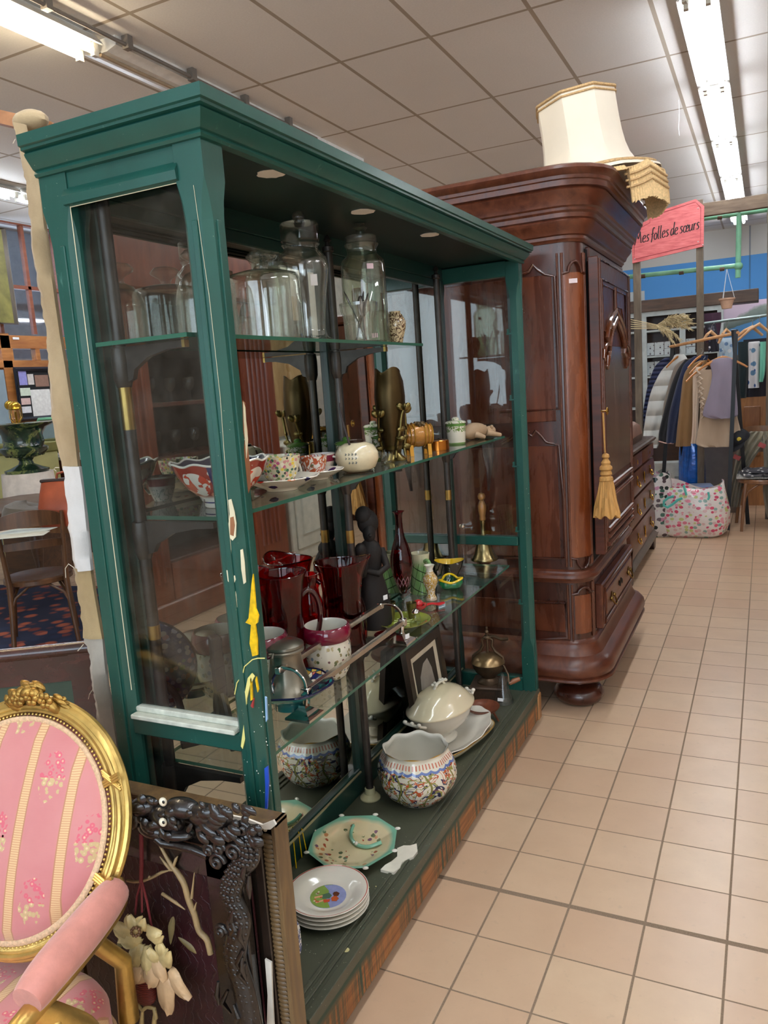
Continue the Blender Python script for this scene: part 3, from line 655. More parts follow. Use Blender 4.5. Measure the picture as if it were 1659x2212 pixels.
# tassel hanging from the key
kp = atx(1303, 892, dX+.024)
t = thing('tassel', 'golden rope tassel hanging from the key of the armoire door', 'tassel', tuple(kp))
gold = plain('gold_thread', 'b98a4c', .75, 0, .2, 90, .5, 220, stretch=(1, 1, .12))
f = lambda y: atx(1303+(y-892)*.045, y, dX+.024)-kp
b = B(); b.tube([(0, .004, .0), f(950), f(978)], .0035, 6); b.tube([(0, -.005, 0), f(948)+Vector((0, -.003, 0)), f(978)], .0035, 6); b.to('cord', gold, t)
c = f(1034)
b = B(); b.lathe([(.004, .128), (.014, .122), (.016, .112), (.010, .104), (.014, .098), (.020, .088), (.018, .078), (.026, .070), (.027, .060), (.020, .054), (.024, .046), (.025, .038), (.018, .034), (.028, .026), (.030, .014), (.026, .010)], 22, (c.x, c.y, c.z-.02)); b.to('tassel_head', gold, t)
def wob(a, i, r, z): return (r*(1+.09*sin(a*9+i)+.05*sin(a*23)), z+.008*sin(a*7)*(i > 3))
b = B(); b.lathe([(.026, .0), (.031, -.03), (.038, -.07), (.046, -.11), (.053, -.15), (.044, -.152), (.0, -.13)], 60, (c.x, c.y, c.z-.008), mod=lambda a, i, r, z: wob(a, i, r, z)); b.to('skirt_threads', gold, t, smooth=25)
# ------------------------------------------------------------ fringed lampshade on top
LS = (-.715, 3.76, 2.262)
ls = thing('lampshade', 'large cream fringed lampshade standing on top of the dark armoire', 'lampshade', LS, rot=(0, radians(-8), 0))
cf = plain('cream_silk', 'ebe0cb', .75, 0, .05, 5, sheen=.3); brd = plain('gold_braid', 'c3a273', .7, 0, .25, 160, .6, 240)
N8 = 8; PH = .25
def octk(a, w_): return lerp(1, .93/cos(((a-PH+pi/N8) % (2*pi/N8))-pi/N8)*1.03, w_)
prof = [(.172, .425), (.173, .42), (.173, .36), (.174, .30), (.177, .24), (.184, .185), (.196, .14), (.212, .108), (.235, .086), (.262, .070), (.290, .060), (.308, .052), (.314, .04)]
P2 = prof+[(r-.003, z) for r, z in prof[::-1]]
b = B(); b.lathe(P2, 96, mod=lambda a, i, r, z: (r*octk(a, max(.15, 1-(.42-z)*1.6)), z)); b.to('shade_skin', cf, ls, smooth=20)
for zz, rr_ in ((.424, .007), (.404, .005)):
    b = B(); b.tube([(.175*octk(a, 1)*cos(a), .175*octk(a, 1)*sin(a), zz) for a in [2*pi*k/96 for k in range(96)]], rr_, 6, closed=True); b.to('top_braid', brd, ls)
sw = lambda a: 1-abs(cos((a-PH)*N8/2+pi/2))
for r0, z0, amp in ((.262, .074, .010), (.293, .064, .012), (.317, .046, .03)):
    b = B(); b.tube([((r0-amp*.9*sw(a))*octk(a, .2)*cos(a), (r0-amp*.9*sw(a))*octk(a, .2)*sin(a), z0+(amp*.2*sw(a) if r0 < .31 else -amp*(1-sw(a)))) for a in [2*pi*k/192 for k in range(192)]], .0065, 6, closed=True); b.to('scalloped_braid', brd, ls)
rows_ = [[], [], [], []]; NF = 300
for k in range(NF):
    a = 2*pi*k/NF; ro = .319+(.0035 if k % 2 else -.003); ca, sa = cos(a), sin(a); s1 = .03*(1-sw(a))
    over = LS[0]+ro*ca > -.52                                       # past the front of the armoire the fringe hangs free, elsewhere it lies on the top
    jt = R.uniform(-.005, .005); L_ = .145-s1*.3 if over else .042
    pts = ((0, .050-s1), (.004, .045-s1-L_*.3), (.004, .045-s1-L_*.65), (.0, .045-s1-L_+jt)) if over else ((0, .05-s1), (.003, .03), (.01, .012), (.035, .004))
    for row, (dr_, z) in zip(rows_, pts): row.append(((ro+dr_)*ca, (ro+dr_)*sa, max(z, .003) if not over else z))
for zz_ in (.022, -.004, -.030):
    b = B(); b.tube([((.326)*cos(a), (.326)*sin(a), zz_-.03*(1-sw(a))) for a in [-.95+1.9*k/90 for k in range(91)]], .005, 6); b.to('swag_braid', brd, ls)
b = B(); b.loft(rows_+[[(x*.985, y*.985, z+.001) for x, y, z in r_] for r_ in rows_[::-1]], cap=False); b.to('fringe', plain('gold_fringe', 'dcbd8a', .8, 0, .2, 120), ls, smooth=20)
# ------------------------------------------------------------ chest of drawers beyond the armoire
W4 = wood('chest_walnut', '3f2015', '7c4a33', .35, 1, .8, .3); W4d = wood('chest_dark', '24120c', '46271a', .4, 1, .8, .2)
gilt = plain('gilt_bronze', 'c79a42', .22, 1, .15, 20)
ch = thing('chest_of_drawers', 'dark walnut chest of drawers with gilt handles standing beyond the armoire', 'chest of drawers', (-1.08, 6.1, 0))
WC = dict(parent=ch, world=True)
HX, HY0, HY1 = -.845, 5.42, 6.78
b = B(); b.box(-1.33, HX-.02, HY0, HY1, .10, .90, .01); b.to('carcass', W4d, smooth=0, **WC)
B().mould([(0, .90), (.02, .902), (.03, .912), (.028, .925), (.01, .932), (-.2, .935)], [(-1.33, HY0), (HX, HY0), (HX, HY1), (-1.33, HY1)]).to('top_board', W4d, **WC)
B().box(-1.33, HX+.01, HY0, HY1, .925, .936).to('top_slab', W4d, smooth=0, **WC)
B().mould([(0, .10), (.03, .09), (.035, .11), (.02, .13), (.005, .15), (0, .16)], [(-1.33, HY0), (HX, HY0), (HX, HY1), (-1.33, HY1)]).to('plinth_moulding', plain('grey_plinth', '5b5248', .5), **WC)
for y in (HY0+.06, HY1-.06):
    b = B(); b.prism([(HX+.02, y-.07, .10), (HX+.02, y+.07, .10), (HX+.02, y+.05, .04), (HX+.02, y+.03, 0), (HX+.02, y-.05, 0), (HX+.02, y-.07, .03)], (-.08, 0, 0)); b.to('bracket_foot', W4d, smooth=0, **WC)
    B().prism([(-1.31, y-.05, .10), (-1.31, y+.05, .10), (-1.31, y+.04, 0), (-1.31, y-.04, 0)], (.06, 0, 0)).to('bracket_foot', W4d, smooth=0, **WC)
def drawer(y0, y1, z0, z1, pulls, out=.018):
    m = 8; rows = []
    for k in range(m+1):
        z = lerp(z0, z1, k/m); bul = out*(.4+.6*sin(pi*k/m)) if z1-z0 > .15 else out*.6
        rows.append([(HX-.03, y0, z), (HX+bul*.9, y0, z), (HX+bul+.006, y0+.02, z), (HX+bul+.006, y1-.02, z), (HX+bul*.9, y1, z), (HX-.03, y1, z)])
    d = B().loft(rows).to('drawer', W4, smooth=40, **WC)
    for py in pulls:
        zc_ = (z0+z1)/2; b = B(); b.ball((HX+out+.008, py, zc_+.012), .03, sx=.18, sz=.9, n=10); b.ball((HX+out+.008, py, zc_+.045), .012, sx=.4, n=8)
        b.tube([(HX+out+.012+.016*sin(pi*k/8), py-.045*cos(pi*k/8), zc_-.035*sin(pi*k/8)+.01) for k in range(9)], .005, 6); b.to('pull', gilt, parent=d, world=True)
    if len(pulls) > 1:
        ym_ = (y0+y1)/2; b = B(); b.ball((HX+out+.01, ym_, (z0+z1)/2+.01), .04, sx=.15, sy=.45, n=10); b.ball((HX+out+.012, ym_, (z0+z1)/2-.03), .014, sx=.3, n=8); b.to('escutcheon', gilt, parent=d, world=True)
    else:
        B().ball((HX+out+.01, (y0+y1)/2, (z0+z1)/2), .018, sx=.2, sy=.5, n=8).to('escutcheon', gilt, parent=d, world=True)
for z0, z1 in ((.165, .365), (.385, .575), (.595, .765)): drawer(HY0+.03, HY1-.03, z0, z1, (HY0+.34, HY1-.34))
drawer(HY0+.03, (HY0+HY1)/2-.01, .785, .885, ()); drawer((HY0+HY1)/2+.01, HY1-.03, .785, .885, ())
t = thing('letter_box', 'worn brown leather case with domed lid on the chest of drawers', 'case', (-1.02, 6.15, .936))
b = B(); b.loft([[(x*s1, y*s1, z) for x, y in ((-.14, -.34), (.12, -.34), (.14, -.3), (.14, .30), (.12, .34), (-.14, .34))] for z, s1 in ((0, 1), (.02, 1.02), (.05, 1.02))]); b.to('case_base', plain('dark_leather', '4a3428', .5, 0, .25, 8), t)
b = B(); b.loft([[(x*s1, y*s1, z) for x, y in ((-.14, -.34), (.12, -.34), (.14, -.3), (.14, .30), (.12, .34), (-.14, .34))] for z, s1 in ((.052, 1.02), (.07, 1.0), (.12, .92), (.15, .7), (.155, .1))]); b.to('case_lid', plain('brown_leather', '735243', .45, 0, .25, 8), t)
# ------------------------------------------------------------ sign, post frame and clothes at the end of the aisle
WD = wood('weathered_post', '4f463b', '8a7d6c', .75, 2, 1, 0, .3); WDx = wood('weathered_beam', '5b4a3c', '93806c', .75, 0, 1, 0, .3)
FY = 8.1
fr = thing('post_frame', 'weathered wooden frame of posts and a top beam beside the clothes rail', 'wooden frame', (-.6, FY, 0))
WF = dict(parent=fr, world=True)
def P8(x, y, Y=FY): return aty(x, y, Y)
for xl, xr_, yt in ((1371, 1386, 560), (1505, 1520, 432), (1655, 1671, 405)):
    a, c = P8(xl, 800), P8(xr_, 800); zt = P8(xl, yt).z
    b = B(); b.box(a.x, c.x, FY, FY+.07, 0, zt, .004); b.to('post', WD, smooth=0, **WF)
a, c = P8(1515, 452), P8(1690, 414); zt = a.z
b = B(); b.box(a.x, c.x, FY-.002, FY+.068, zt-.065, zt+.05, .004); b.to('top_beam', WDx, smooth=0, **WF)
b = B(); b.prism([P8(1631+14, 425), P8(1657, 425), P8(1657, 445)], (0, .05, 0)); b.to('brace', WDx, smooth=0, **WF)
# pink painted board
sg = thing('shop_sign', 'pink painted wooden board with black handwriting fixed to weathered posts', 'sign', tuple(P8(1442, 500)))
def pink_mat():
    t = NT('pink_paint'); g = t.noise(5, t.co((2, 1, 14)), 5, .65); col = t.ramp(g, [(.3, H('c5565a')), (.55, H('dc7373')), (.8, H('e58888'))]); return t.bsdf(Base__Color=col, Roughness=.55)
B().prism([P8(x, y, FY-.022) for x, y in ((1364, 510), (1376, 505), (1378, 492), (1386, 482), (1400, 475), (1401, 463), (1503, 430), (1521, 445), (1520, 532), (1366, 569))], (0, .02, 0)).to('board', pink_mat(), parent=sg, world=True, smooth=0)
b = B()
b.tube([P8(x, y, FY-.024) for x, y in ((1370, 515), (1381, 494), (1404, 481), (1404, 468), (1502, 436), (1514, 448), (1513, 526), (1370, 560))], .0025, 5, closed=True)
b.to('incised_border', plain('dark_pink', 'a23a42', .6), parent=sg, world=True)
b = B()
for x, y in ((1508, 450), (1371, 560), (1518, 529), (1508, 522)): b.ball(P8(x, y, FY-.024), .006, n=8)
b.to('screw', plain('zinc', 'd8d8d8', .4, .5), parent=sg, world=True)
# handwriting: pen strokes in sign units (x right, y up), baseline 0
inkm = plain('black_paint', '1b1114', .5)
o0, ex = P8(1372, 527, FY-.025), None
LET = {
 'M': ([[(0, -.1), (.10, .6), (.14, 1.25)], [(.14, 1.25), (.30, .45), (.42, 1.15)], [(.42, 1.2), (.52, .5), (.60, -.02)]], .70),
 'e': ([[(.02, .32), (.22, .42), (.24, .62), (.12, .68), (.02, .42), (.06, .08), (.18, 0), (.30, .12)]], .34),
 's': ([[(.24, .6), (.14, .68), (.05, .55), (.14, .36), (.22, .2), (.14, .02), (.0, .06)]], .30),
 'f': ([[(.30, 1.15), (.18, 1.25), (.12, 1.0), (.12, .3), (.08, -.2)], [(0, .62), (.26, .68)]], .28),
 'o': ([[(.14, .66), (.03, .5), (.03, .15), (.14, 0), (.25, .15), (.25, .5), (.14, .66)]], .32),
 'l': ([[(.05, 1.3), (.04, .5), (.08, .05), (.16, .02)]], .20),
 'd': ([[(.24, .6), (.10, .66), (.02, .35), (.08, .02), (.20, .12), (.26, .5)], [(.28, 1.3), (.26, .4), (.32, .02)]], .36),
 'œ': ([[(.14, .66), (.03, .5), (.03, .15), (.14, 0), (.25, .15), (.25, .5), (.14, .66)], [(.25, .3), (.42, .4), (.42, .62), (.33, .66), (.26, .4), (.28, .08), (.38, 0), (.48, .12)]], .50),
 'u': ([[(.02, .66), (.03, .15), (.12, 0), (.24, .2), (.27, .66)], [(.27, .66), (.28, .1), (.34, .02)]], .38),
 'r': ([[(.03, .68), (.04, .0)], [(.04, .4), (.12, .64), (.22, .62)]], .25), ' ': ([], .12)}
x = 0; strokes = []
for chh in 'Mes folles de sœurs':
    st, adv = LET[chh]
    for s_ in st: strokes.append([(x+px_+py_*.10, py_) for px_, py_ in s_])
    x += adv*1.02
L0, L1 = P8(1371, 528, FY-.0235), P8(1511, 494, FY-.0235); sx_ = (L1-L0)/x
def smoothp(P, n=4):
    out = []
    for i in range(len(P)-1):
        p0, p1, p2, p3 = P[max(i-1, 0)], P[i], P[i+1], P[min(i+2, len(P)-1)]
        for k in range(n):
            t_ = k/n; out.append(tuple(.5*((2*p1[j])+(-p0[j]+p2[j])*t_+(2*p0[j]-5*p1[j]+4*p2[j]-p3[j])*t_*t_+(-p0[j]+3*p1[j]-3*p2[j]+p3[j])*t_**3) for j in range(len(p1))))
    out.append(P[-1]); return out
b = B()
for s_ in strokes:
    q = smoothp(s_)
    b.tube([L0+sx_*px_+Vector((0, 0, py_*.088)) for px_, py_ in q], [.0026+.0024*abs(q[min(k+1, len(q)-1)][1]-q[max(k-1, 0)][1])/max(.05, math.hypot(q[min(k+1, len(q)-1)][0]-q[max(k-1, 0)][0], q[min(k+1, len(q)-1)][1]-q[max(k-1, 0)][1])) for k in range(len(q))], 6, flat=((0, 1, 0), .3))
b.to('handwriting', inkm, parent=sg, world=True)
# green bamboo-like pipe frame
gp = plain('verdigris_paint', '79b795', .5, 0, .2, 6); gpd = plain('brown_band', '5e4a3a', .6)
t = thing('pipe_frame', 'pale green painted pipe frame hanging behind the pink sign', 'pipe frame', (-.6, 8.35, 2.6)); PY_ = 8.35
p = lambda x, y: P8(x, y, PY_)
b = B(); b.tube([p(1340, 600), p(1592, 574)], .022, 12); b.to('lower_pipe', gp, parent=t, world=True)
b = B(); b.tube([p(1500, 475), p(1680, 450)], .022, 12); b.to('upper_pipe', gp, parent=t, world=True)
b = B(); b.tube([p(1597, 440), p(1594, 600)], .024, 12); b.ball(p(1595, 575), .04, n=12); b.to('drop_pipe', gp, parent=t, world=True)
for x, y in ((1389, 596), (1472, 588), (1560, 580), (1555, 469)):
    b = B(); b.tube([p(x-5, y+.6), p(x+5, y-.6)], .0235, 12); b.to('band', gpd, parent=t, world=True)
# hanging pot
pc = P8(1570, 655, 8.2)
t = thing('hanging_pot', 'small pale clay pot hanging on strings from the green pipe', 'plant pot', tuple(pc-Vector((0, 0, .05))))
clay = plain('pale_clay', 'c9a58c', .7)
B().lathe([(0, 0), (.042, 0), (.062, .075), (.072, .08), (.074, .095), (.064, .096), (.058, .08), (.0, .02)], 28).to('pot', clay, t)
b = B()
for k in range(3): a = k*2.1; b.tube([(.066*cos(a), .066*sin(a), .09), (0, 0, .36)], .0025, 5)
b.to('string', plain('string_white', 'd5dde2', .6), t)
# pampas grass bunch
pp = P8(1452, 706, 7.95)
t = thing('pampas_grass', 'bunch of dried cream pampas grass lying out above the clothes rail', 'dried grass', tuple(pp)); t['group'] = ''
del t['group']
b = B()
for k in range(5): b.tube([P8(1360, 690+k*5, 8.0)-pp, P8(1420, 702+k*2, 7.97)-pp], .004, 5)
b.to('stem', plain('straw', 'cdbb92', .7), t)
pm = plain('pampas_plume', 'c4b48d', .9, 0, .2, 60)
for (xe, ye), k in zip(((1496, 690), (1496, 712), (1485, 682), (1470, 735), (1455, 740), (1498, 700)), range(6)):
    b = B(); e = P8(xe, ye, 7.9)-pp; s0 = P8(1418, 703, 7.96)-pp
    for q in range(110):
        u = R.random(); c0 = s0.lerp(e, u*.9)+Vector((0, 0, .03*sin(pi*u))); d = (e-s0).normalized()*R.uniform(.03, .06)+Vector((R.uniform(-1, 1), R.uniform(-1, 1), R.uniform(-1, 1)))*.03*(.4+.8*sin(pi*u))
        b.tube([c0, c0+d*.6, c0+d+Vector((0, 0, -.008))], [.004, .003, .001], 4, cap=False)
    o = b.to('plume', pm, t, smooth=0, doubles=False)
# ------------------------------------------------------------ clothes rail
blk = plain('black_steel', '101114', .35, .3)
rk = thing('clothes_rail', 'black A-frame clothes rail with a wooden hanging bar', 'clothes rail', (-.7, 7.8, 0))
WK = dict(parent=rk, world=True)
RA, RB = P8(1448, 749, 8.15), P8(1592, 719, 7.60)
B().tube([RA, RB+(RB-RA)*.02], .014, 12).to('hanging_bar', wood('bar_wood', 'b98252', 'dcae7c', .5, 0), **WK)
for top, f1, f2 in ((RB, atz(1570, 1078, .0), None), (RB, None, None), (RA, None, None), (RA, None, None)):
    pass
for (a, c) in ((P8(1590, 712, 7.6), P8(1572, 1085, 7.55)), (P8(1584, 712, 7.6), P8(1616, 1070, 7.85)), (P8(1453, 742, 8.15), P8(1426, 1075, 7.95)), (P8(1453, 742, 8.15), P8(1486, 1060, 8.4))):
    c = Vector((c.x, c.y, .0)); d = c-a
    B().obox((a+c)/2, d, (1, 0, 0), d.cross(Vector((1, 0, 0))), d.length/2, .017, .011).to('leg', blk, smooth=0, **WK)
def cloth_mat(name, c, rib=0, quilt=0, r=.85):
    t = NT(name); n = t.noise(5, t.co((1, 1, .35)), 4, .6); c = H(c)
    col = t.mix(t.rng(n, .3, .7), tuple([x*.78 for x in c[:3]]+[1]), c); h = n
    if quilt: h = t.mth('ADD', t.mth('MULTIPLY', t.mth('ABSOLUTE', t.mth('SINE', t.mth('MULTIPLY', t.sep(t.co())[2], quilt))), 2), n)
    if rib: h = t.mth('ADD', t.mth('MULTIPLY', t.n('TexWave', Vector=t.co(), Scale=rib, Distortion=.5).outputs[1], .6), n)
    return t.bsdf(Base__Color=col, Roughness=r, Sheen__Weight=.2, Normal=t.bump(h, .8 if quilt else .5, .02))
def garment(name, label, cat, rows, Y, m, depth=.07, wav=.012, hang=True, folds=7, group='clothes on the black rail'):
    """cloth body hung at depth Y: rows of (pixel y, left x, right x), rounded in section with soft folds"""
    c = aty((rows[0][1]+rows[0][2])/2, rows[0][0], Y); t = thing(name, label, cat, tuple(c), 0, group)
    rings = []; n = 28; q = smoothp(rows, 4)
    for j, (y, xl, xr_) in enumerate(q):
        a, e = aty(xl, y, Y), aty(xr_, y, Y); m_ = (a+e)/2; hw = (e-a).length/2; f_ = j/len(q)
        ring = []
        for k in range(n):
            an = 2*pi*k/n; x = cos(an)*hw; d = sin(an)*depth*(.45+.55*min(1, f_*3))
            d += wav*f_*sin(folds*x/max(hw, .02)+1.3*sin(f_*3)+Y*9)
            ring.append(m_+Vector((x, d, .0))-c)
        rings.append(ring)
    b = B(); b.loft(rings); b.to('garment_body', m, t, smooth=60)
    return t
hw_ = wood('hanger_wood', 'a8682e', 'd79a58', .4, 0)
def hanger(par, c, L, ang=0, dz=0):
    P = []
    for k in range(-8, 9): u = k/8; P.append(Vector((u*L*cos(ang), u*L*sin(ang), .045-.10*abs(u)**1.4+dz)))
    b = B(); b.tube(P, [.008+.006*(1-abs(k)/8) for k in range(-8, 9)], 8, flat=((-sin(ang), cos(ang), 0), .6)); h = b.to('hanger', hw_, par)
    b = B(); b.tube([(0, 0, .04+dz), (0, 0, .075+dz)]+[(.02*sin(a)*cos(ang), .02*sin(a)*sin(ang), .095+dz-.02*cos(a)) for a in [radians(200*k/8)-.0 for k in range(9)]], .002, 5); b.to('hook', plain('hook_steel', 'a9a9a9', .3, 1), parent=h)
def sleeve(par, pts, r, m, name='sleeve'):
    c = Vector(par.location); b = B(); b.tube([aty(x, y, Y)-c for x, y, Y in pts], r, 14); b.to(name, m, par, smooth=60)
g = garment('puffer_jacket', 'navy quilted jacket at the far left end of the clothes rail', 'jacket', [(772, 1436, 1452), (790, 1415, 1455), (830, 1400, 1450), (870, 1392, 1445), (925, 1384, 1430)], 8.22, cloth_mat('navy_quilt', '2b3560', quilt=75), .03)
g = garment('winter_coat', 'white quilted winter coat with a ribbed collar on the clothes rail', 'coat', [(766, 1457, 1478), (778, 1450, 1485), (800, 1428, 1482), (840, 1408, 1470), (880, 1398, 1450), (925, 1391, 1430), (958, 1388, 1424), (968, 1392, 1420)], 8.10, cloth_mat('white_quilt', 'd9dcd8', quilt=22), .035); hanger(g, None, .17, .9, -.06)
g = garment('cardigan', 'grey knitted cardigan between the white coat and the black jacket', 'cardigan', [(775, 1480, 1492), (785, 1462, 1494), (805, 1452, 1480), (860, 1436, 1470), (900, 1430, 1445)], 8.04, cloth_mat('grey_knit', '8d8278'), .022)
g = garment('bomber_jacket', 'black jacket with a striped hem on the clothes rail', 'jacket', [(776, 1480, 1500), (795, 1465, 1500), (830, 1450, 1490), (880, 1436, 1470), (930, 1424, 1448), (952, 1422, 1446)], 7.97, cloth_mat('black_cloth', '15171d'), .025)
sleeve(g, [(1423, 953, 7.93), (1436, 957, 7.9), (1455, 958, 7.88)], .006, plain('pink_stripe', 'c9a49a', .8), 'hem_stripe')
g = garment('blazer', 'navy blue coat hanging next to the camel coat', 'coat', [(768, 1500, 1530), (785, 1478, 1525), (810, 1468, 1500), (850, 1456, 1490), (900, 1444, 1475), (957, 1438, 1462)], 7.90, cloth_mat('navy_wool', '1b2748'), .025); hanger(g, None, .17, .9, -.05)
g = garment('camel_coat', 'camel brown coat sleeve side on, in the middle of the clothes rail', 'coat', [(778, 1512, 1528), (788, 1492, 1524), (810, 1477, 1510), (860, 1470, 1500), (920, 1463, 1497), (964, 1459, 1492)], 7.82, cloth_mat('camel_wool', '8c6a42'), .025); hanger(g, None, .18, .9, -.06)
g = garment('blouse', 'cream long-sleeved blouse behind the lavender top', 'blouse', [(792, 1500, 1530), (805, 1497, 1520), (850, 1496, 1512), (900, 1496, 1508), (940, 1494, 1508), (958, 1492, 1505)], 7.74, cloth_mat('cream_cotton', 'ddc9b4'), .02); hanger(g, None, .19, .9, -.07)
g = garment('beige_tunic', 'beige ruffled tunic hanging below the lavender top', 'tunic', [(798, 1508, 1560), (820, 1506, 1570), (860, 1512, 1580), (900, 1512, 1592), (940, 1506, 1602), (958, 1504, 1603), (965, 1520, 1592)], 7.68, cloth_mat('beige_crepe', 'bda78f'), .028, .014, folds=9)
b = B()
for k in range(9): b.tube([P8(1505+k*1.4, 800+k*11, 7.62)-Vector(g.location), P8(1512+k*1.2+(k % 2)*4, 808+k*11, 7.60)-Vector(g.location), P8(1504+k*1.6, 815+k*11, 7.62)-Vector(g.location)], .010, 6)
b.to('ruffle', cloth_mat('beige_ruffle', 'c4b09a'), g, smooth=60)
g = garment('sleeveless_top', 'lavender sleeveless top on a wooden hanger at the front of the rail', 'top', [(773, 1548, 1574), (777, 1536, 1582), (786, 1534, 1584), (810, 1538, 1588), (850, 1530, 1591), (890, 1518, 1594), (900, 1525, 1592), (904, 1545, 1580)], 7.60, cloth_mat('lavender_knit', '8e8597'), .026, .008); hanger(g, None, .20, .05, -.04)
# upper rail with empty hangers and patterned clothes further back
t = thing('hanging_rod', 'grey metal rod carrying empty wooden hangers behind the clothes rail', 'rod', tuple(P8(1590, 690, 8.4)))
b = B(); b.tube([P8(1512, 700, 8.4), P8(1680, 678, 8.4)], .013, 10); b.to('rod', plain('rod_steel', '7c8a88', .4, .6), parent=t, world=True)
hp = wood('pale_hanger', 'b98a5e', 'e0bd95', .5, 0)
for i, (x, y, dx, dy, lb) in enumerate(((1535, 716, -18, 22, 'pale wooden hanger nearest the wooden post'), (1568, 712, -16, 30, 'pale wooden hanger beside the black rail post'), (1625, 706, -40, 26, 'wide pale wooden hanger at the top right'), (1640, 700, -50, 38, 'pale wooden hanger slanting furthest to the right'))):
    h = thing('coat_hanger', lb, 'hanger', tuple(P8(x, y, 8.0)), 0, 'empty hangers on the grey rod')
    c = Vector(h.location); b = B(); b.tube([P8(x+dx, y+dy, 7.95)-c, P8(x+dx*.4, y+dy*.3, 7.95)-c, Vector((0, 0, .0)), P8(x+22, y+18, 8.05)-c], [.011, .014, .016, .011], 8); b.to('hanger_body', hp, h)
    b = B(); b.tube([(0, 0, 0), (0, .2, .06), (.01, .36, .09), (0, .4, .07)], .003, 5); b.to('hanger_hook', plain('hook_steel', 'a9a9a9', .3, 1), h)
def print_mat(name, bg, cols, sc_=18):
    t = NT(name); v = t.co(); d = t.vor(sc_, v); c = t.vor(sc_, v, 'Color'); col = t.ramp(t.sep(c)[0], [(i/len(cols), H(k)) for i, k in enumerate(cols)], 'CONSTANT')
    return t.bsdf(Base__Color=t.mix(t.rng(d, .32, .38, 1, 0), H(bg), col), Roughness=.85)
garment('printed_shirt', 'white shirt with blue leaf print hanging at the right edge', 'shirt', [(738, 1618, 1640), (745, 1616, 1642), (790, 1617, 1640), (838, 1616, 1640)], 8.3, print_mat('leaf_print', 'dcdde0', ('31588f', '2a2f6e', 'dcdde0', '5d86a8'), 14), .04, group='clothes behind the rail')
garment('mint_scarf', 'mint green and pink scarf hanging beside the printed shirt', 'scarf', [(738, 1642, 1655), (800, 1641, 1653), (825, 1640, 1648)], 8.28, cloth_mat('mint_silk', '79cdb2'), .02, group='clothes behind the rail')
garment('dark_dress', 'dark bottle green dress hanging behind the black rail post', 'dress', [(738, 1594, 1618), (800, 1594, 1616), (860, 1592, 1612)], 8.36, cloth_mat('bottle_green', '10262a'), .04, group='clothes behind the rail')
garment('hanging_trousers', 'pair of dark trousers hanging furthest right behind the shirt', 'trousers', [(732, 1606, 1660), (800, 1600, 1660), (857, 1604, 1655)], 8.5, cloth_mat('dark_denim', '1b1a26'), .04, group='clothes behind the rail')
garment('floral_blouse', 'pale blue floral blouse hanging between the wooden post and rail', 'blouse', [(730, 1555, 1585), (745, 1552, 1590), (790, 1556, 1590)], 8.3, print_mat('pale_floral', 'b9cfe0', ('7fa6cf', 'dfe6ee', '6f8fb8'), 20), .04, group='clothes behind the rail')
garment('leopard_scarf', 'black and white patterned scarf hanging beside the wooden post', 'scarf', [(700, 1522, 1545), (730, 1530, 1552), (760, 1530, 1556)], 8.3, print_mat('black_print', '20202a', ('e8e8e8', '20202a', '5a5a66'), 26), .03, group='clothes behind the rail')
garment('hanging_garment', 'dark purple garment with a white price label beside the wooden post', 'garment', [(676, 1520, 1558), (700, 1522, 1558), (740, 1524, 1552)], 8.8, cloth_mat('aubergine', '3a1830'), .03, group='clothes behind the rail')
# ------------------------------------------------------------ shelving with cards of earrings
shw = plain('pale_shelf_paint', 'b9c4c4', .6); shb = wood('shelf_back_brown', '2e1a12', '4f3324', .6, 0)
SY = 9.3
su = thing('shelf_unit', 'white framed shelf unit with brown back below the blue wall', 'shelf unit', (-1.2, SY, 0))
WS = dict(parent=su, world=True)
a, e = aty(1352, 700, SY), aty(1560, 700, SY); ztop = aty(1460, 668, SY).z
B().box(a.x-.3, e.x, SY+.28, SY+.30, 0, ztop).to('back_panel', shb, smooth=0, **WS)
B().box(a.x-.3, e.x+.35, SY-.02, SY+.3, ztop, ztop+.13, .005).to('top_beam', wood('dark_beam', '3a2a20', '6b5342', .7, 0), smooth=0, **WS)
for x in (1390, 1474, 1556): q = aty(x, 700, SY); B().box(q.x-.03, q.x+.03, SY, SY+.03, 0, ztop).to('upright', shw, smooth=0, **WS)
B().box(a.x-.3, e.x, SY-.002, SY+.028, ztop-.05, ztop).to('head_rail', shw, smooth=0, **WS)
for y in (712, 768, 812, 880): q = aty(1440, y, SY); B().box(a.x-.3, e.x, SY+.01, SY+.28, q.z-.012, q.z+.008).to('shelf', shw, smooth=0, **WS)
def card_mat():
    t = NT('earring_card'); v = t.co(); d = t.vor(30, v, rnd=.55); c = t.sep(t.vor(30, v, 'Color', rnd=.55))[0]
    return t.bsdf(Base__Color=t.mix(t.rng(d, .25, .33, 1, 0), H('c9d2d4'), t.ramp(c, [(0, H('2a3038')), (.4, H('8a949c')), (.6, H('4a3a48')), (.8, H('c9d2d4'))], 'CONSTANT')), Roughness=.6)
cm_ = card_mat(); k = 0
for x0, x1, y0, y1 in ((1392, 1413, 742, 756), (1414, 1434, 740, 754), (1435, 1448, 738, 752), (1392, 1413, 757, 768), (1414, 1434, 755, 767), (1435, 1448, 753, 766), (1392, 1413, 783, 797), (1414, 1436, 781, 795), (1392, 1413, 798, 811), (1414, 1430, 797, 810), (1482, 1502, 732, 748), (1482, 1502, 750, 766)):
    k += 1; c = aty((x0+x1)/2, y1, SY+.06); A1, A2 = aty(x0, y0, SY+.06), aty(x1, y1, SY+.06)
    t = B().box(A1.x-c.x, A2.x-c.x, -.003, .003, 0, abs(A1.z-c.z)).to('earring_card', cm_, loc=tuple(c), smooth=0)
    tag(t, 'white display card pinned with rows of small earrings on the white framed shelves', 'display card', 'earring cards on the white framed shelves')
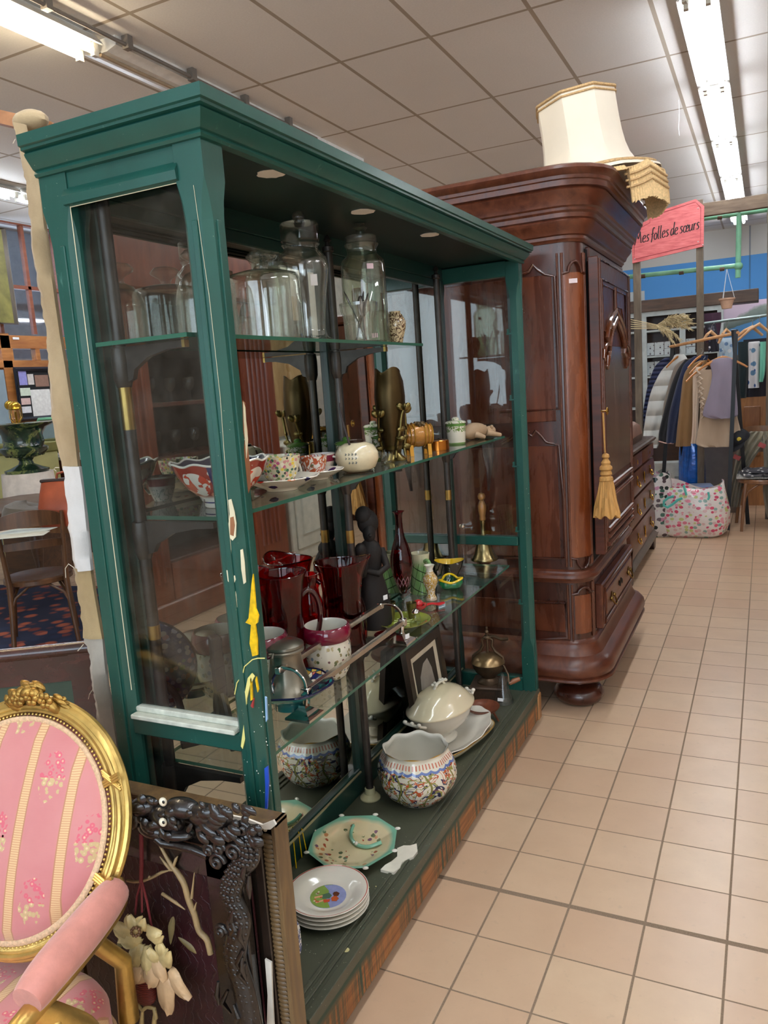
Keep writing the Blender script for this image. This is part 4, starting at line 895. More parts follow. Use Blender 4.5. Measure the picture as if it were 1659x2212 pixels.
# ------------------------------------------------------------ mountain banner and dresser at right
bn = aty(1610, 700, 9.9)
def banner_mat():
    t = NT('mountain_banner'); s = t.sep(t.co()); n = t.noise(3.5, t.co(), 4)
    z = t.mth('ADD', s[2], t.mth('MULTIPLY', n, -.22)); z = t.mth('SUBTRACT', z, t.mth('MULTIPLY', s[0], .35))
    return t.bsdf(Base__Color=t.ramp(t.rng(z, -.5, .5), [(0, H('4a90d0')), (.39, H('5a98cf')), (.40, H('5e6d6a')), (.50, H('8b9a94')), (.53, H('e3d2e6')), (1, H('e8cfe4'))], 'LINEAR'), Roughness=.7)
A1, A2 = aty(1559, 655, 9.9), aty(1690, 740, 9.9)
b = B().box(A1.x-bn.x, A2.x-bn.x, -.004, .004, A2.z-bn.z-.1, A1.z-bn.z); t = b.to('hanging_banner', banner_mat(), loc=tuple(bn), smooth=0); tag(t, 'large pink and blue landscape banner hanging behind the clothes', 'banner')
pine = wood('pine_panel', '8f5c2c', 'c0864a', .5, 2)
t = thing('pine_dresser', 'orange pine panelled cupboard behind the chair with clothes', 'cupboard', (-.1, 8.9, 0))
q = aty(1600, 858, 8.9); q2 = aty(1700, 1010, 8.9)
B().box(q.x, q2.x, 8.9, 9.3, 0, q.z).to('carcass', pine, parent=t, world=True, smooth=0)
for x0, x1 in ((1607, 1642),):
    A1, A2 = aty(x0, 878, 8.9), aty(x1, 985, 8.9); B().box(A1.x, A2.x, 8.88, 8.9, A2.z, A1.z, .006).to('panel', wood('pine_dark', '7a4720', 'a8703a', .5, 2), parent=t, world=True, smooth=0)
pl = aty(1652, 850, 8.5)
t = thing('potted_plant', 'small leafy green plant on the pine cupboard at the right edge', 'plant', tuple(Vector((pl.x, 9.0, q.z))))
B().lathe([(0, 0), (.05, 0), (.065, .09), (.055, .09), (0, .07)], 18).to('pot', clay, t)
b = B()
for k in range(60):
    a = R.uniform(0, 6.28); rr_ = R.uniform(.02, .13); h = .1+R.uniform(0, .14); b.ball((rr_*cos(a), rr_*sin(a), h), .016, sx=1.4, sz=.3, n=6, rot=Matrix.Rotation(a, 4, 'Z') @ Matrix.Rotation(R.uniform(-.8, .8), 4, 'Y'))
b.to('foliage', plain('leaf_green', '6f9a4c', .6, var=.3), t)['kind'] = 'stuff'
# grey cloth-covered cupboard behind the rail, with blue bag, carton, folded jeans
t = thing('side_cupboard', 'old grey brown panelled cupboard standing behind the clothes rail', 'cupboard', (-.5, 8.55, 0))
A1, A2 = aty(1502, 955, 8.55), aty(1592, 1100, 8.55)
B().box(A1.x, A2.x, 8.45, 8.95, 0, A1.z).to('carcass', wood('grey_wood', '5a4d44', '85776c', .7, 2), parent=t, world=True, smooth=0)
B().box(A1.x+.09, A2.x-.04, 8.44, 8.452, .12, A1.z-.05).to('panel', plain('grey_panel', '6c6562', .8, 0, .15, 6), parent=t, world=True, smooth=0)
def sack(name, label, cat, px, base, h, rx, ry, m, extra=None, prof=None, nn=36, seed=0):
    t = thing(name, label, cat, tuple(base)); rr_ = random.Random(seed)
    prof = prof or [(0, .0), (.8, 0), (.97, .06), (1, .3), (.98, .6), (.9, .85), (.82, 1.0)]
    ph = [rr_.uniform(0, 6) for _ in range(4)]
    def md(a, i, r, z):
        k = 1+.05*sin(3*a+ph[0]+z*9)+.04*sin(5*a+ph[1])+.03*sin(9*a+ph[2]+z*14); return (r*k, z+.02*sin(4*a+ph[3])*(z > .5*h))
    b = B(); b.lathe([(r, z*h) for r, z in prof], nn, mod=md, sx=rx, sy=ry); b.to('sack_body', m, t, smooth=60); return t
q = atz(1490, 1085, .0)
sack('blue_bag', 'shiny blue plastic bag standing between the rail legs', 'bag', None, (aty(1495, 1030, 8.35).x, 8.35, 0), .72, .13, .12, plain('blue_foil', '1566c8', .15, .2, .4, 14, .8, 30, coat=1), seed=2)
t = thing('display_stand', 'low beige bench carrying a cardboard box behind the clothes', 'bench', (aty(1450, 1040, 8.5).x, 8.5, 0))
zb = aty(1440, 1035, 8.5).z
B().box(-.28, .2, -.2, .2, zb-.05, zb, .004).to('bench_top', plain('beige_board', 'a79e8c', .7), t, smooth=0)
for x, y in ((-.26, -.18), (.18, -.18), (-.26, .18), (.18, .18)): B().box(x-.02, x+.02, y-.02, y+.02, 0, zb-.05).to('leg', plain('beige_board', 'a79e8c', .7), t, smooth=0)
t = thing('carton', 'white cardboard box with a printed label on the low bench', 'box', (aty(1445, 1030, 8.42).x, 8.42, zb), .15)
B().box(-.14, .14, -.1, .1, 0, .19, .003).to('carton_body', plain('white_card_box', 'c8ccc6', .7), t, smooth=0)
b = B(); b.prism([(.05, -.1012, .03), (.12, -.1012, .03), (.12, -.1012, .05), (.05, -.1012, .05)], (0, -.001, 0)); b.prism([(-.11, -.1012, .05), (-.07, -.1012, .03), (-.03, -.1012, .05), (-.03, -.1012, .11), (-.07, -.1012, .13), (-.11, -.1012, .11)], (0, -.0008, 0)); b.to('carton_print', plain('grey_print', '8a9492', .7), t, smooth=0)
jb = (aty(1500, 1060, 8.0).x, 7.95, 0)
t = thing('stool', 'low wooden stool under a pile of folded jeans behind the flamingo bag', 'stool', jb)
B().box(-.18, .18, -.15, .15, .22, .25, .004).to('seat', pine, t, smooth=0)
for x, y in ((-.15, -.12), (.15, -.12), (-.15, .12), (.15, .12)): B().box(x-.015, x+.015, y-.015, y+.015, 0, .22).to('leg', pine, t, smooth=0)
for k, (c, lb) in enumerate((('4c5f8f', 'folded blue jeans, lowest of the pile behind the flamingo bag'), ('5a6ea0', 'folded blue jeans, middle of the pile behind the flamingo bag'), ('6c80ac', 'folded pale blue jeans on top of the pile behind the flamingo bag'))):
    t = B().box(-.17, .17-.01*k, -.13, .13, 0, .035, .012, 2).to('folded_jeans', cloth_mat('denim_%d' % k, c), loc=(jb[0]+.01*k, jb[1], .25+.035*k), rot=(0, 0, .1*k)); tag(t, lb, 'jeans', 'folded jeans behind the flamingo bag')
# flamingo shopping bag
def flam_mat(name, bg, cols, s1=14):
    t = NT(name); n2 = t.noise(6, t.co(), 2); v = t.n('VectorMath', _operation='ADD', i0=t.co((1, 1, 1.25)), i1=t.n('CombineXYZ', i0=t.mth('MULTIPLY', n2, .05)).outputs[0]).outputs[0]
    d = t.vor(s1, v, rnd=.8); c = t.sep(t.vor(s1, v, 'Color', rnd=.8))[0]
    m1 = t.rng(t.mth('ADD', d, t.mth('MULTIPLY', t.noise(40, t.co()), .16)), .50, .54, 1, 0)
    return t.bsdf(Base__Color=t.mix(m1, H(bg), t.ramp(c, [(i/len(cols), H(k)) for i, k in enumerate(cols)], 'CONSTANT')), Roughness=.35, Coat__Weight=.3, Normal=t.bump(t.noise(11, t.co(), 5), .6, .02))
fb0 = atz(1500, 1163, 0)
FC = (fb0.x-.02, fb0.y+.17, 0)
fb = thing('shopping_bag', 'big white bag printed with pink flamingos standing on the tiles', 'bag', FC)
fm = flam_mat('flamingo_print', 'ece5e0', ('d8587a', 'e58aa0', 'e0c0c0', '8fb3ab', 'c9cf8a', 'd85070', 'e9a4b0'), 25)
def bagmod(a, i, r, z):
    sq = (abs(cos(a))**3.2+abs(sin(a))**3.2)**(-1/3.2); k = 1+.03*sin(5*a+z*10)+.02*sin(11*a+z*23)
    rim = (.04*cos(2*a+.6)+.03*sin(3*a+1)) if z > .38 else 0
    return (r*sq*k*.92, z+rim*(z-.3)*5)
b = B(); b.lathe([(0, .0), (.22, .0), (.27, .03), (.30, .12), (.305, .24), (.28, .36), (.255, .45), (.25, .452), (.27, .36), (.285, .2), (.0, .05)], 64, mod=bagmod, sx=1.05, sy=.72); b.to('bag_body', fm, fb, smooth=60)
tq = plain('turquoise_strap', '5fc9bd', .5)
cF = Vector(FC)
b = B(); b.tube([aty(x, y, 6.98)-cF for x, y in ((1456, 1072), (1444, 1075), (1434, 1083), (1434, 1092), (1442, 1096), (1452, 1090), (1464, 1080), (1474, 1076))], .011, 8, flat=((0, 1, 0), .5)); b.to('handle', tq, fb)
b = B(); b.tube([aty(x, y, 7.1)-cF for x, y in ((1477, 1048), (1480, 1060), (1483, 1070))], .009, 8, flat=((0, 1, 0), .5)); b.to('handle', tq, fb)
b = B(); b.tube([aty(x, y, 6.99)-cF for x, y in ((1530, 1063), (1532, 1074), (1529, 1080))], .009, 8, flat=((0, 1, 0), .5)); b.to('handle', tq, fb)
q = atz(1418, 1150, 0)
sack('floral_bag', 'white bag with dark floral print squeezed behind the chest of drawers', 'bag', None, (aty(1423, 1080, 7.25).x, 7.25, 0), .56, .12, .12, flam_mat('dark_floral', 'dcd8d6', ('1c2a28', '3f6b5c', 'c98aa8', 'dcd8d6', '5a4a50'), 20), seed=5)
# bentwood chair with clothes
bw = wood('bentwood', '5e3a22', '93663c', .4, 2, 1, .4)
def bentwood(loc, rz, label, seat_h=.455, m=bw, rug=False, group=None):
    t = thing('bentwood_chair', label, 'chair', loc, rz, group)
    B().lathe([(0, seat_h-.012), (.16, seat_h-.010), (.185, seat_h-.002), (.20, seat_h), (.208, seat_h-.01), (.208, seat_h-.034), (.19, seat_h-.04), (0, seat_h-.04)], 40).to('seat', m, t)
    for sx_, in ((-1,), (1,)):
        B().tube([(sx_*.155, .165, seat_h-.03), (sx_*.175, .185, .25), (sx_*.195, .205, 0)], [.017, .016, .012], 12).to('leg', m, t)
        B().tube([(sx_*.19, -.215, 0), (sx_*.172, -.18, .25), (sx_*.165, -.165, seat_h-.02), (sx_*.175, -.19, .62), (sx_*.185, -.235, .80), (sx_*.188, -.25, .875)], [.014, .017, .018, .015, .013, .012], 12).to('leg', m, t)
        B().tube([(sx_*.185, .195, .24), (sx_*.165, .12, .34), (sx_*.15, .03, .41), (sx_*.13, -.02, .418), (sx_*.12, -.06, .40), (sx_*.16, -.15, .33), (sx_*.176, -.185, .24)], .009, 8).to('side_hoop', m, t)
    for y_, in ((.19,), (-.185,)):
        B().tube([(-.178, y_, .26), (-.14, y_*.93, .35), (-.06, y_*.88, .41), (0, y_*.86, .415), (.06, y_*.88, .41), (.14, y_*.93, .35), (.178, y_, .26)], .009, 8).to('cross_hoop', m, t)
    def slat(z0, z1, crest):
        rows = []
        for k in range(-8, 9):
            u = k/8; y_ = lerp(-.19, -.25, (z0-.62)/.25)-.035*(1-u*u); zt = z1+(crest*(1-u*u)**.7 if crest else 0); x_ = u*.182
            rows.append([(x_, y_-.007, z0+(crest*.2)*(1-u*u)), (x_, y_+.007, z0+(crest*.2)*(1-u*u)), (x_, y_+.007, zt), (x_, y_-.007, zt)])
        return B().loft(rows)
    slat(.79, .855, .045).to('crest_rail', m, t, smooth=30); slat(.655, .695, .012).to('back_rail', m, t, smooth=30)
    return t
c2 = atz(1592, 1150, 0)
bc = bentwood((-.02, 7.72, 0), radians(188), 'bentwood chair by the clothes rail carrying folded and draped clothes')
khaki = cloth_mat('khaki_drill', '8b8470')
bcl = Vector((-.02, 7.72, 0))
t = thing('khaki_jacket', 'khaki jacket with red badges draped over the back of the chair', 'jacket', (-.02, 7.9, .9))
def drape(rows, Y0, m, par, th=.02, name='drape', n=20, wav=.02, fo=4):
    b = B(); rings = []; c = Vector(PM(par).translation)
    q = smoothp(rows, 3)
    for j, (y, xl, xr_, dy) in enumerate(q):
        a, e = aty(xl, y, Y0+dy), aty(xr_, y, Y0+dy); fr_ = [a.lerp(e, k/(n-1))+Vector((0, wav*sin(fo*k/(n-1)*6.28+j*.3), 0)) for k in range(n)]
        rings.append([p_-c for p_ in fr_]+[p_-c+Vector((0, th, 0)) for p_ in fr_[::-1]])
    b.loft(rings); return b.to(name, m, par, smooth=60)
drape([(932, 1620, 1662, 0), (945, 1600, 1665, -.02), (975, 1592, 1640, -.04), (1010, 1586, 1618, -.05), (1050, 1578, 1606, -.03), (1095, 1572, 1598, 0)], 7.86, khaki, t, name='jacket_back')
drape([(940, 1645, 1670, 0), (1000, 1650, 1680, -.06), (1060, 1648, 1690, -.08), (1110, 1655, 1690, -.06), (1122, 1662, 1690, -.05)], 7.84, khaki, t, name='sleeve')
for x, y in ((1592, 988), (1646, 962)):
    b = B(); c = aty(x, y, 7.74)-Vector(t.location); b.obox(c, (1, 0, -.5), (.5, 0, 1), (0, 1, 0), .03, .02, .006); b.to('badge', plain('badge_red', 'a04a4c', .7), t, smooth=0)
cp_ = aty(1600, 950, 7.72)
t = thing('cap', 'black cap with a yellow emblem resting on the khaki jacket', 'cap', tuple(cp_), 0, None, rot=(radians(20), radians(-35), 0))
B().lathe([(.0, .10), (.04, .095), (.075, .07), (.09, .03), (.092, 0)], 24).to('crown', plain('black_cotton', '14151c', .8), t)
b = B(); b.ball((-.05, -.08, .0), .075, sx=1, sy=1, sz=.08); b.to('peak', plain('black_cotton', '14151c', .8), t)
b = B(); b.ball((0, -.083, .05), .02, sy=.3, n=10); b.to('emblem', plain('yellow_embroidery', 'd9c04a', .7), t)
sh = bcl+Vector((0, 0, .455))
for k, (lb, c, rz) in enumerate((('white knitted scarf folded lowest on the chair seat', 'c9c8c2', 0), ('black and white checked cloth folded on the chair seat', '5c5c60', .2), ('dark grey patterned garment on top of the folded pile on the chair', '3b3b42', -.15))):
    t = thing('folded_cloth', lb, 'folded clothes', tuple(sh+Vector((-.02+.03*k, -.02*k, .028*k))), rz, 'folded clothes on the chair by the rail'); b = B()
    rr_ = []
    for i in range(9):
        u = -1+i/4; w_ = .15*(1-.12*u*u); zt = .026+.007*sin(i*2.1+k)
        rr_.append([(u*.19, -w_, .004), (u*.19, w_, .004), (u*.19, w_*.98, zt*.8), (u*.19, .3*w_, zt), (u*.19, -.4*w_, zt*1.05), (u*.19, -w_*.98, zt*.75)])
    b.loft(rr_); b.to('folded_layer', print_mat('check_%d' % k, c, (c, 'd8d8d6', '2a2a30'), 30) if k else cloth_mat('white_knit', c, rib=30), t, smooth=60)
# ------------------------------------------------------------ gilt armchair in front
gold_ = plain('worn_gilding', 'c9a860', .36, .8, .3, 16, .35, 55)
def stripe_mat(name, horiz=False):
    """pink woven stuff with gold ladder stripes and small posies"""
    t = NT(name); v = t.co(); s = t.sep(v); x = s[0]
    per = .098; u = t.mth('FRACT', t.mth('DIVIDE', t.mth('ADD', x, .016+per*10), per)); d = t.mth('ABSOLUTE', t.mth('SUBTRACT', u, .5))
    st = t.mth('LESS_THAN', d, .115); edge = t.mth('MULTIPLY', st, t.mth('GREATER_THAN', d, .088))
    yy = s[1] if horiz else s[2]
    lad = t.mth('GREATER_THAN', t.mth('FRACT', t.mth('MULTIPLY', yy, 260)), .45)
    rib = t.mth('FRACT', t.mth('MULTIPLY', yy, 420))
    base = t.mix(t.rng(t.noise(7, v), .3, .7), H('c87a7b'), H('d28b88')); base = t.mix(t.mth('MULTIPLY', rib, .22), base, H('c4706e'))
    gc = t.mix(lad, H('d09c70'), H('e0bd8c')); gc = t.mix(edge, gc, H('b9805c'))
    col = t.mix(st, base, gc)
    # posies at staggered spots between the stripes
    col_i = t.mth('FLOOR', t.mth('DIVIDE', t.mth('ADD', x, .016+per*10.5), per)); off = t.mth('MULTIPLY', t.mth('MODULO', col_i, 2), .5)
    rv = t.mth('SUBTRACT', t.mth('FRACT', t.mth('ADD', t.mth('DIVIDE', t.mth('ADD', yy, 10), .20), off)), .5); ru = t.mth('SUBTRACT', t.mth('FRACT', t.mth('DIVIDE', t.mth('ADD', x, .016+per*10.5), per)), .5)
    px_ = t.mth('MULTIPLY', ru, per/.029); pz_ = t.mth('MULTIPLY', rv, .20/.044)
    rr_ = t.mth('SQRT', t.mth('ADD', t.mth('MULTIPLY', px_, px_), t.mth('MULTIPLY', pz_, pz_)))
    pet = t.vor(95, v); ring = t.mth('MULTIPLY', t.mth('LESS_THAN', rr_, t.mth('ADD', .55, t.mth('MULTIPLY', t.noise(60, v), .7))), t.mth('LESS_THAN', pet, .52))
    up = t.mth('GREATER_THAN', pz_, -.05)
    fc = t.mix(up, H('c9b27c'), H('d65a70')); fc = t.mix(t.rng(pet, .1, .3), H('ecd3a4'), fc)
    col = t.mix(t.mth('MULTIPLY', ring, .9), col, fc)
    return t.bsdf(Base__Color=col, Roughness=.62, Sheen__Weight=.5, Normal=t.bump(t.mth('ADD', rib, t.mth('MULTIPLY', ring, 1.5)), .25, .0015))
ST, STH = stripe_mat('pink_striped_damask'), stripe_mat('pink_striped_seat', True)
pinkp = plain('pink_plain_side', 'cf8a7e', .6, 0, .12, 30, .2, 300, sheen=.4); gimp = plain('cream_gimp_braid', 'dcb892', .65, 0, .2, 200, .5, 260)
AC = (-1.302, .938, 0); AR = radians(8)      # local x to the sitter's left, -y forward
ac = thing('armchair', 'gilded carved armchair with oval pink striped back, cut by the left picture edge', 'armchair', AC, AR)
OA, OB, OZ, TL = .242, .212, .700, .16          # oval half sizes, centre height, recline
def ov(a, ka=1., kb=1., y=0): z = OB*kb*sin(a); return Vector((OA*ka*cos(a), y+z*.46, OZ+z))
NV = 72
b = B(); b.tube([ov(2*pi*k/NV, .945, .955) for k in range(NV)], .018, 14, closed=True); b.to('back_frame', gold_, ac)
for ka, kb, y, r_ in ((1.01, 1.012, -.004, .008), (.968, .974, -.015, .0065), (.915, .935, -.014, .005)):
    b = B(); b.tube([ov(2*pi*k/NV, ka, kb, y) for k in range(NV)], r_, 8, closed=True); b.to('frame_reed', gold_, ac)
b = B()
for k in range(150):
    a = 2*pi*k/150; b.ball(ov(a, .885, .905, -.017), .0032, n=6)
o = b.to('bead_row', gold_, ac)
# upholstered back pad (domed disc) and gimp
rows = []
for rr_, dy in ((.87, -.008), (.83, -.020), (.72, -.034), (.5, -.043), (.3, -.048), (.12, -.050), (.01, -.050)):
    rows.append([ov(2*pi*k/NV, rr_, rr_+.022*rr_/.87, dy) for k in range(NV)])
b = B(); b.loft(rows, cap=False); b.to('back_pad', ST, ac, smooth=60)
b = B(); b.tube([ov(2*pi*k/NV, .845, .868, -.019) for k in range(NV)], .0065, 8, closed=True, flat=((0, 1, 0), .5)); b.to('gimp', gimp, ac)
b = B(); b.loft([[ov(2*pi*k/NV, .82, .865, .012) for k in range(NV)], [ov(2*pi*k/NV, .5, .55, .016) for k in range(NV)], [ov(2*pi*k/NV, .01, .01, .017) for k in range(NV)]], cap=False); b.to('back_lining', pinkp, ac)
# carved flower crest
b = B(); cr = ov(pi/2, .98, 1.02, -.012)
rc = random.Random(11)
for k in range(34):
    u = rc.uniform(-1, 1); c = cr+Vector((u*.062, rc.uniform(-.02, .004), .020*(1-u*u)+rc.uniform(-.012, .012)-.012*u*u))
    b.ball(c, rc.uniform(.008, .014), sx=1.5, sy=.6, sz=.8, n=8, rot=Matrix.Rotation(rc.uniform(-1.2, 1.2), 4, 'Y'))
for sg_ in (-1, 1):
    for k in range(5): b.ball(cr+Vector((sg_*(.055+.014*k), -.006, .002-.010*k)), .010, sx=1.9, sy=.5, sz=.6, n=8, rot=Matrix.Rotation(sg_*(.3+.1*k), 4, 'Y'))
for k in range(3):
    c = cr+Vector(((k-1)*.034, -.018, .012-.004*abs(k-1)))
    for j in range(6): b.ball(c+Vector((.011*cos(j*1.05), -.003, .011*sin(j*1.05))), .0075, sy=.6, n=7)
    b.ball(c+Vector((0, -.006, 0)), .005, n=7)
b.to('carved_crest', plain('dark_gilding', 'a5803f', .38, .8, .35, 30, .5, 90), ac)
b = B()
for a in (radians(28), radians(-18)):
    for k in range(-1, 2): q = ov(a+.02*k, .97, .98, -.024); b.tube([q+Vector((-.02, 0, -.012)), q+Vector((.02, -.004, .012))], .003, 6); b.tube([q+Vector((-.02, 0, .012)), q+Vector((.02, -.004, -.012))], .003, 6)
b.to('carved_ribbon_tie', gold_, ac)
# seat: rails, cushion
SZ_ = .36
def seatp(k, n, w0, w1, d, y0, z):
    a = 2*pi*k/n; c_, s_ = cos(a), sin(a); e = .55
    x = abs(c_)**e*math.copysign(1, c_); y = abs(s_)**e*math.copysign(1, s_); f = (y+1)/2
    return Vector((x*lerp(w1, w0, f), y0-(1-f)*d, z))
n = 56; rows = []
for z, g in ((.30, 1), (.36, 1.0), (.385, 1.0), (.405, .965), (.425, .85), (.437, .6), (.440, .3), (.441, .02)):
    rows.append([Vector((p.x*g, (p.y+.235)*g-.235, p.z)) for p in [seatp(k, n, .225, .275, .46, -.005, z) for k in range(n)]])
b = B(); b.loft(rows, cap=False); b.to('seat_cushion', STH, ac, smooth=60)
b = B(); b.loft([[seatp(k, n, .232, .284, .475, .002, z) for k in range(n)] for z in (.245, .315)]); b.to('seat_rail', gold_, ac)
b = B(); b.tube([seatp(k, n, .229, .279, .468, -.002, .32) for k in range(n)], .006, 6, closed=True); b.to('gimp', gimp, ac)
for x, y in ((.25, -.44), (-.25, -.44), (.20, -.03), (-.20, -.03)):
    B().lathe([(0, 0), (.012, 0), (.014, .02), (.011, .035), (.02, .14), (.024, .20), (.018, .215), (.027, .225), (.027, .25), (0, .25)], 20, (x, y, 0)).to('leg', gold_, ac)
for sg_ in (-1, 1):
    # arm from the oval down and forward, padded on top, on a leaf carved support
    pts = [ov(radians(-20 if sg_ > 0 else 200), 1.0, 1.0, -.0), Vector((sg_*.245, -.05, .60)), Vector((sg_*.25, -.12, .585)), Vector((sg_*.255, -.22, .580)), Vector((sg_*.26, -.30, .582)), Vector((sg_*.262, -.355, .572)), Vector((sg_*.262, -.38, .552)), Vector((sg_*.258, -.375, .532))]
    pts = [Vector(q) for q in smoothp([tuple(p) for p in pts], 4)]
    B().tube(pts, [.017]*len(pts), 10).to('arm', gold_, ac)
    ap_ = [Vector((sg_*.24, -.045, .620)), Vector((sg_*.245, -.09, .618)), Vector((sg_*.25, -.16, .614)), Vector((sg_*.256, -.24, .612)), Vector((sg_*.258, -.29, .604))]
    ap_ = [Vector(q) for q in smoothp([tuple(p) for p in ap_], 5)]
    nn = len(ap_); B().tube(ap_, [.034*(.6+.4*sin(pi*(k+1)/(nn+1))**.5) for k in range(nn)], 16).to('arm_pad', pinkp, ac, smooth=60)
    sp = [Vector((sg_*.252, -.27, .575)), Vector((sg_*.262, -.235, .52)), Vector((sg_*.272, -.20, .46)), Vector((sg_*.278, -.20, .40)), Vector((sg_*.272, -.24, .33))]
    sp = [Vector(q) for q in smoothp([tuple(p) for p in sp], 4)]; nn = len(sp)
    B().tube(sp, [.016+.012*sin(pi*k/(nn-1)) for k in range(nn)], 12).to('arm_support', gold_, ac)
    b = B()
    for k in range(7): c = sp[3+k]; b.ball(c+Vector((sg_*.012, -.012, 0)), .020, sx=.5, sy=1.1, sz=.5, n=8, rot=Matrix.Rotation(.6, 4, 'X'))
    b.to('acanthus_leaf', gold_, ac)
    b = B(); b.tube([pts[-1]+Vector((0, .016*cos(a)*(1-a/9), .016*sin(a)*(1-a/9))) for a in [k*.6 for k in range(12)]], .008, 8); b.to('arm_scroll', gold_, ac)
    B().tube([Vector((sg_*.19, .0, .30)), Vector((sg_*.185, .01, .42)), ov(radians(-48 if sg_ > 0 else 228), .97, .97)], [.02, .017, .016], 10).to('back_stile', gold_, ac)
# ------------------------------------------------------------ leaning picture frames
LY = 1.085
def lf(x, y, d=0): return aty(x, y, LY-d)
gf = wood('gilt_brown_frame', '4a3826', '8d7148', .45, 2, 1.4, .2, .2); pale = plain('worn_pale_gesso', 'b5a68a', .6, 0, .25, 20, .2, 60)
TLc, TRc = lf(250, 1686), lf(606, 1756); BRz = .0
tf = thing('picture_frame', 'large worn gilt moulded frame leaning against the end of the green cabinet', 'picture frame', (-1.05, LY, 0))
WT = dict(parent=tf, world=True)
X1, ZT, X0 = TRc.x+.0, .724, -1.36
# frame drawn in a near-vertical plane, moulding profile: outer fillet, rippled hollow, black guilloche
def fbar(d0, d1, y0, y1, m, name, bev=.002, ripple=0, drop=0):
    b = B(); xi, zi = X1-d1, ZT-d1
    def bar_v(xa, xb, ztop): return b.box(xa, xb, LY-y1, LY-y0, .02, ztop, bev)
    bar_v(X1-d1, X1-d0, ZT-d0); b.box(X0+d0, X0+d1, LY-y1, LY-y0, .02, ZT-d0, bev); b.box(X0+d0, X1-d0, LY-y1, LY-y0, ZT-d1, ZT-d0, bev)
    return b.to(name, m, smooth=0, **WT)
fbar(0, .010, -.02, .022, gf, 'outer_fillet'); fbar(.014, .040, -.018, .010, gf, 'hollow_moulding'); fbar(.040, .060, -.016, .016, wood('black_brown_frame', '1a120e', '3a2a20', .4, 2, 1, .3), 'inner_moulding')
b = B(); k = 0
while k*.0095 < ZT-.05: b.ball((X1-.027, LY-.011, ZT-.035-k*.0095), .0058, sx=2.1, sy=.7, n=7); k += 1
b.to('ripple_moulding', gf, **WT)['kind'] = 'stuff'
b = B(); k = 0
while k*.010 < X1-X0-.06: b.ball((X1-.03-k*.010, LY-.011, ZT-.021), .005, sz=1.1, sy=.7, n=7); k += 1
b.to('egg_moulding', pale, **WT)['kind'] = 'stuff'
b = B(); b.prism([lf(x, y, .026) for x, y in ((500, 1762), (530, 1768), (566, 1782), (590, 1772), (596, 1782), (584, 1792), (572, 1792), (545, 1780), (505, 1774))], (0, .004, 0))
b.prism([lf(x, y, .026) for x, y in ((572, 2072), (586, 2080), (588, 2150), (592, 2230), (576, 2230), (578, 2150))], (0, .004, 0)); b.to('bare_gesso', plain('white_gesso', 'e6e0d4', .7), smooth=0, **WT)
B().box(X0+.02, X1-.02, LY+.012, LY+.018, .02, ZT-.02).to('backing', plain('brown_backing', '3a2c20', .8), smooth=0, **WT)
# carved relief panel in its dragon frame
lac = plain('black_lacquer_carving', '17110f', .3, 0, .4, 20, .6, 45, coat=.5)
pn = thing('relief_panel', 'dark maroon relief picture of carved flowers in a black dragon frame', 'relief picture', (-1.0, LY-.05, 0))
WP = dict(parent=pn, world=True); PY2 = LY-.055
IX1, IZT = X1-.062, ZT-.045
def mar_mat():
    t = NT('maroon_lacquer'); n = t.noise(8, t.co(), 5, .6); wv = t.n('TexWave', Vector=t.co((1, 1, 2.2)), Scale=14, Distortion=9, Detail=3).outputs[1]
    return t.bsdf(Base__Color=t.mix(t.rng(n, .3, .7), H('1d0d12'), H('3f161e')), Roughness=.42, Normal=t.bump(t.rng(wv, .82, .95), .5, .003))
B().box(X0+.04, IX1, PY2+.02, PY2+.03, .0, IZT-.02).to('panel_ground', mar_mat(), smooth=0, **WP)
def lp(x, y, d=.0): return aty(x, y, PY2-d)
# frame body: scaly dragon up the right side, head along the top
b = B(); b.box(IX1-.085, IX1, PY2, PY2+.03, .0, IZT, .006); b.box(X0+.04, IX1, PY2, PY2+.03, IZT-.075, IZT, .006); b.to('carved_border', lac, smooth=40, **WP)
dr_pts = [(545, 2230), (528, 2140), (508, 2060), (520, 1985), (500, 1930), (515, 1880), (540, 1850), (535, 1815), (505, 1800), (470, 1795), (430, 1790)]
q = [lp(*p, .012) for p in dr_pts]; q = [Vector(p) for p in smoothp([tuple(p) for p in q], 6)]
b = B(); b.tube(q, [.026-.010*(k/len(q)) for k in range(len(q))], 14, flat=((0, 1, 0), .6)); b.to('dragon_body', lac, smooth=60, **WP)
b = B()
for k, p in enumerate(q[:-8]):
    for j in range(-2, 3): b.ball(p+Vector((j*.0088, -.013+.0016*j*j, .003*(k % 2))), .0062, sy=.45, sz=.75, n=6)
b.to('dragon_scales', lac, smooth=60, **WP)['kind'] = 'stuff'
b = B()
for (x, y, r_) in ((470, 1860, .017), (505, 1840, .017), (475, 1832, .013), (452, 1835, .012), (505, 2000, .015), (478, 2010, .012), (548, 1800, .014), (525, 1790, .014)):
    c = lp(x, y, .02); b.tube([c+Vector((r_*(1-a/11)*cos(a), -.004*a/9, r_*(1-a/11)*sin(a))) for a in [k*.5 for k in range(20)]], .0052, 8)
b.to('cloud_scroll', lac, smooth=60, **WP)
b = B()
for (x, y, rx_, rz_) in ((360, 1768, .042, .022), (310, 1742, .035, .02), (395, 1745, .04, .02), (440, 1760, .035, .022), (285, 1760, .03, .03), (330, 1790, .035, .018), (380, 1800, .045, .012), (470, 1775, .03, .018)):
    b.ball(lp(x, y, .012), 1, sx=rx_, sy=.02, sz=rz_, n=14, rot=Matrix.Rotation(R.uniform(-.4, .4), 4, 'Y'))
rd = random.Random(5)
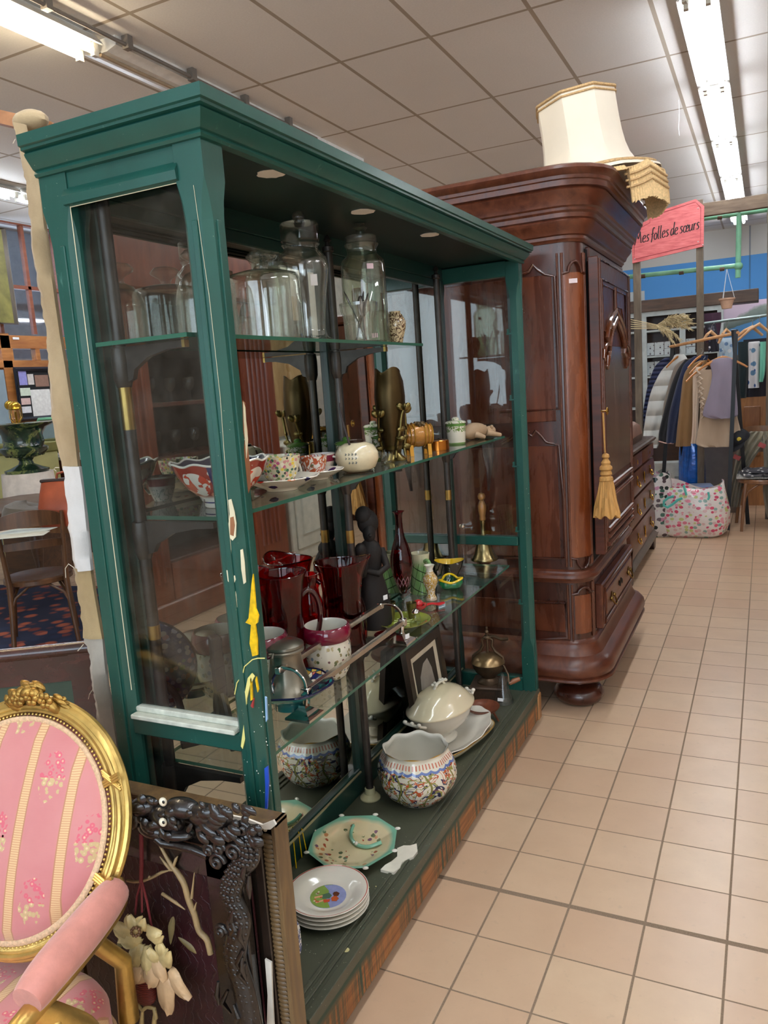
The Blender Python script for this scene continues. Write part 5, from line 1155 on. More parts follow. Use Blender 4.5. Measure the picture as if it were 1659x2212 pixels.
for k in range(60):
    x, y = rd.uniform(270, 560), rd.uniform(1735, 1810); b.ball(lp(x, y+(x-400)*.09, .028), rd.uniform(.005, .011), sx=rd.uniform(1, 2.4), sy=.6, n=7, rot=Matrix.Rotation(rd.uniform(-1, 1), 4, 'Y'))
for k in range(12): x, y = rd.uniform(470, 545), rd.uniform(1840, 2200); b.tube([lp(x, y, .022), lp(x+rd.uniform(-14, 14), y+26, .026), lp(x+rd.uniform(-10, 10), y+50, .02)], [.003, .006, .002], 6)
b.tube([lp(x, y, .02) for x, y in ((338, 1810), (352, 1822), (385, 1826), (420, 1835), (450, 1848))], .008, 8)
b.to('carved_relief', lac, smooth=60, **WP)
b = B()
for x, y in ((352, 1732), (352, 1776)): b.ball(lp(x, y, .036), .0085, sy=.7, n=12)
e_ = b.to('eye', plain('bone_white', 'e8e0c8', .3, coat=.5), smooth=60, **WP); e_['label'] = 'white bone eyes of the carved dragons'
b = B()
for x, y in ((353, 1733), (353, 1777)): b.ball(lp(x, y, .0435), .0032, sy=.5, n=8)
b.to('pupil', plain('pupil_black', '050505', .2), smooth=60, **WP)
br = plain('bone_branch', '9d8660', .5, 0, .25, 30, .3, 80)
b = B(); P = [(345, 1825), (366, 1862), (385, 1888), (398, 1910), (408, 1945), (420, 1975), (430, 2010), (447, 2030), (455, 2060)]
qq = [Vector(p) for p in smoothp([tuple(lp(x, y, .006)) for x, y in P], 5)]; b.tube(qq, [.0025+.0035*min(1, k/12) for k in range(len(qq))], 8)
for P in ([(275, 1902), (290, 1905), (306, 1904), (330, 1895), (350, 1884), (368, 1880)], [(322, 1894), (330, 1898)], [(350, 1930), (380, 1950), (400, 1965)], [(372, 1880), (380, 1856), (384, 1850)], [(414, 1940), (420, 1885)], [(420, 1965), (424, 1950)], [(370, 1880), (358, 1866), (345, 1850)]):
    b.tube([lp(x, y, .006) for x, y in P], [.0032]*(len(P)-1)+[.001], 6)
b.to('branch', br, smooth=60, **WP)
pet_y = plain('bone_petal', 'cbb57e', .45, 0, .22, 35, .3, 60, .2); pet_p = plain('pink_tinged_petal', 'cfae86', .45, 0, .3, 12, .3, 60, .2)
def petal(b, x, y, ang, L, w_, d=.012, curl=.3):
    c = lp(x, y, d); rows = []; n_ = 7; m_ = 6; A = Vector((cos(ang), 0, sin(ang))); N_ = Vector((-sin(ang), 0, cos(ang)))
    for i in range(n_+1):
        u = i/n_; ww = w_*(sin(pi*min(1, u*.82+.12)))**.8*(1+.07*sin(9*u)); lift = .010*sin(pi*u*.8)+curl*.01*u
        mid_ = [c+A*(L*u)+N_*(ww*v)+Vector((0, -lift+.006*abs(v)+.002*sin(v*7+u*5), 0)) for v in [(-1+2*j/m_) for j in range(m_+1)]]
        rows.append(mid_+[p_+Vector((0, .0022, 0)) for p_ in mid_[::-1]])
    b.loft(rows)
S2P = lambda px_: px_*.00112
for nm, lst, mt_ in (('petal', [(295, 2020, 100, 42, 17), (290, 2030, 150, 48, 20), (300, 2025, 200, 48, 18), (300, 2040, 250, 48, 17), (315, 2020, 20, 46, 20), (300, 2010, 60, 38, 14), (312, 2045, -80, 52, 17), (345, 2085, 120, 36, 15), (350, 2090, 60, 50, 16), (355, 2075, 90, 38, 14)], pet_y),
                     ('petal', [(330, 2060, -60, 50, 20), (330, 2080, -100, 48, 20), (362, 2100, -35, 60, 19), (352, 2105, -85, 74, 22), (320, 2105, 195, 60, 18), (300, 2090, 235, 44, 15)], pet_p)):
    for (x, y, a, L, w_) in lst:
        b = B(); petal(b, x, y, radians(a), S2P(L), S2P(w_), d=.016+.006*R.random()); b.to(nm, mt_, smooth=60, **WP)
b = B()
for k in range(9): b.ball(lp(293+9*cos(k*.7), 2013+9*sin(k*.7), .034), .0035, n=6)
b.to('stamens', plain('brown_stamens', '6b4a30', .5), smooth=60, **WP)
for pts in (((278, 2000), (262, 2030), (252, 2060)), ((375, 1980), (370, 2005), (368, 2040)), ((385, 2025), (410, 2045), (424, 2060)), ((250, 2060), (262, 2100), (262, 2140))):
    b = B(); q = [lp(x, y, .010) for x, y in pts]; b.tube([Vector(v) for v in smoothp([tuple(p) for p in q], 4)], [.001, .004, .006, .007, .008, .007, .005, .003, .001], 8, flat=((0, 1, 0), .4)); b.to('leaf', plain('olive_leaf', '6b5f3c', .5, 0, .3, 20), smooth=60, **WP)
bsk = NT('red_basket'); wv = bsk.n('TexWave', Vector=bsk.co(), Scale=90, Distortion=.6, _bands_direction='Z').outputs[1]
bsk.bsdf(Base__Color=bsk.mix(wv, H('5a1d1a'), H('8f3a30')), Roughness=.45, Normal=bsk.bump(wv, .7, .003))
b = B(); b.ball(lp(310, 2140, .008), .032, sx=1.0, sy=.5, sz=1.0, n=20); b.to('basket', bsk.m, smooth=60, **WP)
b = B(); b.tube([lp(x, y, .014) for x, y in ((283, 2175), (300, 2172), (308, 2182), (318, 2174), (333, 2178), (337, 2200))], .0045, 8)
for x in (284, 308, 335): b.tube([lp(x, 2180, .014), lp(x-3, 2230, .014)], [.003, .0065], 8)
b.to('tasselled_cord', pet_y, smooth=60, **WP)
b = B()
for P in ([(305, 1800), (306, 1850), (305, 1905)], [(305, 1905), (296, 1935), (292, 1975)], [(306, 1905), (307, 1970)], [(307, 1905), (318, 1950), (328, 2005)]): b.tube([lp(x, y, .01) for x, y in P], .0024 if P[0][1] > 1850 else .0042, 6)
b.to('hanging_cord', plain('maroon_cord', '7a2f34', .5), smooth=60, **WP)
# ------------------------------------------------------------ settee back behind the armchair
t = thing('settee', 'dark mahogany settee with green upholstery seen behind the armchair', 'settee', (-1.95, 1.62, 0))
mah = wood('mahogany', '230b08', '4a1c14', .25, 0, .8, .6)
p0, p1 = atz(-220, 1440, .76), atz(196, 1398, .76); d = (p1-p0).normalized(); nrm = Vector((-d.y, d.x, 0))
b = B(); b.tube([p0, p1, p1+d*.01], [.022, .022, .014], 16); b.to('top_rail', mah, parent=t, world=True)
b = B(); b.obox((p0+p1)/2-Vector((0, 0, .055)), d, nrm, (0, 0, 1), (p1-p0).length/2, .016, .04); b.to('upper_board', mah, parent=t, world=True, smooth=0)
b = B(); b.obox(p1-Vector((0, 0, .37))-d*.03, d, nrm, (0, 0, 1), .035, .02, .36); b.to('end_post', mah, parent=t, world=True, smooth=0)
b = B(); b.obox((p0+p1)/2-Vector((0, 0, .35)), d, nrm, (0, 0, 1), (p1-p0).length/2-.06, .012, .26); b.to('upholstered_back', plain('green_velvet', '3f4f40', .8, sheen=.4), parent=t, world=True, smooth=0)
b = B(); b.obox(p1-Vector((0, 0, .02))-d*.05+nrm*.03, d, nrm, (0, 0, 1), .05, .03, .008); b.to('corner_cap', plain('worn_corner', '5a5550', .4), parent=t, world=True, smooth=0)
B().box(-.02, .02, -.02, .02, .0, .1) if False else None
# ------------------------------------------------------------ cafe chair, table and things on it
c0 = (-3.98, 3.10, 0)
cc = bentwood((-4.22, 3.42, 0), radians(49), 'dark bentwood chair with curved crest standing by the antique table', m=wood('dark_bentwood', '35200f', '6b4526', .4, 2, 1, .4))

rugm = NT('red_blue_carpet'); v = rugm.co(); d_ = rugm.vor(9, v); s = rugm.sep(v)
rugm.bsdf(Base__Color=rugm.mix(rugm.rng(d_, .3, .5), rugm.ramp(rugm.sep(rugm.vor(9, v, 'Color'))[0], [(0, H('a5573f')), (.4, H('1e2a4a')), (.7, H('7d3a30'))], 'CONSTANT'), H('1b2440')), Roughness=.95)
r_ = B().box(-1.2, 1.2, -.9, .9, 0, .012).to('rug', rugm.m, loc=(-4.75, 3.75, 0), rot=(0, 0, radians(8)), smooth=0); tag(r_, 'red and navy patterned carpet under the dark bentwood chair', 'rug')
tb = thing('table', 'old wooden table covered with papers behind the dark bentwood chair', 'table', (-5.0, 4.35, .012))
oak = wood('dark_oak_table', '3a2416', '6d4a2c', .45, 0, 1, .2)
B().box(-.95, .95, -.5, .5, .72, .755, .006).to('tabletop', oak, tb, smooth=0)
B().box(-.85, .85, -.42, .42, .60, .72).to('apron', wood('worn_apron', '6b4426', 'a87b4c', .6, 2, 1, 0), tb, smooth=0)
for x, y in ((-.8, -.38), (.8, -.38), (-.8, .38), (.8, .38)):
    B().lathe([(0, 0), (.03, 0), (.045, .05), (.03, .12), (.05, .25), (.055, .38), (.03, .48), (.045, .52), (.045, .62), (0, .62)], 16, (x, y, 0)).to('leg', oak, tb)
zt = .012+.756
def onT(x, y): p = atz(x, y, zt); return p
pp_ = onT(60, 1165)
for k, (x, y, w_, h_, c, lb) in enumerate(((10, 1150, .15, .2, 'd9d4c8', 'yellowed printed sheet at the left on the antique table'), (55, 1150, .15, .21, 'd0e0e2', 'pale blue leaflet in front of the cap on the antique table'), (25, 1162, .2, .14, 'c9cfc9', 'grey printed sheet lowest on the antique table'))):
    q = onT(x, y); o = B().box(-w_, w_, -h_/2, h_/2, 0, .003).to('paper_sheet', plain('paper_%d' % k, c, .7), loc=(q.x, q.y, zt+.001+.004*k), rot=(0, 0, .3*k), smooth=0); tag(o, lb, 'paper', 'papers on the table')
# leather doctor's bag
bq = onT(112, 1140)
lt = plain('red_brown_leather', '93482f', .4, 0, .22, 9, .2, 30)
dbag = thing('leather_bag', 'red-brown leather doctor bag standing on the antique table', 'bag', (bq.x+.02, bq.y+.14, zt), radians(25))
rows = []
for z, hx, hy in ((0, .17, .10), (.02, .18, .11), (.12, .175, .105), (.2, .165, .075), (.27, .155, .035), (.285, .15, .022)):
    rows.append([(hx*abs(cos(a))**.4*math.copysign(1, cos(a)), hy*abs(sin(a))**.4*math.copysign(1, sin(a)), z) for a in [2*pi*k/32+.01 for k in range(32)]])
b = B(); b.loft(rows); b.to('bag_body', lt, dbag, smooth=50)
b = B(); b.box(-.158, .158, -.03, .03, .275, .295, .006); b.to('bag_mouth', plain('dark_bag_frame', '2a1a14', .4), dbag, smooth=0)
b = B(); b.tube([(-.06, 0, .29), (-.05, 0, .325), (0, 0, .335), (.05, 0, .325), (.06, 0, .29)], .008, 8); b.to('handle', lt, dbag)
cq = onT(35, 1125)
t = thing('flat_cap', 'grey brown flat cap lying on the table beside the leather bag', 'cap', (cq.x-.02, cq.y+.12, zt))
b = B(); b.lathe([(0, .10), (.08, .098), (.15, .08), (.17, .05), (.18, .02), (.15, .0), (0, 0)], 36, mod=lambda a, i, r, z: (r*(1+.08*cos(a)), z*(1+.25*cos(a+2.6)))); b.to('crown', cloth_mat('grey_tweed', '57524a'), t)
b = B(); b.ball((.02, -.19, .02), .12, sx=1.1, sy=.6, sz=.12); b.to('peak', cloth_mat('black_underside', '211e1c'), t)
# drum shade with green urn
uq = aty(52, 1085, 5.15)
t = thing('drum_shade', 'white drum lampshade standing behind the table under the green urn', 'lampshade', (aty(68, 1080, 4.95).x, 4.95, .62))
zt2 = aty(68, 1020, 4.95).z
ped = thing('pedestal', 'dark wooden pedestal beneath the white drum lampshade', 'pedestal', (t.location.x, 4.95, 0))
B().box(-.2, .2, -.2, .2, 0, .62).to('pedestal_body', oak, ped, smooth=0)
B().lathe([(.24, 0), (.22, zt2-.62), (.0, zt2-.62), ], 40).to('shade_skin', plain('white_shade_cloth', 'e2dcd4', .8), t)
urn = thing('urn', 'dark green marbled urn on a foot standing on the white drum shade', 'urn', (t.location.x-.0, 4.95, zt2))
def marble():
    t = NT('green_marble'); n = t.noise(5, t.co(), 7, .65, 1.2); return t.bsdf(Base__Color=t.ramp(n, [(.35, H('10201c')), (.52, H('26402f')), (.58, H('7c8a4e')), (.62, H('1c3028')), (.8, H('0e1a18'))]), Roughness=.25, Coat__Weight=.4)
mg = marble(); uh = aty(68, 912, 4.95).z-zt2
b = B(); b.lathe([(r*uh*1.25, z*uh) for r, z in ((0, 0), (.33, 0), (.34, .06), (.24, .10), (.12, .17), (.10, .24), (.13, .29), (.20, .31), (.30, .36), (.36, .44), (.37, .50), (.31, .53), (.29, .62), (.31, .78), (.38, .90), (.52, .96), (.55, .99), (.50, 1.0), (.36, .96), (.28, .7), (0, .5))], 48); b.to('urn_body', mg, urn)
b = B()
for k in range(28): a = 2*pi*k/28; b.ball((uh*.35*cos(a), uh*.35*sin(a), uh*.42), .022, sx=.7, sy=.7, sz=1.9, n=8)
b.to('gadroons', mg, urn)
for s_ in (-1, 1): B().tube([(s_*.31*uh, 0, .52*uh), (s_*.48*uh, 0, .50*uh), (s_*.56*uh, 0, .62*uh), (s_*.50*uh, 0, .85*uh), (s_*.36*uh, 0, .88*uh)], .016, 8).to('handle', mg, urn)
# yellow cupboard, counter, brass lamp cage
q0, q1 = aty(-60, 975, 5.3), aty(50, 960, 5.3)
t = thing('yellow_cupboard', 'pale yellow cupboard with an olive top at the left edge', 'cupboard', (q0.x, 5.4, 0))
B().box(q0.x+.25, q1.x, 5.3, 5.7, 0, q1.z-.1, .005).to('carcass', plain('pale_yellow_paint_wood', 'c3c284', .6, 0, .1, 5), parent=t, world=True, smooth=0)
B().box(q0.x-.03, q1.x+.03, 5.27, 5.73, q1.z-.1, q1.z, .01).to('olive_top', plain('olive_top', '77753a', .5), parent=t, world=True, smooth=0)
q0, q1 = aty(80, 990, 5.8), aty(200, 985, 5.8)
t = thing('counter', 'dark red brown counter topped with grey behind the urn', 'counter', (q0.x, 6.0, 0))
B().box(q0.x, q1.x, 5.8, 6.3, 0, q1.z-.03).to('carcass', wood('red_brown_panel', '40160f', '6d2c1e', .4, 2), parent=t, world=True, smooth=0)
B().box(q0.x-.04, q1.x+.04, 5.76, 6.34, q1.z-.03, q1.z).to('worktop', plain('grey_worktop', 'a9aaa8', .5), parent=t, world=True, smooth=0)
for k, (x, y, w_, h_, c, lb, nm) in enumerate(((108, 985, .1, .10, 'd8d8da', 'white machine standing on the counter behind the urn', 'cash_register'), (118, 958, .12, .05, 'd98ba0', 'pink box on top of the white machine on the counter', 'box'))):
    zc = q1.z if k == 0 else q1.z+.13
    c_ = aty(x, y, 6.0); o = B().box(-.13, .13, -.1, .1, 0, .13-.05*k, .006).to(nm, plain('box_%d' % k, c, .5), loc=(c_.x, 6.0, zc), smooth=0); tag(o, lb, nm.replace('_', ' '))
t = thing('hand_mirror', 'green metal framed swivel mirror standing on the counter by the urn', 'mirror', (aty(100, 960, 5.86).x, 5.86, q1.z))
b = B(); b.tube([(-.09, 0, 0), (-.09, 0, .36), (-.06, 0, .40), (.16, 0, .40), (.2, 0, .36), (.2, 0, 0)], .016, 8); b.to('stand', gp, t)
B().box(-.06, .17, -.006, .006, .04, .36).to('mirror_plate', MM, t, smooth=0)
bl = aty(33, 890, 5.5)
t = thing('ship_lamp', 'brass caged bulkhead lamp standing on a pole left of the pinboard', 'lamp', (bl.x, 5.5, q0.z))
brs = plain('polished_brass', 'd3a63f', .2, 1, .1, 20)
t.location = (bl.x, 5.5, aty(40, 960, 5.4).z)
zb_ = bl.z-t.location.z
b = B(); b.tube([(0, 0, 0), (0, 0, zb_)], .012, 8); b.to('stem', brs, t)
b = B(); b.lathe([(0, .11), (.035, .10), (.06, .07), (.063, .03), (.05, .02), (0, .02)], 24, (0, 0, zb_)); b.ball((-.07, 0, zb_+.07), .05, n=14); b.to('brass_body', brs, t)
b = B()
for k in range(8): a = 2*pi*k/8; b.tube([(.056*cos(a), .056*sin(a), zb_+.02), (.06*cos(a), .06*sin(a), zb_-.06), (.03*cos(a), .03*sin(a), zb_-.11)], .003, 5)
b.to('cage', brs, t)
B().lathe([(0, -.09), (.035, -.08), (.046, -.03), (.042, .02), (0, .02)], 20, (0, 0, zb_)).to('glass_globe', glass('clear_glass', (.95, .96, .95), (.5, .55, .55)), t)
# ------------------------------------------------------------ glazed timber partition on the left
PX = -7.3
def px_(x, y): return atx(x, y, PX)
om = wood('orange_pine', '8a4f22', 'c98a4a', .5, 1, .6, .2); rm = wood('reddish_frame', '6a2f1c', '9a5a3c', .5, 1, .6, .2)
slab('wall_left', XL-.2, XL, YN, YF, 0, ZC, plain('left_wall_grey', '9aa2aa', .7))
pt = thing('glazed_partition', 'timber framed glazed partition with orange transom at the left', 'partition', (PX, 6.3, 0))
WQ = dict(parent=pt, world=True)
z_head = px_(50, 490).z; z_mid = px_(50, 622).z; z_tr1 = px_(50, 722).z; z_tr2 = px_(50, 748).z
Y0p, Y1p = 5.2, 9.0
B().box(PX-.04, PX+.04, Y0p, Y1p, z_head, z_head+.09, .004).to('head_beam', rm, smooth=0, **WQ)
for y in [px_(60, 620).y+k*.42 for k in range(-2, 6)]: B().box(PX-.02, PX+.03, y-.022, y+.022, z_tr1, z_head, .003).to('mullion', rm, smooth=0, **WQ)
B().box(PX-.02, PX+.03, Y0p, Y1p, z_mid-.02, z_mid+.02, .003).to('glazing_bar', rm, smooth=0, **WQ)
B().box(PX-.03, PX+.05, Y0p, Y1p, z_tr2-.03, z_tr1-.02, .004).to('transom', om, smooth=0, **WQ)
zc_ = px_(50, 775).z; B().box(PX-.03, PX+.05, Y0p, Y1p, zc_-.10, zc_-.02, .004).to('lower_transom', om, smooth=0, **WQ)
for y in [px_(75, 755).y+k*.35 for k in range(-2, 6)]: B().box(PX-.03, PX+.045, y-.03, y+.03, zc_-.02, z_tr2, .003).to('short_mullion', om, smooth=0, **WQ)
for y in (px_(20, 850).y, px_(20, 850).y+1.6): B().box(PX-.03, PX+.05, y-.06, y+.06, 0, z_tr1, .004).to('stud', om, smooth=0, **WQ)
B().box(PX-.03, PX-.01, Y0p, Y1p, 0, zc_-.1).to('lower_boards', plain('orange_board', 'a8703c', .6, 0, .15, 4), smooth=0, **WQ)
pg_ = glass('partition_glass', (.8, .84, .88), (.5, .55, .6), 1.5, .03)
B().box(PX-.002, PX+.002, Y0p, Y1p, zc_, z_head).to('pane', pg_, smooth=0, **WQ)
B().obox(px_(26, 732)+Vector((.06, 0, 0)), (0, 1, 0), (0, 0, 1), (1, 0, 0), .04, .012, .001).to('price_label', plain('white_label', 'eeeeee', .6), smooth=0, **WQ)
area('back_room_daylight', (XL+.08, 6.6, 2.75), (radians(90), 0, radians(-90)), 3.4, 1.3, 26, (.78, .87, 1))
# blue-grey door and painting at far left
q0 = px_(0, 800)
t = thing('painting', 'painting in a dark frame hanging at the left edge by the glazed partition', 'painting', tuple(px_(-10, 640)+Vector((.12, 0, 0))))
A1, A2 = px_(-50, 560)+Vector((.1, 0, 0)), px_(19, 700)+Vector((.1, 0, 0)); zb2, zt3 = px_(15, 702).z, px_(0, 500).z
B().box(PX+.09, PX+.12, A1.y, A2.y, zb2, zt3).to('canvas', plain('olive_painting', '6f6a35', .6, 0, .4, 6), parent=t, world=True, smooth=0)
b = B(); P = [(PX+.12, A1.y, zb2), (PX+.12, A2.y, zb2), (PX+.12, A2.y, zt3), (PX+.12, A1.y, zt3)]; b.tube(P, .03, 4, closed=True); b.to('frame', wood('dark_frame', '2c2218', '5a4a34', .5, 2), parent=t, world=True, smooth=0)
t = thing('door_leaf', 'blue grey painted door leaf standing left of the black pinboard', 'door', (PX+.1, px_(8, 880).y-.3, 0))
y1_ = px_(22, 850).y-.02
B().box(PX+.06, PX+.10, y1_-.55, y1_-.10, 0, px_(5, 800).z).to('leaf', plain('blue_grey_paint', '8294a0', .6, 0, .15, 4), parent=t, world=True, smooth=0)
# pinboard with cards
pb = thing('pinboard', 'black framed pinboard covered with small cards and a leaflet', 'pinboard', tuple(atx(80, 850, PX+.1)))
PB = PX+.10
A1, A2 = atx(30, 795, PB), atx(135, 900, PB); zt4, zb4 = atx(60, 797, PB).z, atx(60, 905, PB).z; ya, yb = A1.y, A2.y+.25
B().box(PB-.015, PB, ya, yb, zb4, zt4).to('board', plain('black_felt', '17181c', .9), parent=pb, world=True, smooth=0)
b = B(); b.tube([(PB+.005, ya, zb4), (PB+.005, yb, zb4), (PB+.005, yb, zt4), (PB+.005, ya, zt4)], .026, 4, closed=True); b.to('frame', plain('black_gloss_frame', '1a2230', .3), parent=pb, world=True, smooth=0)
for x0, x1, y0, y1, c, lb in ((41, 58, 802, 832, '8f8fd0', 'purple and white card'), (60, 73, 808, 831, 'c9c3c0', 'red striped card'), (76, 105, 810, 835, '8a6a5c', 'photo card'), (44, 66, 838, 855, 'cfdccb', 'pale green card'), (46, 66, 860, 874, 'd6b8b4', 'card with a red pattern'), (48, 68, 878, 892, 'dfe2e8', 'plain white card'), (69, 111, 841, 898, 'e4e6e4', 'large printed leaflet'), (106, 122, 805, 815, 'dcdcdc', 'small white card')):
    a_, c_ = atx(x0, (y0+y1)/2, PB+.004), atx(x1, (y0+y1)/2, PB+.004); z1_, z0_ = atx((x0+x1)/2, y0, PB+.004).z, atx((x0+x1)/2, y1, PB+.004).z
    o = B().box(PB+.001, PB+.004, a_.y, c_.y, z0_, z1_).to('card', plain('card_'+c, c, .6, 0, .12, 30), loc=None, smooth=0)
    tag(o, lb+' pinned on the black pinboard', 'card', 'cards on the pinboard')
# ------------------------------------------------------------ things in the green cabinet
Z0, Z3, Z2, Z1 = .1655, SZ[0]+.0045, SZ[1]+.0045, SZ[2]+.0045
def away(x, y, z, r=0): p = atz(x, y, z); d = Vector((p.x, p.y, 0)).normalized(); return Vector((p.x, p.y, z))+d*r
white = plain('white_glaze', 'ded9cb', .15, 0, .03, 6, coat=.6); creamw = plain('cream_glaze', 'dccfae', .14, 0, .05, 5, coat=.7)
def vine(t, v, s_, w_=.02, d=2.5): n = t.noise(s_, v, 2, .5, d); return t.rng(t.mth('ABSOLUTE', t.mth('SUBTRACT', n, .5)), w_, w_*1.5, 1, 0)
def flowers(t, v, base, s_, cols, size=.3, rnd=1.):
    d = t.vor(s_, v, rnd=rnd); c = t.sep(t.vor(s_, v, 'Color', rnd=rnd))[0]
    f = t.rng(t.mth('ADD', d, t.mth('MULTIPLY', t.noise(s_*4, v, 2), .25)), size+.10, size+.14, 1, 0)
    return t.mix(f, base, t.ramp(c, [(i/len(cols), H(k)) for i, k in enumerate(cols)], 'CONSTANT'))
def porcelain(name, bg, layers, bands=(), r=.14, axis=2):
    """glazed china: base colour, painted layers, then constant bands by height (z0, z1, colour)"""
    t = NT(name); v = t.co(); z = t.sep(v)[axis]; col = H(bg)
    base = t.mix(t.rng(t.noise(5, v), .3, .7, 0, .3), col, tuple([x*.85 for x in col[:3]]+[1])); col = base
    for ly in layers:
        k = ly[0]; zz = ly[-1]; msk = None
        if zz: msk = t.mth('MULTIPLY', t.mth('GREATER_THAN', z, zz[0]), t.mth('LESS_THAN', z, zz[1]))
        if k == 'vine': new = t.mix(vine(t, v, ly[1], ly[3], ly[4]), col, H(ly[2]))
        elif k == 'flower': new = flowers(t, v, col, ly[1], ly[2], ly[3])
        col = t.mix(msk, col, new) if msk is not None else new
    for z0, z1, c in bands: col = t.mix(t.mth('MULTIPLY', t.mth('GREATER_THAN', z, z0), t.mth('LESS_THAN', z, z1)), col, H(c))
    return t.bsdf(Base__Color=col, Roughness=r, Coat__Weight=.5, Coat__Roughness=.08)
def potm(name, label, cat, loc, prof, m, rz=0, group=None, n=48, mod=None, sx=1, sy=1, part='body', smooth=50, rot=None):
    t = thing(name, label, cat, tuple(loc), rz, group, rot); b = B(); b.lathe(prof, n, mod=mod, sx=sx, sy=sy); b.to(part, m, t, smooth=smooth); return t
def shell(out, th): return out+[(max(r-th, 0), z+(th if i == len(out)-1 else 0)) for i, (r, z) in reversed(list(enumerate(out)))]
# --- bottom board
mk = lambda a, i, r, z: (r*(1+.022*cos(8*a)*min(1, z/.05)), z+(.0045*cos(8*a) if .20 < z else 0))
op = [(0, .006), (.060, .006), (.068, 0), (.074, .004), (.078, .012), (.100, .034), (.117, .066), (.126, .100), (.127, .130), (.123, .165), (.113, .198), (.104, .216), (.102, .226), (.105, .236)]
cpm = NT('faience_jardiniere'); v = cpm.co(); z = cpm.sep(v)[2]
colr = cpm.mix(cpm.rng(cpm.noise(4, v), .3, .7), H('dcd6c4'), H('e6e0d0'))
body = flowers(cpm, v, colr, 22, ('c96a3c', '26306b', '7d8a3c', 'e6e0d0', 'c9a83e', 'e6e0d0', '45598f'), .22)
body = cpm.mix(vine(cpm, v, 11, .026, 2.2), body, H('1c2350')); body = cpm.mix(vine(cpm, v, 9, .020, 3.), body, H('8c8a42')); body = cpm.mix(vine(cpm, cpm.co((1, 1, 1), (0, 0, 1)), 13, .016, 2.), body, H('b9552f'))
ang = cpm.n('Gradient' if False else 'TexGradient', Vector=v, _gradient_type='RADIAL').outputs[1]
rib = cpm.mth('LESS_THAN', cpm.mth('ABSOLUTE', cpm.mth('SUBTRACT', cpm.mth('FRACT', cpm.mth('ADD', cpm.mth('MULTIPLY', ang, 8), cpm.mth('MULTIPLY', cpm.mth('SINE', cpm.mth('MULTIPLY', z, 40)), .12))), .5)), .035)
body = cpm.mix(rib, body, H('7c7a3c'))
wavez = cpm.mth('ADD', z, cpm.mth('MULTIPLY', cpm.mth('ABSOLUTE', cpm.mth('SINE', cpm.mth('MULTIPLY', ang, 2*pi*12))), .008))
topm = cpm.mth('GREATER_THAN', wavez, .188); bandb = cpm.mth('MULTIPLY', cpm.mth('GREATER_THAN', wavez, .182), cpm.mth('LESS_THAN', wavez, .192))
tick = cpm.mth('MULTIPLY', cpm.mth('LESS_THAN', cpm.mth('FRACT', cpm.mth('MULTIPLY', ang, 64)), .42), cpm.mth('LESS_THAN', cpm.mth('ABSOLUTE', cpm.mth('SUBTRACT', z, .205)), .009))
body = cpm.mix(topm, body, cpm.mix(tick, colr, H('c0735c'))); body = cpm.mix(bandb, body, H('6478b0'))
body = cpm.mix(cpm.mth('GREATER_THAN', z, .2335), body, H('c79a45')); body = cpm.mix(cpm.mth('LESS_THAN', z, .008), body, H('c9c2b0'))
cpm = cpm.bsdf(Base__Color=body, Roughness=.14, Coat__Weight=.6, Coat__Roughness=.08)
t = potm('jardiniere', 'round white faience cachepot painted with navy, yellow and green scrolls', 'plant pot', (-1.006, 2.135, Z0), op, cpm, rz=.3, mod=mk, n=96, part='painted_body'); t.scale = (1, 1, .76)
b = B(); b.lathe([(.1045, .2362), (.099, .232), (.098, .224), (.100, .214), (.109, .196), (.118, .165), (.121, .13), (.113, .08), (.08, .03), (0, .018)], 96, mod=mk); b.to('white_interior', white, t, smooth=60)
# tray, platter and tureen
Tc = Vector((-1.045, 2.51, Z0)); tr = radians(78)
def oval(r): return 1
t = thing('tray', 'rounded cream tray with gilt rim under the white platter', 'tray', tuple(Tc+Vector((.0, .02, 0))), tr)
sqr = lambda a, p_=4: (abs(cos(a))**p_+abs(sin(a))**p_)**(-1/p_)
b = B(); b.lathe([(0, .003), (.70, .003), (.80, .004), (.90, .016), (1.0, .034), (1.0, .038), (.97, .038), (.88, .020), (.78, .009), (0, .009)], 72, mod=lambda a, i, r, z: (r*sqr(a)*.86, z), sx=.215, sy=.135); b.to('tray_body', creamw, t, smooth=50)
b = B(); b.tube([(.215*sqr(a)*.86*cos(a), .135*sqr(a)*.86*sin(a), .0375) for a in [2*pi*k/72 for k in range(72)]], .0022, 6, closed=True); b.to('gilt_rim', plain('gilt_line', 'c79a4a', .3, .6), t)
t = potm('platter', 'white oval scalloped platter resting on the cream tray under the tureen', 'platter', tuple(Tc+Vector((.012, .025, .020))), [(0, 0), (.5, 0), (.6, .002), (.72, .010), (.86, .018), (.97, .028), (1, .032), (.98, .034), (.85, .023), (.70, .015), (.58, .006), (0, .005)], white, tr, n=72, mod=lambda a, i, r, z: (r*(1+.02*cos(12*a)*(r > .8)), z+.02*r*cos(a)), sx=.19, sy=.118)
tu = thing('tureen', 'cream white footed soup tureen with a twig handle on its domed lid', 'tureen', tuple(Tc+Vector((-.022, -.005, .028))), tr); tu.scale = (1, 1, .86)
b = B(); b.lathe([(0, 0), (.46, 0), (.47, .006), (.40, .016), (.34, .026), (.40, .036), (.62, .055), (.84, .085), (.96, .12), (1.0, .145), (1.02, .148), (.98, .150), (.94, .125), (0, .05)], 72, sx=.152, sy=.102); b.to('bowl', white, tu, smooth=50)
b = B(); b.lathe([(1.04, .146), (1.05, .150), (1.03, .156), (.92, .168), (.80, .190), (.62, .212), (.40, .228), (.2, .235), (0, .237)], 72, sx=.152, sy=.104); ld = b.to('lid', creamw, tu, smooth=50)
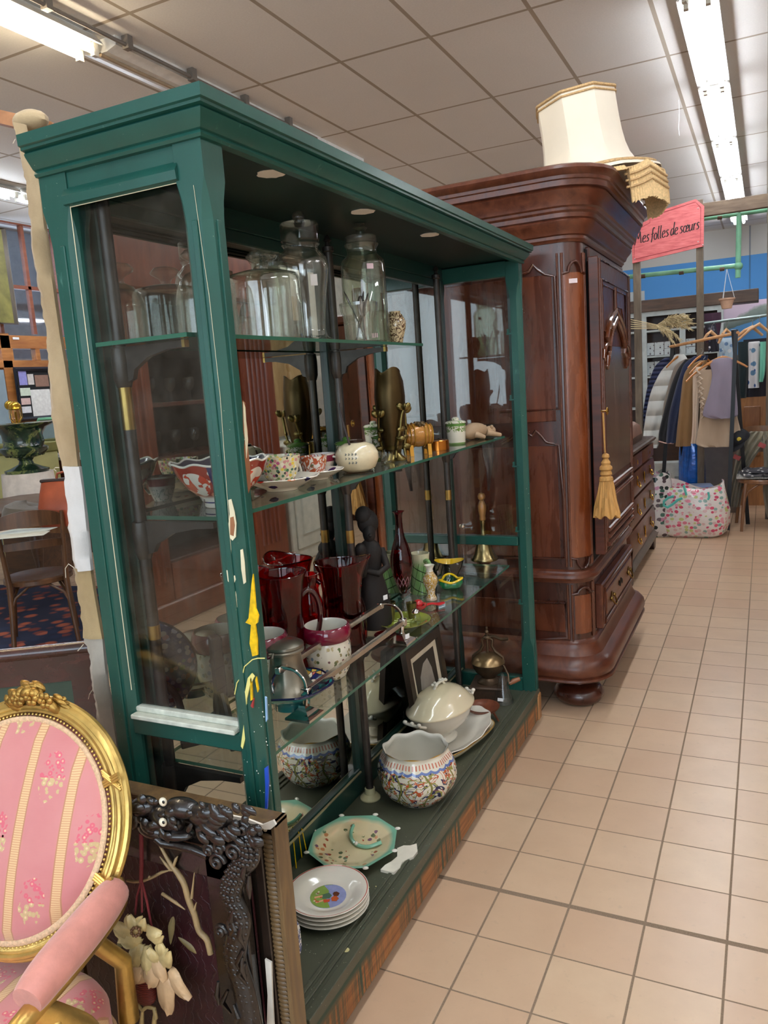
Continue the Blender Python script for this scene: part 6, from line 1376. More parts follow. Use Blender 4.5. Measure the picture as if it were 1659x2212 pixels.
def knot(par, c, u, L, h, m, nm='twig_handle'):
    b = B(); c, u = Vector(c), Vector(u).normalized(); w_ = u.cross(Vector((0, 0, 1)))
    b.tube([c-u*L, c-u*L*.6+Vector((0, 0, h)), c+Vector((0, 0, h*1.15)), c+u*L*.6+Vector((0, 0, h)), c+u*L], [.006, .0055, .006, .0055, .006], 8)
    for s_ in (-1, 1):
        b.tube([c+u*s_*L*.5+Vector((0, 0, h)), c+u*s_*L*.9+w_*.012+Vector((0, 0, h*1.5))], .005, 8)
        for q in (-1, 1): b.ball(c+u*s_*L*.95+w_*q*.008+Vector((0, 0, h*1.1)), .0065, n=8)
        b.ball(c+u*s_*L*.5-w_*.008+Vector((0, 0, h*1.2)), .007, n=8)
    return b.to(nm, m, par)
knot(ld, (0, 0, .232), (1, 0, 0), .034, .018, white)
for s_ in (-1, 1):
    b = B(); b.tube([(s_*.150, -.035, .125), (s_*.178, -.03, .140), (s_*.184, 0, .143), (s_*.178, .03, .140), (s_*.150, .035, .125)], .006, 8)
    for q in ((-.03), .0, .03): b.ball((s_*.181, q, .148), .0085, n=8)
    b.to('side_handle', white, tu)
# octagonal plate with divider, plate stacks
pc = Vector((-1.085, 1.80, Z0))
opm = NT('botanical_majolica'); v = opm.co(); s = opm.sep(v)
rr = opm.mth('SQRT', opm.mth('ADD', opm.mth('MULTIPLY', s[0], s[0]), opm.mth('MULTIPLY', s[1], s[1])))
base = opm.mix(opm.rng(opm.noise(9, v), .3, .7), H('d9c79c'), H('e2d2a8'))
blob = None
for (bx, by, br_) in ((-.055, -.045, .042), (.05, .045, .030), (.07, -.03, .018), (-.03, .085, .02), (-.085, .045, .02), (.03, -.085, .022), (-.02, -.09, .02), (-.09, -.01, .02)):
    dx, dy = opm.mth('SUBTRACT', s[0], bx), opm.mth('SUBTRACT', s[1], by); dd = opm.mth('SQRT', opm.mth('ADD', opm.mth('MULTIPLY', dx, dx), opm.mth('MULTIPLY', dy, dy)))
    m1 = opm.mth('LESS_THAN', opm.mth('ADD', dd, opm.mth('MULTIPLY', opm.mth('SUBTRACT', opm.noise(35, v), .5), .05)), br_); blob = m1 if blob is None else opm.mth('MAXIMUM', blob, m1)
fl = flowers(opm, v, base, 60, ('a8563c', '6d7a52', 'd9c79c', '7d5a6c', 'c98a5c', '5f6a48'), .40)
col = opm.mix(blob, base, fl)
edge = opm.rng(opm.mth('ADD', rr, opm.mth('MULTIPLY', opm.noise(14, v), .012)), .112, .126)
col = opm.mix(edge, col, H('7fb59a')); opm = opm.bsdf(Base__Color=col, Roughness=.12, Coat__Weight=.6)
o8 = lambda a: .95/cos(((a+pi/8) % (pi/4))-pi/8)
t = thing('divided_plate', 'octagonal cream plate with green edge, flower sprays and a curved divider', 'plate', tuple(pc+Vector((.02, -.005, .006))), .35, rot=(radians(2), radians(-1), .35))
b = B(); b.lathe([(0, 0), (.06, 0), (.075, .004), (.088, .010), (.115, .018), (.130, .027), (.131, .030), (.126, .030), (.108, .022), (.088, .016), (.076, .009), (.06, .005), (0, .005)], 96, mod=lambda a, i, r, z: (r*(o8(a) if r > .08 else 1), z)); b.to('plate_body', opm, t, smooth=45)
gg = plain('sea_green_glaze', '7fb59a', .15, coat=.5)
b = B(); q = [Vector((-.012, .090, .020)), Vector((-.016, .06, .014)), Vector((-.008, .03, .012)), Vector((.012, .004, .012)), Vector((.045, -.006, .013)), Vector((.082, .004, .020))]; b.tube([Vector(p) for p in smoothp([tuple(p) for p in q], 4)], .0055, 8); b.to('divider', gg, t)
b = B()
for k in range(8): a = pi/8+k*pi/4; b.ball((.137*cos(a), .137*sin(a), .031), .006, sx=1.5, sz=.7, n=8)
b.ball((.008, .004, .018), .006, n=8); b.to('corner_knob', white, t)
def soup_plate(loc, label, group, top=False, m=None, scene=None):
    t = thing('soup_plate', label, 'plate', tuple(loc), R.uniform(0, .4), group)
    b = B(); b.lathe([(0, 0), (.05, 0), (.053, .003), (.060, .006), (.075, .014), (.092, .018), (.105, .0225), (.106, .0245), (.104, .0255), (.091, .022), (.074, .018), (.064, .009), (.052, .006), (0, .006)], 72); b.to('plate_body', m or white, t, smooth=50)
    return t
Sp = Vector((-1.005, 1.545, Z0)); DZ = .0125
sm = NT('soup_plate_glaze'); v = sm.co(); s = sm.sep(v); rr = sm.mth('SQRT', sm.mth('ADD', sm.mth('MULTIPLY', s[0], s[0]), sm.mth('MULTIPLY', s[1], s[1])))
base = sm.mix(sm.rng(sm.noise(5, v), .3, .7), H('ddd6c6'), H('e5dfd0'))
ln = sm.mth('LESS_THAN', sm.mth('ABSOLUTE', sm.mth('SUBTRACT', rr, .1025)), .0011)
base = sm.mix(ln, base, H('b03c2a')); sm = sm.bsdf(Base__Color=base, Roughness=.12, Coat__Weight=.6)
for k in range(4):
    t = soup_plate(Sp+Vector((.001*k, -.0015*k, DZ*k)), ['white soup plate lowest of the stack of four', 'second white soup plate from the bottom of the stack', 'third white soup plate from the bottom of the stack', 'white soup plate with red rim line and a picture of children, topmost of the stack'][k], 'stack of four soup plates', m=sm if k == 3 else white)
# the printed picture on the top plate: meadow, sky and two children, laid as thin painted shapes in the well
tp = t; tp.rotation_euler = (0, 0, radians(-62))
def decal(par, pts, c, nm, z): b = B(); b.prism([(x, y, z) for x, y in pts], (0, 0, -.0006)); return b.to(nm, plain('print_'+c, c, .2, 0, .12, 60, coat=.5), par, smooth=0)
circ = lambda r, n=28, a0=0, a1=2*pi: [(r*cos(a0+(a1-a0)*k/n), r*sin(a0+(a1-a0)*k/n)) for k in range(n+1)]
pic = decal(tp, circ(.047)[:-1], '8f95c0', 'printed_picture', .0066)
def sub(pts, c, z): 
    o = decal(pic, pts, c, 'printed_patch', z); return o
sub([(-.045, -.012), (-.02, .002), (.01, -.004), (.046, .006)]+[p for p in circ(.0465, 20, .12, -pi-.25)][1:], '7f9a45', .0071)
sub([(-.012, .002), (.0, .010), (.010, .004), (.010, -.014), (-.006, -.016)], '4d6b52', .0076)
sub([(.004, .022), (.014, .028), (.024, .022), (.022, .010), (.010, .008), (.003, .014)], 'b5532a', .0077)
sub([(-.014, .022), (-.006, .030), (.004, .026), (.004, .016), (-.006, .012), (-.013, .015)], '5a3020', .0078)
sub([(.014, .006), (.024, .004), (.026, -.010), (.014, -.012)], 'c04a30', .0077)
sub([(-.004, -.014), (.002, -.014), (.006, -.034), (.0, -.036)], 'dba27c', .0078); sub([(.014, -.012), (.02, -.012), (.026, -.030), (.02, -.032)], 'dba27c', .0078)
for k in range(9): x, y = R2.uniform(-.03, .03), R2.uniform(-.035, -.012); sub([(x+.003*cos(a), y+.003*sin(a)) for a in (0, 1.2, 2.5, 3.8, 5)], ('c0552f', 'e0d6b8')[k % 2], .0079)
gpl = porcelain('grey_patterned_plate', 'ded5c6', [('vine', 30, '6a6a84', .05, 2, None)])
for k in range(4): soup_plate(Vector((-1.075, 1.325, Z0+DZ*k)), 'patterned plate in the stack half hidden by the near post', 'plates half hidden by the near post', m=gpl)
# coffee grinder
Gc = Vector((-1.042, 2.985, Z0)); gi = plain('old_bronze_iron', '5c4a38', .4, .7, .3, 18, .2, 60); gw = wood('grinder_wood', '33241a', '5e4632', .5, 1, 2, 0)
gr = thing('coffee_grinder', 'antique coffee grinder with round hopper and crank on a wooden box', 'coffee grinder', tuple(Gc), radians(8)); gr.scale = (.9, .9, .98)
b = B(); b.box(-.07, .07, -.07, .07, 0, .055, .003); b.box(-.082, .082, -.082, .082, .055, .067, .004); b.to('box', gw, gr, smooth=0)
b = B(); b.lathe([(.055, .067), (.055, .072), (.04, .080), (.034, .09), (.04, .10), (.06, .115), (.072, .135), (.076, .15), (.078, .156)], 36); b.to('hopper', gi, gr)
b = B(); b.lathe([(.078, .156), (.070, .172), (.05, .188), (.025, .196), (0, .198)], 36); b.to('dome', plain('bright_bronze', '8a7352', .3, .8, .2, 18), gr)
b = B()
for s_ in (-1, 1): b.tube([(s_*.072, 0, .155), (s_*.07, 0, .18), (s_*.035, 0, .205), (s_*.02, 0, .23), (s_*.025, 0, .255), (0, 0, .27)], .007, 8)
b.tube([(0, 0, .195), (0, 0, .305)], .005, 8); b.ball((0, 0, .290), .010, n=10); b.ball((0, 0, .308), .007, n=10); b.lathe([(.018, .262), (.02, .268), (.012, .275)], 16); b.to('yoke', gi, gr)
b = B(); b.tube([(0, 0, .265), (.03, .0, .272), (.07, -.01, .262), (.10, -.015, .268)], .0075, 8); b.to('bracket_arm', gi, gr)
b = B(); b.tube([(.075, -.02, .15), (.10, -.05, .12), (.105, -.065, .085)], .0045, 8); k_ = b.to('crank', gi, gr)
b = B(); b.tube([(.105, -.065, .085), (.12, -.045, .09), (.15, -.035, .10)], [.006, .012, .009], 12); b.to('crank_handle', wood('crank_wood', '6b3b22', '9a6240', .4, 0), parent=k_)
# footed wooden bowl, glass cone, photo
t = potm('wooden_bowl', 'small red-brown wooden bowl on little legs behind the platter', 'bowl', tuple(away(1045, 1568, Z0, .03)), [(0, .045), (.035, .045), (.055, .055), (.064, .066), (.066, .07), (.06, .07), (.05, .061), (.03, .053), (0, .052)], wood('bowl_wood', '4f2416', '8a4c30', .4, 1, 2, .2))
b = B()
for k in range(3): a = k*2.1+.5; b.tube([(.035*cos(a), .035*sin(a), .05), (.06*cos(a), .06*sin(a), 0)], [.006, .0035], 8)
b.to('leg', wood('bowl_wood'), t) if False else b.to('leg', MATS['bowl_wood'], t)
cg = glass('cloudy_glass', (.86, .89, .90), (.42, .46, .48), 1.6, .12, (1, 1, 1), .25)
t = thing('glass_cone', 'clear pointed glass cone standing at the far end of the bottom board', 'ornament', tuple(away(1088, 1524, Z0, .03)))
b = B(); b.lathe([(.041, .003), (.042, .012), (.036, .03), (.02, .085), (.008, .12), (.0, .135)], 28); b.lathe([(0, .006), (.041, .003)], 28); b.to('cone_body', cg, t)
b = B(); b.prism([(-.012, -.040, .022), (.012, -.040, .022), (.012, -.0365, .034), (-.012, -.0365, .034)], (0, -.0008, 0)); b.to('price_label', plain('white_label', 'eeeeee', .6), t, smooth=0)
ph = thing('framed_photograph', 'dark framed black and white photograph of a veiled profile leaning on the back', 'framed photograph', (-1.13, 2.57, Z0))
def php(u, w_, d=0): return Vector((-1.128-w_*.045+d, 2.41+u*.325, Z0+.002+w_*.378))
blkf = wood('black_photo_frame', '18110d', '3a2a1e', .35, 2, 1, .3)
b = B()
for u0, u1, w0, w1 in ((0, .10, 0, 1), (.90, 1, 0, 1), (.1, .9, 0, .09), (.1, .9, .91, 1)): b.loft([[php(u0, w0, -.0), php(u0, w0, .022), php(u1, w0, .022), php(u1, w0, 0)], [php(u0, w1, 0), php(u0, w1, .022), php(u1, w1, .022), php(u1, w1, 0)]])
b.to('frame', blkf, parent=ph, world=True, smooth=0)
def quad(u0, u1, w0, w1, d, m, nm, par=ph): b = B(); b.loft([[php(u0, w0, d-.001), php(u0, w0, d), php(u1, w0, d), php(u1, w0, d-.001)], [php(u0, w1, d-.001), php(u0, w1, d), php(u1, w1, d), php(u1, w1, d-.001)]]); return b.to(nm, m, parent=par, world=True, smooth=0)
quad(.1, .9, .09, .91, .010, plain('cream_mount', 'cfc5ae', .7), 'mount'); pht = quad(.2, .8, .16, .84, .0115, plain('photo_dark', '2c2824', .35), 'photograph')
def pshape(pts, c, d, nm): b = B(); b.prism([php(u, w_, d) for u, w_ in pts], (-.0006, 0, 0)); b.to(nm, plain('photo_'+c, c, .35, 0, .2, 12), parent=pht, world=True, smooth=0)
pshape([(.34, .16), (.30, .30), (.29, .5), (.33, .66), (.45, .76), (.58, .78), (.66, .66), (.70, .45), (.76, .25), (.8, .16)], '9a938a', .0125, 'veil')
pshape([(.33, .20), (.30, .27), (.33, .31), (.29, .36), (.32, .41), (.33, .47), (.40, .52), (.46, .45), (.48, .30), (.44, .2)], 'cfc8bc', .0133, 'profile')
pshape([(.34, .40), (.39, .41), (.38, .43)], '3a342e', .0138, 'brow')
# --- lower glass shelf
rg = glass('ruby_glass', (.74, .05, .058), (.26, .006, .012), 1.4, .02); rg2 = glass('ruby_glass_pale', (.72, .05, .08), (.25, .01, .02), 1.5, .02)
clr = glass('clear_glass', (.95, .96, .95), (.5, .55, .55))
def jug(loc, label, rz, h=.27, r=.066, group='ruby glass jugs', arm=1):
    t = thing('glass_jug', label, 'jug', tuple(loc), rz, group)
    pr = [(0, 0), (r*1.0, 0), (r*1.02, .01), (r, .03), (r*.95, h*.35), (r*.93, h*.55), (r*.95, h*.70), (r*1.02, h*.82), (r*1.13, h*.92), (r*1.27, h)]
    def md(a, i, r_, z):
        f = max(0, (z-h*.72)/(h*.28)); l = max(0, cos(a))**6; return (r_*(1+.26*f*l-.04*f*abs(sin(a))**2), z+.012*f*l-.005*f*abs(sin(a)))
    b = B(); b.lathe(pr, 56, mod=md); b.to('body', rg, t, smooth=60)
    b = B(); b.lathe([(0, .004), (r*.97, .006), (r*.95, .03), (r*.90, h*.35), (r*.88, h*.6), (r*.93, h*.78), (r*1.05, h*.90), (r*1.19, h)], 56, mod=md); b.to('inner_wall', rg, t, smooth=60)
    rim = [(lambda rz_: Vector((rz_[0]*cos(a), rz_[0]*sin(a), rz_[1])))(md(a, 0, r*1.22, h)) for a in [2*pi*k/56 for k in range(56)]]
    b = B(); b.tube(rim, .0024, 6, closed=True); b.to('rim', plain('dark_ruby', '3a060c', .08, coat=1), t)
    b = B(); b.tube([Vector(p) for p in smoothp([(-r*.98, 0, h*.76), (-r*1.35, 0, h*.80), (-r*1.75, 0, h*.70), (-r*1.80, 0, h*.50), (-r*1.4, 0, h*.28), (-r*1.0, 0, h*.16)], 4)], .0075, 10); b.to('handle', plain('dark_ruby', '3a060c', .08, coat=1), t)
    return t
jug((-1.145, 1.665, Z3), 'tall ruby red glass jug, the nearer one with its handle towards the post', radians(230), .30, .056)
jug((-1.112, 1.925, Z3), 'tall ruby red glass jug with its pouring lip towards the red vase', radians(20), .272, .060)
potm('ruby_vase', 'small dark ruby glass vase standing between the two red jugs', 'vase', (-1.145, 1.80, Z3), [(0, 0), (.03, 0), (.032, .06), (.034, .14), (.028, .20), (.021, .225), (.028, .255), (.031, .262), (.028, .262), (.018, .225), (0, .02)], rg)
potm('ruby_bottle', 'narrow dark red glass bottle beside the carved statuette', 'bottle', (-1.125, 2.04, Z3), [(0, 0), (.022, 0), (.026, .04), (.024, .10), (.014, .13), (.012, .15), (.018, .165), (.012, .175), (0, .175)], rg)
potm('ruby_dish', 'small round dark red glass dish behind the silver bars', 'dish', (-1.045, 2.055, Z3), [(0, .003), (.022, .003), (.035, .012), (.033, .014), (.02, .007), (0, .006)], rg2)
# biscuit pots with maroon rims
bp = NT('scenic_biscuit_pot'); v = bp.co(); s = bp.sep(v); base = H('ddd5c2')
col = flowers(bp, v, base, 85, ('5f6a42', 'ddd5c2', '8a7a52', '7d8f9a', 'b5a47a', '6b3f42'), .40); col = bp.mix(bp.mth('LESS_THAN', bp.noise(9, v), .40), col, base)
col = bp.mix(bp.mth('GREATER_THAN', s[2], .1), col, H('6d0f2a')); bpm = bp.bsdf(Base__Color=col, Roughness=.12, Coat__Weight=.6)
for (x, y), lb in (((-1.055, 1.728), 'white pot with maroon rim and painted garden scene, before the ruby jugs'), ((-1.13, 1.54), 'maroon rimmed white pot half hidden behind the near post')):
    t = potm('biscuit_pot', lb, 'pot', (x, y, Z3), [(0, .0), (.042, 0), (.048, .006), (.058, .03), (.0635, .06), (.062, .09), (.060, .099), (.0655, .104), (.0675, .118), (.0645, .133), (.060, .139), (.0575, .139)], bpm, group='maroon rimmed pots', rz=1.2); t.scale = (1, 1, 1.05 if y > 1.6 else 1.25)
    b = B(); b.lathe([(.0578, .139), (.056, .134), (.057, .10), (.057, .06), (.04, .02), (0, .015)], 48); b.to('white_inside', white, t, smooth=60)
# pewter inkwell-like pot on a painted stoneware dish
pw_ = plain('pewter', '8a8578', .32, .9, .25, 14, .15, 50)
enm = NT('longwy_enamel'); v = enm.co(); s = enm.sep(v); rr = enm.mth('SQRT', enm.mth('ADD', enm.mth('MULTIPLY', s[0], s[0]), enm.mth('MULTIPLY', s[1], s[1])))
col = enm.ramp(enm.sep(enm.vor(52, v, 'Color'))[0], [(0, H('1f7f86')), (.22, H('17306b')), (.38, H('d9b85a')), (.5, H('2c9a92')), (.66, H('c96a5c')), (.76, H('e2dcc2')), (.86, H('1b2a5e'))], 'CONSTANT')
col = enm.mix(enm.rng(enm.vor(52, v, feat='DISTANCE_TO_EDGE'), .03, .06, 1, 0), col, H('141a38')); enm_m = enm.bsdf(Base__Color=col, Roughness=.12, Coat__Weight=.8)
tqm = plain('turquoise_glaze', '3c9a9c', .14, 0, .08, 8, coat=.6); navy = plain('navy_glaze', '14163c', .12, coat=.6)
Dc = (-1.048, 1.525, Z3)
t = thing('enamelled_bowl', 'wide turquoise bowl with multicoloured enamelled inside carrying the pewter pot', 'bowl', Dc, .4)
sc_ = lambda a, i, r, z: (r*(1+.03*cos(6*a)*(r > .05)), z)
b = B(); b.lathe([(0, 0), (.045, 0), (.047, .018), (.055, .024), (.085, .040), (.104, .056)], 72, mod=sc_); b.to('outside', tqm, t, smooth=60)
b = B(); b.lathe([(.103, .057), (.084, .045), (.055, .032), (.03, .027), (0, .026)], 72, mod=sc_); b.to('inside', enm_m, t, smooth=60)
b = B(); b.tube([(.104*(1+.03*cos(6*a))*cos(a), .104*(1+.03*cos(6*a))*sin(a), .057) for a in [2*pi*k/72 for k in range(72)]], .0028, 8, closed=True); b.to('rim', navy, t)
t = thing('pewter_pot', 'squat fluted pewter pot with a domed lid standing in the enamelled bowl', 'pot', (Dc[0]-.016, Dc[1]+.012, Z3+.028), 0); t.scale = (1.02, 1.02, 1.18)
b = B(); b.lathe([(0, 0), (.068, 0), (.071, .005), (.062, .016), (.053, .035), (.045, .06), (.040, .085), (.042, .091)], 60, mod=lambda a, i, r, z: (r*(1-.035*abs(cos(4*a))*(z > .01)), z)); b.to('body', pw_, t, smooth=50)
b = B(); b.lathe([(.044, .090), (.048, .092), (.049, .096), (.046, .099), (.049, .102), (.048, .107), (.036, .113), (.02, .117), (0, .118)], 40); b.to('lid', pw_, t)
b = B(); b.tube([(.0, -.045, .098), (0, -.052, .09), (0, -.05, .075)], .003, 6); b.to('hinge', pw_, t)
# enamelled plate on a black easel
t = thing('enamelled_plate', 'floral enamelled plate with turquoise back standing on edge behind the near post', 'plate', (-1.05, 1.36, Z3+.125), 0, rot=(radians(90), 0, radians(-38)))
b = B(); b.lathe([(0, .012), (.07, .012), (.105, .002), (.118, -.002)], 64); b.to('painted_face', flam_mat('mille_fleurs', '2c3c6c', ('d9a0a0', '4c7a5c', 'e0c8b8', '9a3f4c', '24305c', 'c8c0d0'), 62), t, smooth=60)
b = B(); b.lathe([(0, .004), (.06, .004), (.065, -.004), (.07, .004), (.105, -.006), (.118, -.010)], 64); b.to('turquoise_back', tqm, t, smooth=60)
b = B(); b.tube([(.118*cos(a), .118*sin(a), -.006) for a in [2*pi*k/64 for k in range(64)]], .0042, 8, closed=True); b.to('rim', navy, t)
t = thing('plate_easel', 'black wooden easel holding the floral enamelled plate', 'easel', (-1.10, 1.325, Z3), radians(52))
ez = plain('ebonised_wood', '1a1818', .4, 0, .2, 8)
b = B(); b.box(-.012, .012, -.018, .018, 0, .24, .003); b.to('upright', ez, t, smooth=0)
for s_ in (-1, 1): b = B(); b.tube([Vector(p) for p in smoothp([(0, s_*.02, .11), (0, s_*.05, .07), (0, s_*.06, .02), (0, s_*.075, .0)], 4)], .009, 8); b.to('scroll_foot', ez, t)
b = B(); b.box(-.1, .0, -.008, .008, 0, .016, .002); b.to('rest', ez, t, smooth=0)
# silver towel bars
chm = plain('polished_silver', 'c9c6c0', .10, 1, .08, 10); plx = glass('acrylic', (.88, .86, .82), (.4, .38, .34), 1.5, .03)
th_ = thing('table_rack', 'silver double bar rack on two square feet along the shelf edge', 'rack', (-.985, 1.75, Z3))
B1, B2 = (-.972, .792), (-1.043, .838)
b = B()
for (x, z), nm in ((B1, 0), (B2, 0)):
    q = B(); q.box(x-.007, x+.007, 1.475, 2.035, z-.007, z+.007, .001); q.to('bar', plain('brushed_silver', 'b5aea2', .2, .95, .12, 12, stretch=(6, .5, 6)), parent=th_, world=True, smooth=0)
b.b.free()
for y in (1.478, 2.032):
    q = B(); q.loft([[(-.982+sx_*w_, y+sy_*w_, z) for sx_, sy_ in ((-1, -1), (1, -1), (1, 1), (-1, 1))] for z, w_ in ((Z3, .034), (Z3+.006, .034), (Z3+.012, .024), (Z3+.024, .010), (Z3+.030, .009))]); f_ = q.to('foot', chm, parent=th_, world=True, smooth=0)
    q = B(); q.tube([(-.978, y, Z3+.028), (-.974, y, B1[1]-.012)], .006, 8); q.box(-.983, -.961, y-.009, y+.009, B1[1]-.011, B1[1]+.011, .002)
    q.tube([Vector(p) for p in smoothp([(B1[0], y, B1[1]+.008), (-.977, y, .822), (-1.00, y, .842), (-1.035, y, .846)], 4)], .0048, 8, flat=((0, 1, 0), .6)); q.box(B2[0]-.008, B2[0]+.008, y-.009, y+.009, B2[1]-.009, B2[1]+.009, .002)
    q.tube([Vector(p) for p in smoothp([(B2[0]-.002, y, B2[1]), (-1.062, y, .815), (-1.066, y, .79), (-1.06, y, Z3+.002)], 4)], [.004]*12+[.002], 8) if y < 1.6 else None
    q.to('end_bracket', chm, parent=th_, world=True, smooth=40)
for y, z in ((2.032, Z3+.022), (2.05, .862)): B().obox((-.957 if z < .8 else -1.03, y-.006, z), (.3, 1, 0), (0, 0, 1), (1, -.3, 0), .009, .007, .0007).to('price_label', plain('white_label', 'eeeeee', .6), parent=th_, world=True, smooth=0)
# statuette, jug, vases and the rest of the right half
st = thing('statuette', 'dark carved wooden statuette of a mother and child with a tall headdress', 'statuette', (-1.125, 2.15, Z3), radians(35)); st.scale = (1, 1, 1.12)
ebn = plain('dark_ebony', '120a08', .7, 0, .35, 16, .4, 40)
b = B(); b.lathe([(0, 0), (.052, 0), (.054, .02), (.048, .08), (.038, .13), (.030, .165), (.036, .20), (.040, .225), (.030, .245), (.016, .255), (.014, .265)], 32, sx=1, sy=.8, mod=lambda a, i, r, z: (r*(1+.08*sin(3*a+z*20)), z)); b.to('robe', ebn, st, smooth=60)
b = B(); b.ball((0, 0, .275), .026, sx=.8, sy=.9, sz=1.15, n=16); b.ball((0, -.022, .272), .006, n=8); b.to('head', ebn, st)
b = B(); b.ball((0, .012, .305), .036, sx=.95, sy=.75, sz=1.0, n=18); b.ball((-.012, .01, .325), .028, n=14); b.to('headdress', ebn, st)
b = B(); b.tube([(.035, 0, .225), (.045, -.03, .18), (.015, -.045, .165), (-.02, -.04, .175)], [.013, .012, .010, .008], 10); b.tube([(-.035, 0, .225), (-.048, -.02, .185), (-.03, -.04, .16)], [.013, .012, .008], 10); b.to('arms', ebn, st)
b = B(); b.ball((-.035, -.035, .235), .019, sz=1.1, n=14); b.ball((-.03, -.03, .19), .024, sx=.8, sz=1.5, n=14); b.to('child', ebn, st)
t = thing('bottle_vase', 'slender ruby red cut glass vase on a clear twisted stem', 'vase', (-1.085, 2.29, Z3)); t.scale = (1, 1, 1.07)
rv = NT('ruby_cut_glass'); v = rv.co(); s = rv.sep(v); an = rv.n('TexGradient', Vector=v, _gradient_type='RADIAL').outputs[1]
zg = rv.mth('ADD', s[2], rv.mth('MULTIPLY', rv.mth('PINGPONG', rv.mth('MULTIPLY', an, 12), 1.0), .03)); cut = rv.mth('LESS_THAN', rv.mth('ABSOLUTE', rv.mth('SUBTRACT', zg, .125)), .0022)
zg2 = rv.mth('SUBTRACT', s[2], rv.mth('MULTIPLY', rv.mth('PINGPONG', rv.mth('MULTIPLY', an, 12), 1.0), .03)); cut = rv.mth('MAXIMUM', cut, rv.mth('LESS_THAN', rv.mth('ABSOLUTE', rv.mth('SUBTRACT', zg2, .098)), .0022))
f = rv.mth('POWER', rv.n('LayerWeight', Blend=.4).outputs['Facing'], 1.5)
tr_ = rv.n('BsdfTransparent', Color=rv.mix(f, (.45, .02, .06, 1), (.10, .002, .012, 1))).outputs[0]; gl = rv.n('BsdfGlossy', Roughness=.03).outputs[0]
bf = rv.n('NewGeometry').outputs['Backfacing']; sh_ = rv.n('MixShader', i0=rv.n('Fresnel', IOR=rv.rng(bf, 0, 1, 1.55, .645)).outputs[0], i1=tr_, i2=gl).outputs[0]
sh_ = rv.n('MixShader', i0=rv.mth('MULTIPLY', cut, .5), i1=sh_, i2=rv.n('BsdfDiffuse', Color=H('c98a98')).outputs[0]).outputs[0]; rv.t.links.new(sh_, rv.out.inputs[0])
b = B(); b.lathe([(0, .070), (.010, .072), (.020, .095), (.032, .130), (.038, .165), (.036, .190), (.028, .220), (.017, .250), (.0125, .28), (.0115, .31), (.014, .325), (.021, .331)], 44); b.to('body', rv.m, t, smooth=60)
b = B(); b.lathe([(.034, .002), (.036, .004), (.02, .010), (.008, .018), (.006, .03)], 32); b.tube([(.004*cos(k*.9), .004*sin(k*.9), .025+.003*k) for k in range(16)], .005, 8); b.to('clear_stem', clr, t, smooth=60)
gj = NT('green_lattice_glaze'); v = gj.co(); s = gj.sep(v); base = gj.mix(gj.rng(s[2], .10, .135), H('7fa866'), H('d3cfae'))
an = gj.n('TexGradient', Vector=v, _gradient_type='RADIAL').outputs[1]
ln = gj.mth('LESS_THAN', gj.mth('ABSOLUTE', gj.mth('SUBTRACT', gj.mth('FRACT', gj.mth('ADD', gj.mth('MULTIPLY', s[2], 26), gj.mth('MULTIPLY', an, 3))), .5)), .05)
l2 = gj.mth('LESS_THAN', gj.mth('ABSOLUTE', gj.mth('SUBTRACT', gj.mth('FRACT', gj.mth('SUBTRACT', gj.mth('MULTIPLY', an, 10), gj.mth('MULTIPLY', s[2], 12))), .5)), .035)
ln = gj.mth('MULTIPLY', gj.mth('MAXIMUM', ln, l2), gj.mth('LESS_THAN', s[2], .115)); gj = gj.bsdf(Base__Color=gj.mix(ln, base, H('2c3a24')), Roughness=.16, Coat__Weight=.5)
t = thing('green_jug', 'pale green ceramic jug with dark line pattern and loop handle', 'jug', tuple(away(912, 1282, Z3, .02)), radians(-35))
b = B(); b.lathe([(0, 0), (.043, 0), (.044, .006), (.040, .03), (.036, .08), (.033, .115), (.034, .135), (.036, .148), (.033, .149), (.030, .12), (.034, .05), (0, .02)], 44, mod=lambda a, i, r, z: (r*(1+.18*max(0, cos(a-pi))**6*(z > .12)), z)); b.to('body', gj, t, smooth=60)
b = B(); b.tube([Vector(p) for p in smoothp([(.030, 0, .122), (.052, 0, .128), (.068, 0, .110), (.066, 0, .075), (.052, 0, .045), (.040, 0, .040)], 4)], .0075, 10); b.to('handle', plain('green_glaze', '7fa866', .16, coat=.5), t)
potm('miniature_vase', 'small gilt and white baluster vase in front of the green jug', 'vase', tuple(away(932, 1298, Z3, .018)), [(0, 0), (.021, 0), (.020, .008), (.014, .02), (.017, .04), (.027, .066), (.026, .082), (.014, .10), (.011, .112), (.017, .124), (.019, .127), (.013, .124), (0, .08)], porcelain('gilt_kutani', 'ddd3c0', [('flower', 70, ('9a3f3c', 'ddd3c0', 'b08a3c', '2c2c2c', 'ddd3c0'), .3, None), ('vine', 60, 'b08a3c', .06, 2, None)], ((.104, .2, 'e2dccb'), (-1, .008, 'b9a58c'))))
t = thing('yellow_black_dish', 'black glazed bowl with a bright yellow interior beside the green jug', 'bowl', tuple(away(972, 1246, Z3, .02)), radians(20))
kk = lambda a, i, r, z: (r*(1+.25*abs(cos(a))**3), z-.004*cos(2*a+pi)*(z > .03))
b = B(); b.lathe([(0, 0), (.025, 0), (.030, .01), (.042, .035), (.048, .062)], 44, mod=kk); b.to('outside', plain('black_glaze', '0c0c10', .08, coat=1), t, smooth=60)
b = B(); b.lathe([(.0475, .0625), (.040, .036), (.028, .014), (0, .008)], 44, mod=kk); b.to('inside', plain('yellow_glaze', 'e8c21c', .15, coat=.6), t, smooth=60)
t = thing('shell_dish', 'small dark green shell shaped dish with a yellow rim', 'dish', tuple(away(974, 1273, Z3, .02)), radians(10))
k2 = lambda a, i, r, z: (r*(1+.16*cos(3*a+.6)), z+.005*cos(3*a+.6)*(z > .02)+.003*sin(a)*(z > .02))
